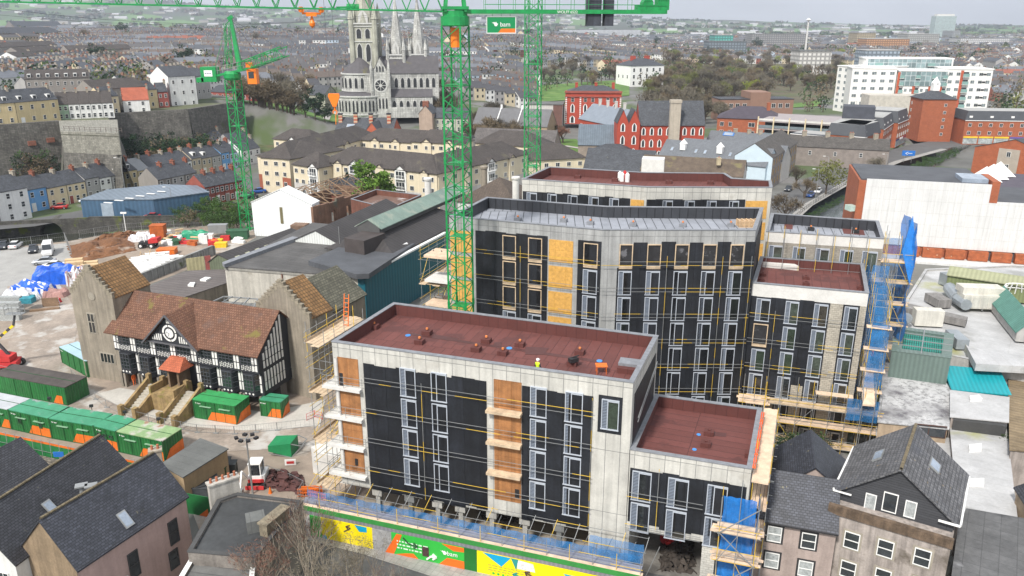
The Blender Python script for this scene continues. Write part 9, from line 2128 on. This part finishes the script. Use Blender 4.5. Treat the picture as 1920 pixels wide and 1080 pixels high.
for dx in (-.3,.4): MB().box((p.x+dx,p.y,4.6),(.6,.4,.35)).build('camera',white,o)
def fence(label,pts,h=2.,st=3.2,m=steel,name='mesh_fence',foot=True,z=0.,cat='fence',rails_=3):
 P=[G(a,b,z) if not isinstance(a,Vector) else a for a,b in pts]; o=T(name,label,cat,P[0])
 for a,b in zip(P,P[1:]):
  L_=(b-a).length; n=max(1,round(L_/st)); W=Wall(a,b)
  for i in range(n):
   s0,s1=L_*i/n+.03,L_*(i+1)/n-.03; mb=MB()
   for s in (s0,s1): mb.bar(W.p(s,z),W.p(s,z+h),.03)
   for k in range(rails_): zz_=z+.15+(h-.2)*k/(rails_-1); mb.bar(W.p(s0,zz_),W.p(s1,zz_),.022)
   for k in range(1,8): s=s0+(s1-s0)*k/8; mb.bar(W.p(s,z+.15),W.p(s,z+h-.05),.009,3)
   if foot: mb.box(W.p(s0,z),(.6,.22,.15),0)
   mb.build('panel',m,o)
 return o
fence('mesh site fence curving between the haul track and the hall',[(135,705),(160,735),(200,765),(250,785),(310,800),(370,812),(440,815),(520,808),(590,800)],1.15,3.,rails_=2)
fence('mesh fence between the car park and the river',[(-20,468),(60,460),(123,452)],2.); fence('mesh fence from the car park corner to the muddy yard',[(123,452),(135,480)],2.); fence('mesh fence along the river behind the muddy yard',[(150,448),(232,435),(300,431),(380,425),(465,419)],2.)
fence('mesh fence beside the boom lift at the left edge',[(-10,705),(20,712),(55,740),(10,735)],1.9); fence('small grey barrier ring round the dark red heap',[(500,888),(545,905),(570,918),(560,935)],1.1,2.2,foot=False,rails_=2); fence('quay railing beside the river on the right',[(1425,462),(1520,386),(1600,338),(1640,320)],1.1,2.4,m=mat('dark_railing',(.05,.05,.05)),foot=False,rails_=2)
fence('red pedestrian barriers beside the right stone tower',[(575,790),(590,783),(605,787)],1.,1.2,m=mat('red_paint'),foot=False)
for i,(px,py,rz) in enumerate(((578,932,.1),(433,912,.9),(596,940,-.3))):
 p=G(px,py,0); mb=MB(); co,si=math.cos(rz),math.sin(rz)
 for k in range(9): mb.box((p.x+(k-4)*.24*co,p.y+(k-4)*.24*si,.12),(.07,.08,.8),rz)
 for z in (.1,.5,.9): mb.box((p.x,p.y,z),(2.1,.1,.1),rz)
 if i==0: mb.box((p.x+.3,p.y+.5,.1),(2.1,.1,.9),rz)
 tag(mb.build('plastic_barrier',orng),['orange plastic barrier right of the dark red heap','orange plastic barrier lying by the wheelie bins','orange plastic barrier furthest right by the walkway'][i],'barrier')
p=G(507,925,0); tag(MB().lathe(p,[(.22,0),(.2,.06),(.16,.25),(.13,.4)],10).lathe(p+Vector((0,0,.4)),[(.13,0),(.04,.35)],10).build('traffic_cone',orng),'orange traffic cone in front of the dark red heap','cone')
o=T('mixer_skip','green steel hopper tipped on its side on the haul road','hopper',G(535,848,0)); c=G(535,848,0); mb=MB(); mb.prism([(c.x-1.6,c.y-.9),(c.x+1.,c.y-1.1),(c.x+1.3,c.y+.9),(c.x-1.2,c.y+1.1)],[.6,0,0,.6],[1.3,1.7,1.7,1.5]); mb.build('hopper',mat('green_sheet2',(.01,.2,.07),rough=.5,var=.15),o); mb=MB()
for a,b in (((1,-1,0),(2.2,-.8,1.2)),((1.2,1,0),(2.3,.9,1.2)),((2.2,-.8,1.2),(2.3,.9,1.2)),((1.,-1,1.6),(2.2,-.8,1.2)),((-1.6,-.9,.4),(1.2,-1.2,0)),((1.2,1,1.7),(2.3,.9,1.2))): mb.bar(c+Vector(a),c+Vector(b),.05)
mb.build('frame',steel,o)
for px,py,lb,m_ in ((517,775,'small red and white notice on the apron by the green store','red_paint'),(545,872,'red and white barrier board behind the dark red heap','red_paint')): 
 p=G(px,py,0); tag(MB().box(p,(1.2,.08,.7),.1,0).box(p+Vector((0,-.05,.2)),(.8,.04,.3),.1,1).build('notice_board',[white,mat(m_)]),lb,'sign')
p=G(1700,304,.1); W=Wall((p.x-2.2,p.y),(p.x+2.2,p.y-1)); o=T('road_sign','blue road sign with white symbols above the quay road','sign',p); mb=MB(); W.rect(mb,.1,4.3,2.4,4.2,0,.08); mb.build('panel',mat('blue_sign'),o)
for s in (1,3.4): mb=MB(); mb.bar(W.p(s,0),W.p(s,2.5),.07); mb.build('post',steel,o)
mb=MB(); mb.bar(W.p(1.2,3.2,.1),W.p(2.,3.7,.1),.1); mb.bar(W.p(1.2,3.2,.1),W.p(2.,2.8,.1),.1); mb.bar(W.p(2,3.25,.1),W.p(3.4,3.25,.1),.1); mb.build('symbol',white,o)
# ---- people
skin=mat('skin',(.45,.27,.19),rough=.6,var=.03); hiviz=mat('yellow_green_vest',(.55,.75,.02),rough=.6,var=.05); dcl=mat('dark_clothing',(.03,.035,.05),var=.15)
def person(label,p,rz=0.,top=hiviz,hat=white,arm=.25,scale=1.,stride=.12,sk=dcl):
 o=T('person',label,'person',p,rz=rz); m=bpy.data.meshes.new('person'); V=[(0,0,.95),(0,0,1.2),(0,0,1.42),(0,0,1.52),(0,-.02,1.66),(-.1,0,.9),(-.12,-stride,.5),(-.12,-stride*.4,.08),(-.12,-stride*.4-.14,.04),(.1,0,.9),(.12,stride,.5),(.12,stride*1.3,.08),(.12,stride*1.3-.14,.04),(-.19,0,1.4),(-.25,-.03,1.13),(-.22,-arm,.92),(-.21,-arm-.07,.85),(.19,0,1.4),(.25,.0,1.13),(.24,-arm*.6,.9),(.23,-arm*.6-.06,.83)]
 E=[(0,1),(1,2),(2,3),(3,4),(0,5),(5,6),(6,7),(7,8),(0,9),(9,10),(10,11),(11,12),(2,13),(13,14),(14,15),(15,16),(2,17),(17,18),(18,19),(19,20)]
 Rr=[.15,.14,.15,.06,.1,.1,.075,.05,.045,.1,.075,.05,.045,.07,.05,.04,.035,.07,.05,.04,.035]
 m.from_pydata(V,E,[]); b=bpy.data.objects.new('person_body',m); COL.objects.link(b); md=b.modifiers.new('s','SKIN'); 
 sv=m.skin_vertices[0].data if m.skin_vertices else None
 if sv is None:
  import bmesh; bm=bmesh.new(); bm.from_mesh(m); bm.verts.layers.skin.verify(); bm.to_mesh(m); bm.free(); sv=m.skin_vertices[0].data
 for i,r in enumerate(Rr): sv[i].radius=(r,r*.8 if i<3 else r)
 sv[0].use_root=True
 md2=b.modifiers.new('u','SUBSURF'); md2.levels=1; md2.render_levels=1; dg=bpy.context.evaluated_depsgraph_get(); me=bpy.data.meshes.new_from_object(b.evaluated_get(dg)); bpy.data.objects.remove(b)
 me.materials.clear(); 
 for mm in (sk,top,skin): me.materials.append(mm)
 for f in me.polygons:
  z=f.center.z; x=abs(f.center.x); f.material_index=2 if z>1.5 or (z<.93 and x>.19) else (0 if z<.9 or (x>.2 and z>.9) else 1); f.use_smooth=True
 b=bpy.data.objects.new('body',me); COL.objects.link(b); b.parent=o; b.scale=(scale,)*3
 hh=MB(); hh.lathe((0,-.02,1.68),[(.15,0),(.145,.05),(.12,.12),(.05,.16)],12); hh.face([(-.1,-.26,1.69),(.1,-.26,1.69),(.12,-.1,1.7),(-.12,-.1,1.7)]); hm=bpy.data.meshes.new('helmet'); hm.from_pydata(hh.v,[],hh.f); hm.materials.append(hat); h=bpy.data.objects.new('hard_hat' if hat==white else 'hair',hm); COL.objects.link(h); h.parent=o; h.scale=(scale,)*3
 f=MB(); 
 for sx in (-.035,.035): f.box((sx,-.115,1.655),(.022,.02,.014))
 f.box((0,-.122,1.61),(.045,.015,.01)); fm=bpy.data.meshes.new('face'); fm.from_pydata(f.v,[],f.f); fm.materials.append(black); ff=bpy.data.objects.new('face',fm); COL.objects.link(ff); ff.parent=o; ff.scale=(scale,)*3
 return o
pz=ZA-1.15; q=G(1008,697,pz+.6); q.z=pz
person('worker in yellow-green vest and white hard hat on the front red roof',q,2.6)
person('worker in an orange vest on the scaffold beside the stepped block',WDr.p(1.2,10.05,1.4),1.,top=mat('orange_vest',(.8,.15,.02)))
q=G(253,722,0); person('worker in orange clothing stooping under the hall by the stone piers',q,.5,top=mat('orange_vest'),sk=mat('orange_vest'))
for i,(px,py) in enumerate(((1481,398),(1486,396),(1492,395))): person('dark dressed pedestrian, %s of three on the riverside pavement'%['leftmost','middle','rightmost'][i],G(px,py,.13),.8,top=dcl,hat=black)
q=G(1127,699,pz); mb=MB()
for dx,dy in ((-.4,-.35),(.4,-.35),(.4,.35),(-.4,.35)): mb.bar(q+Vector((dx,dy,0)),q+Vector((dx,dy,.7)),.035)
mb.box(q+Vector((0,0,.7)),(1.,.85,.05)); tag(mb.build('trestle_table',orng),'small orange trestle table on the red roof of the front block','table')
q=G(1075,678,pz+.5); tag(MB().box(q,(.8,.5,.35),.5).bar(q+Vector((-.4,0,.3)),q+Vector((.5,.2,.5)),.06).build('tool_bag',black),'black tool bag lying on a roof vent of the front block','bag')
q=G(1262,1020,0); tag(MB().box(q,(2.,1.5,.9),.2).box(q+Vector((0,0,.9)),(1.4,1.2,.5),.2).build('plant_machine',[rp]),'red machine in the dark vehicle opening of the low block','machine')
q=G(1110,560,0)
c0=at2(-20,0,95); 
for k in range(2):
 mb=MB(); a=at2(-60,8+k*14,120+k*40); b=at2(700,27+k*4,160+k*40); 
 for i in range(20):
  t,u=i/20,(i+1)/20; sag=lambda x:-2.2*4*x*(1-x); mb.bar(a*(1-t)+b*t+Vector((0,0,sag(t))),a*(1-u)+b*u+Vector((0,0,sag(u))),.03,3)
 tag(mb.build('overhead_cable',rope),['nearer thin overhead cable sagging across the upper left','farther thin overhead cable sagging across the upper left'][k],'cable')
for i,(x0,y0,x1,y1,c_,lb) in enumerate(((378,282,425,274,'white','white end house with slate roof below the park left of the crane mast'),(400,268,440,262,'stone','dark stone house with skylights under the fort corner'),(425,258,470,250,'stone','slate roofed house with many skylights behind the luffing mast'),(455,300,490,292,'white','white house joined to the cream flats corner'),(440,285,478,276,'grey','grey house between the crane mast and the flats'))):
 A=G(x0,y0+12,0);B=G(x1,y1+12,0); h=terr_house(lb,A[:2],B[:2],8,5.2,8.4,c_,cols=3)
# ================= haze =================
hm=bpy.data.materials.new('haze_air'); hm.use_nodes=True; t=hm.node_tree; t.nodes.clear(); o_=t.nodes.new('ShaderNodeOutputMaterial'); v_=t.nodes.new('ShaderNodeVolumePrincipled'); v_.inputs['Color'].default_value=(.80,.87,1.,1); v_.inputs['Density'].default_value=HAZE; v_.inputs['Anisotropy'].default_value=.2; t.links.new(v_.outputs[0],o_.inputs['Volume'])
mb=MB(); mb.prism([(-8000,-600),(9000,-600),(9000,9100),(-8000,9100)],-30,420)
tag(mb.build('haze',hm,loc=(0,0,0)),'thin pale haze in the air over the whole town',kind='stuff')
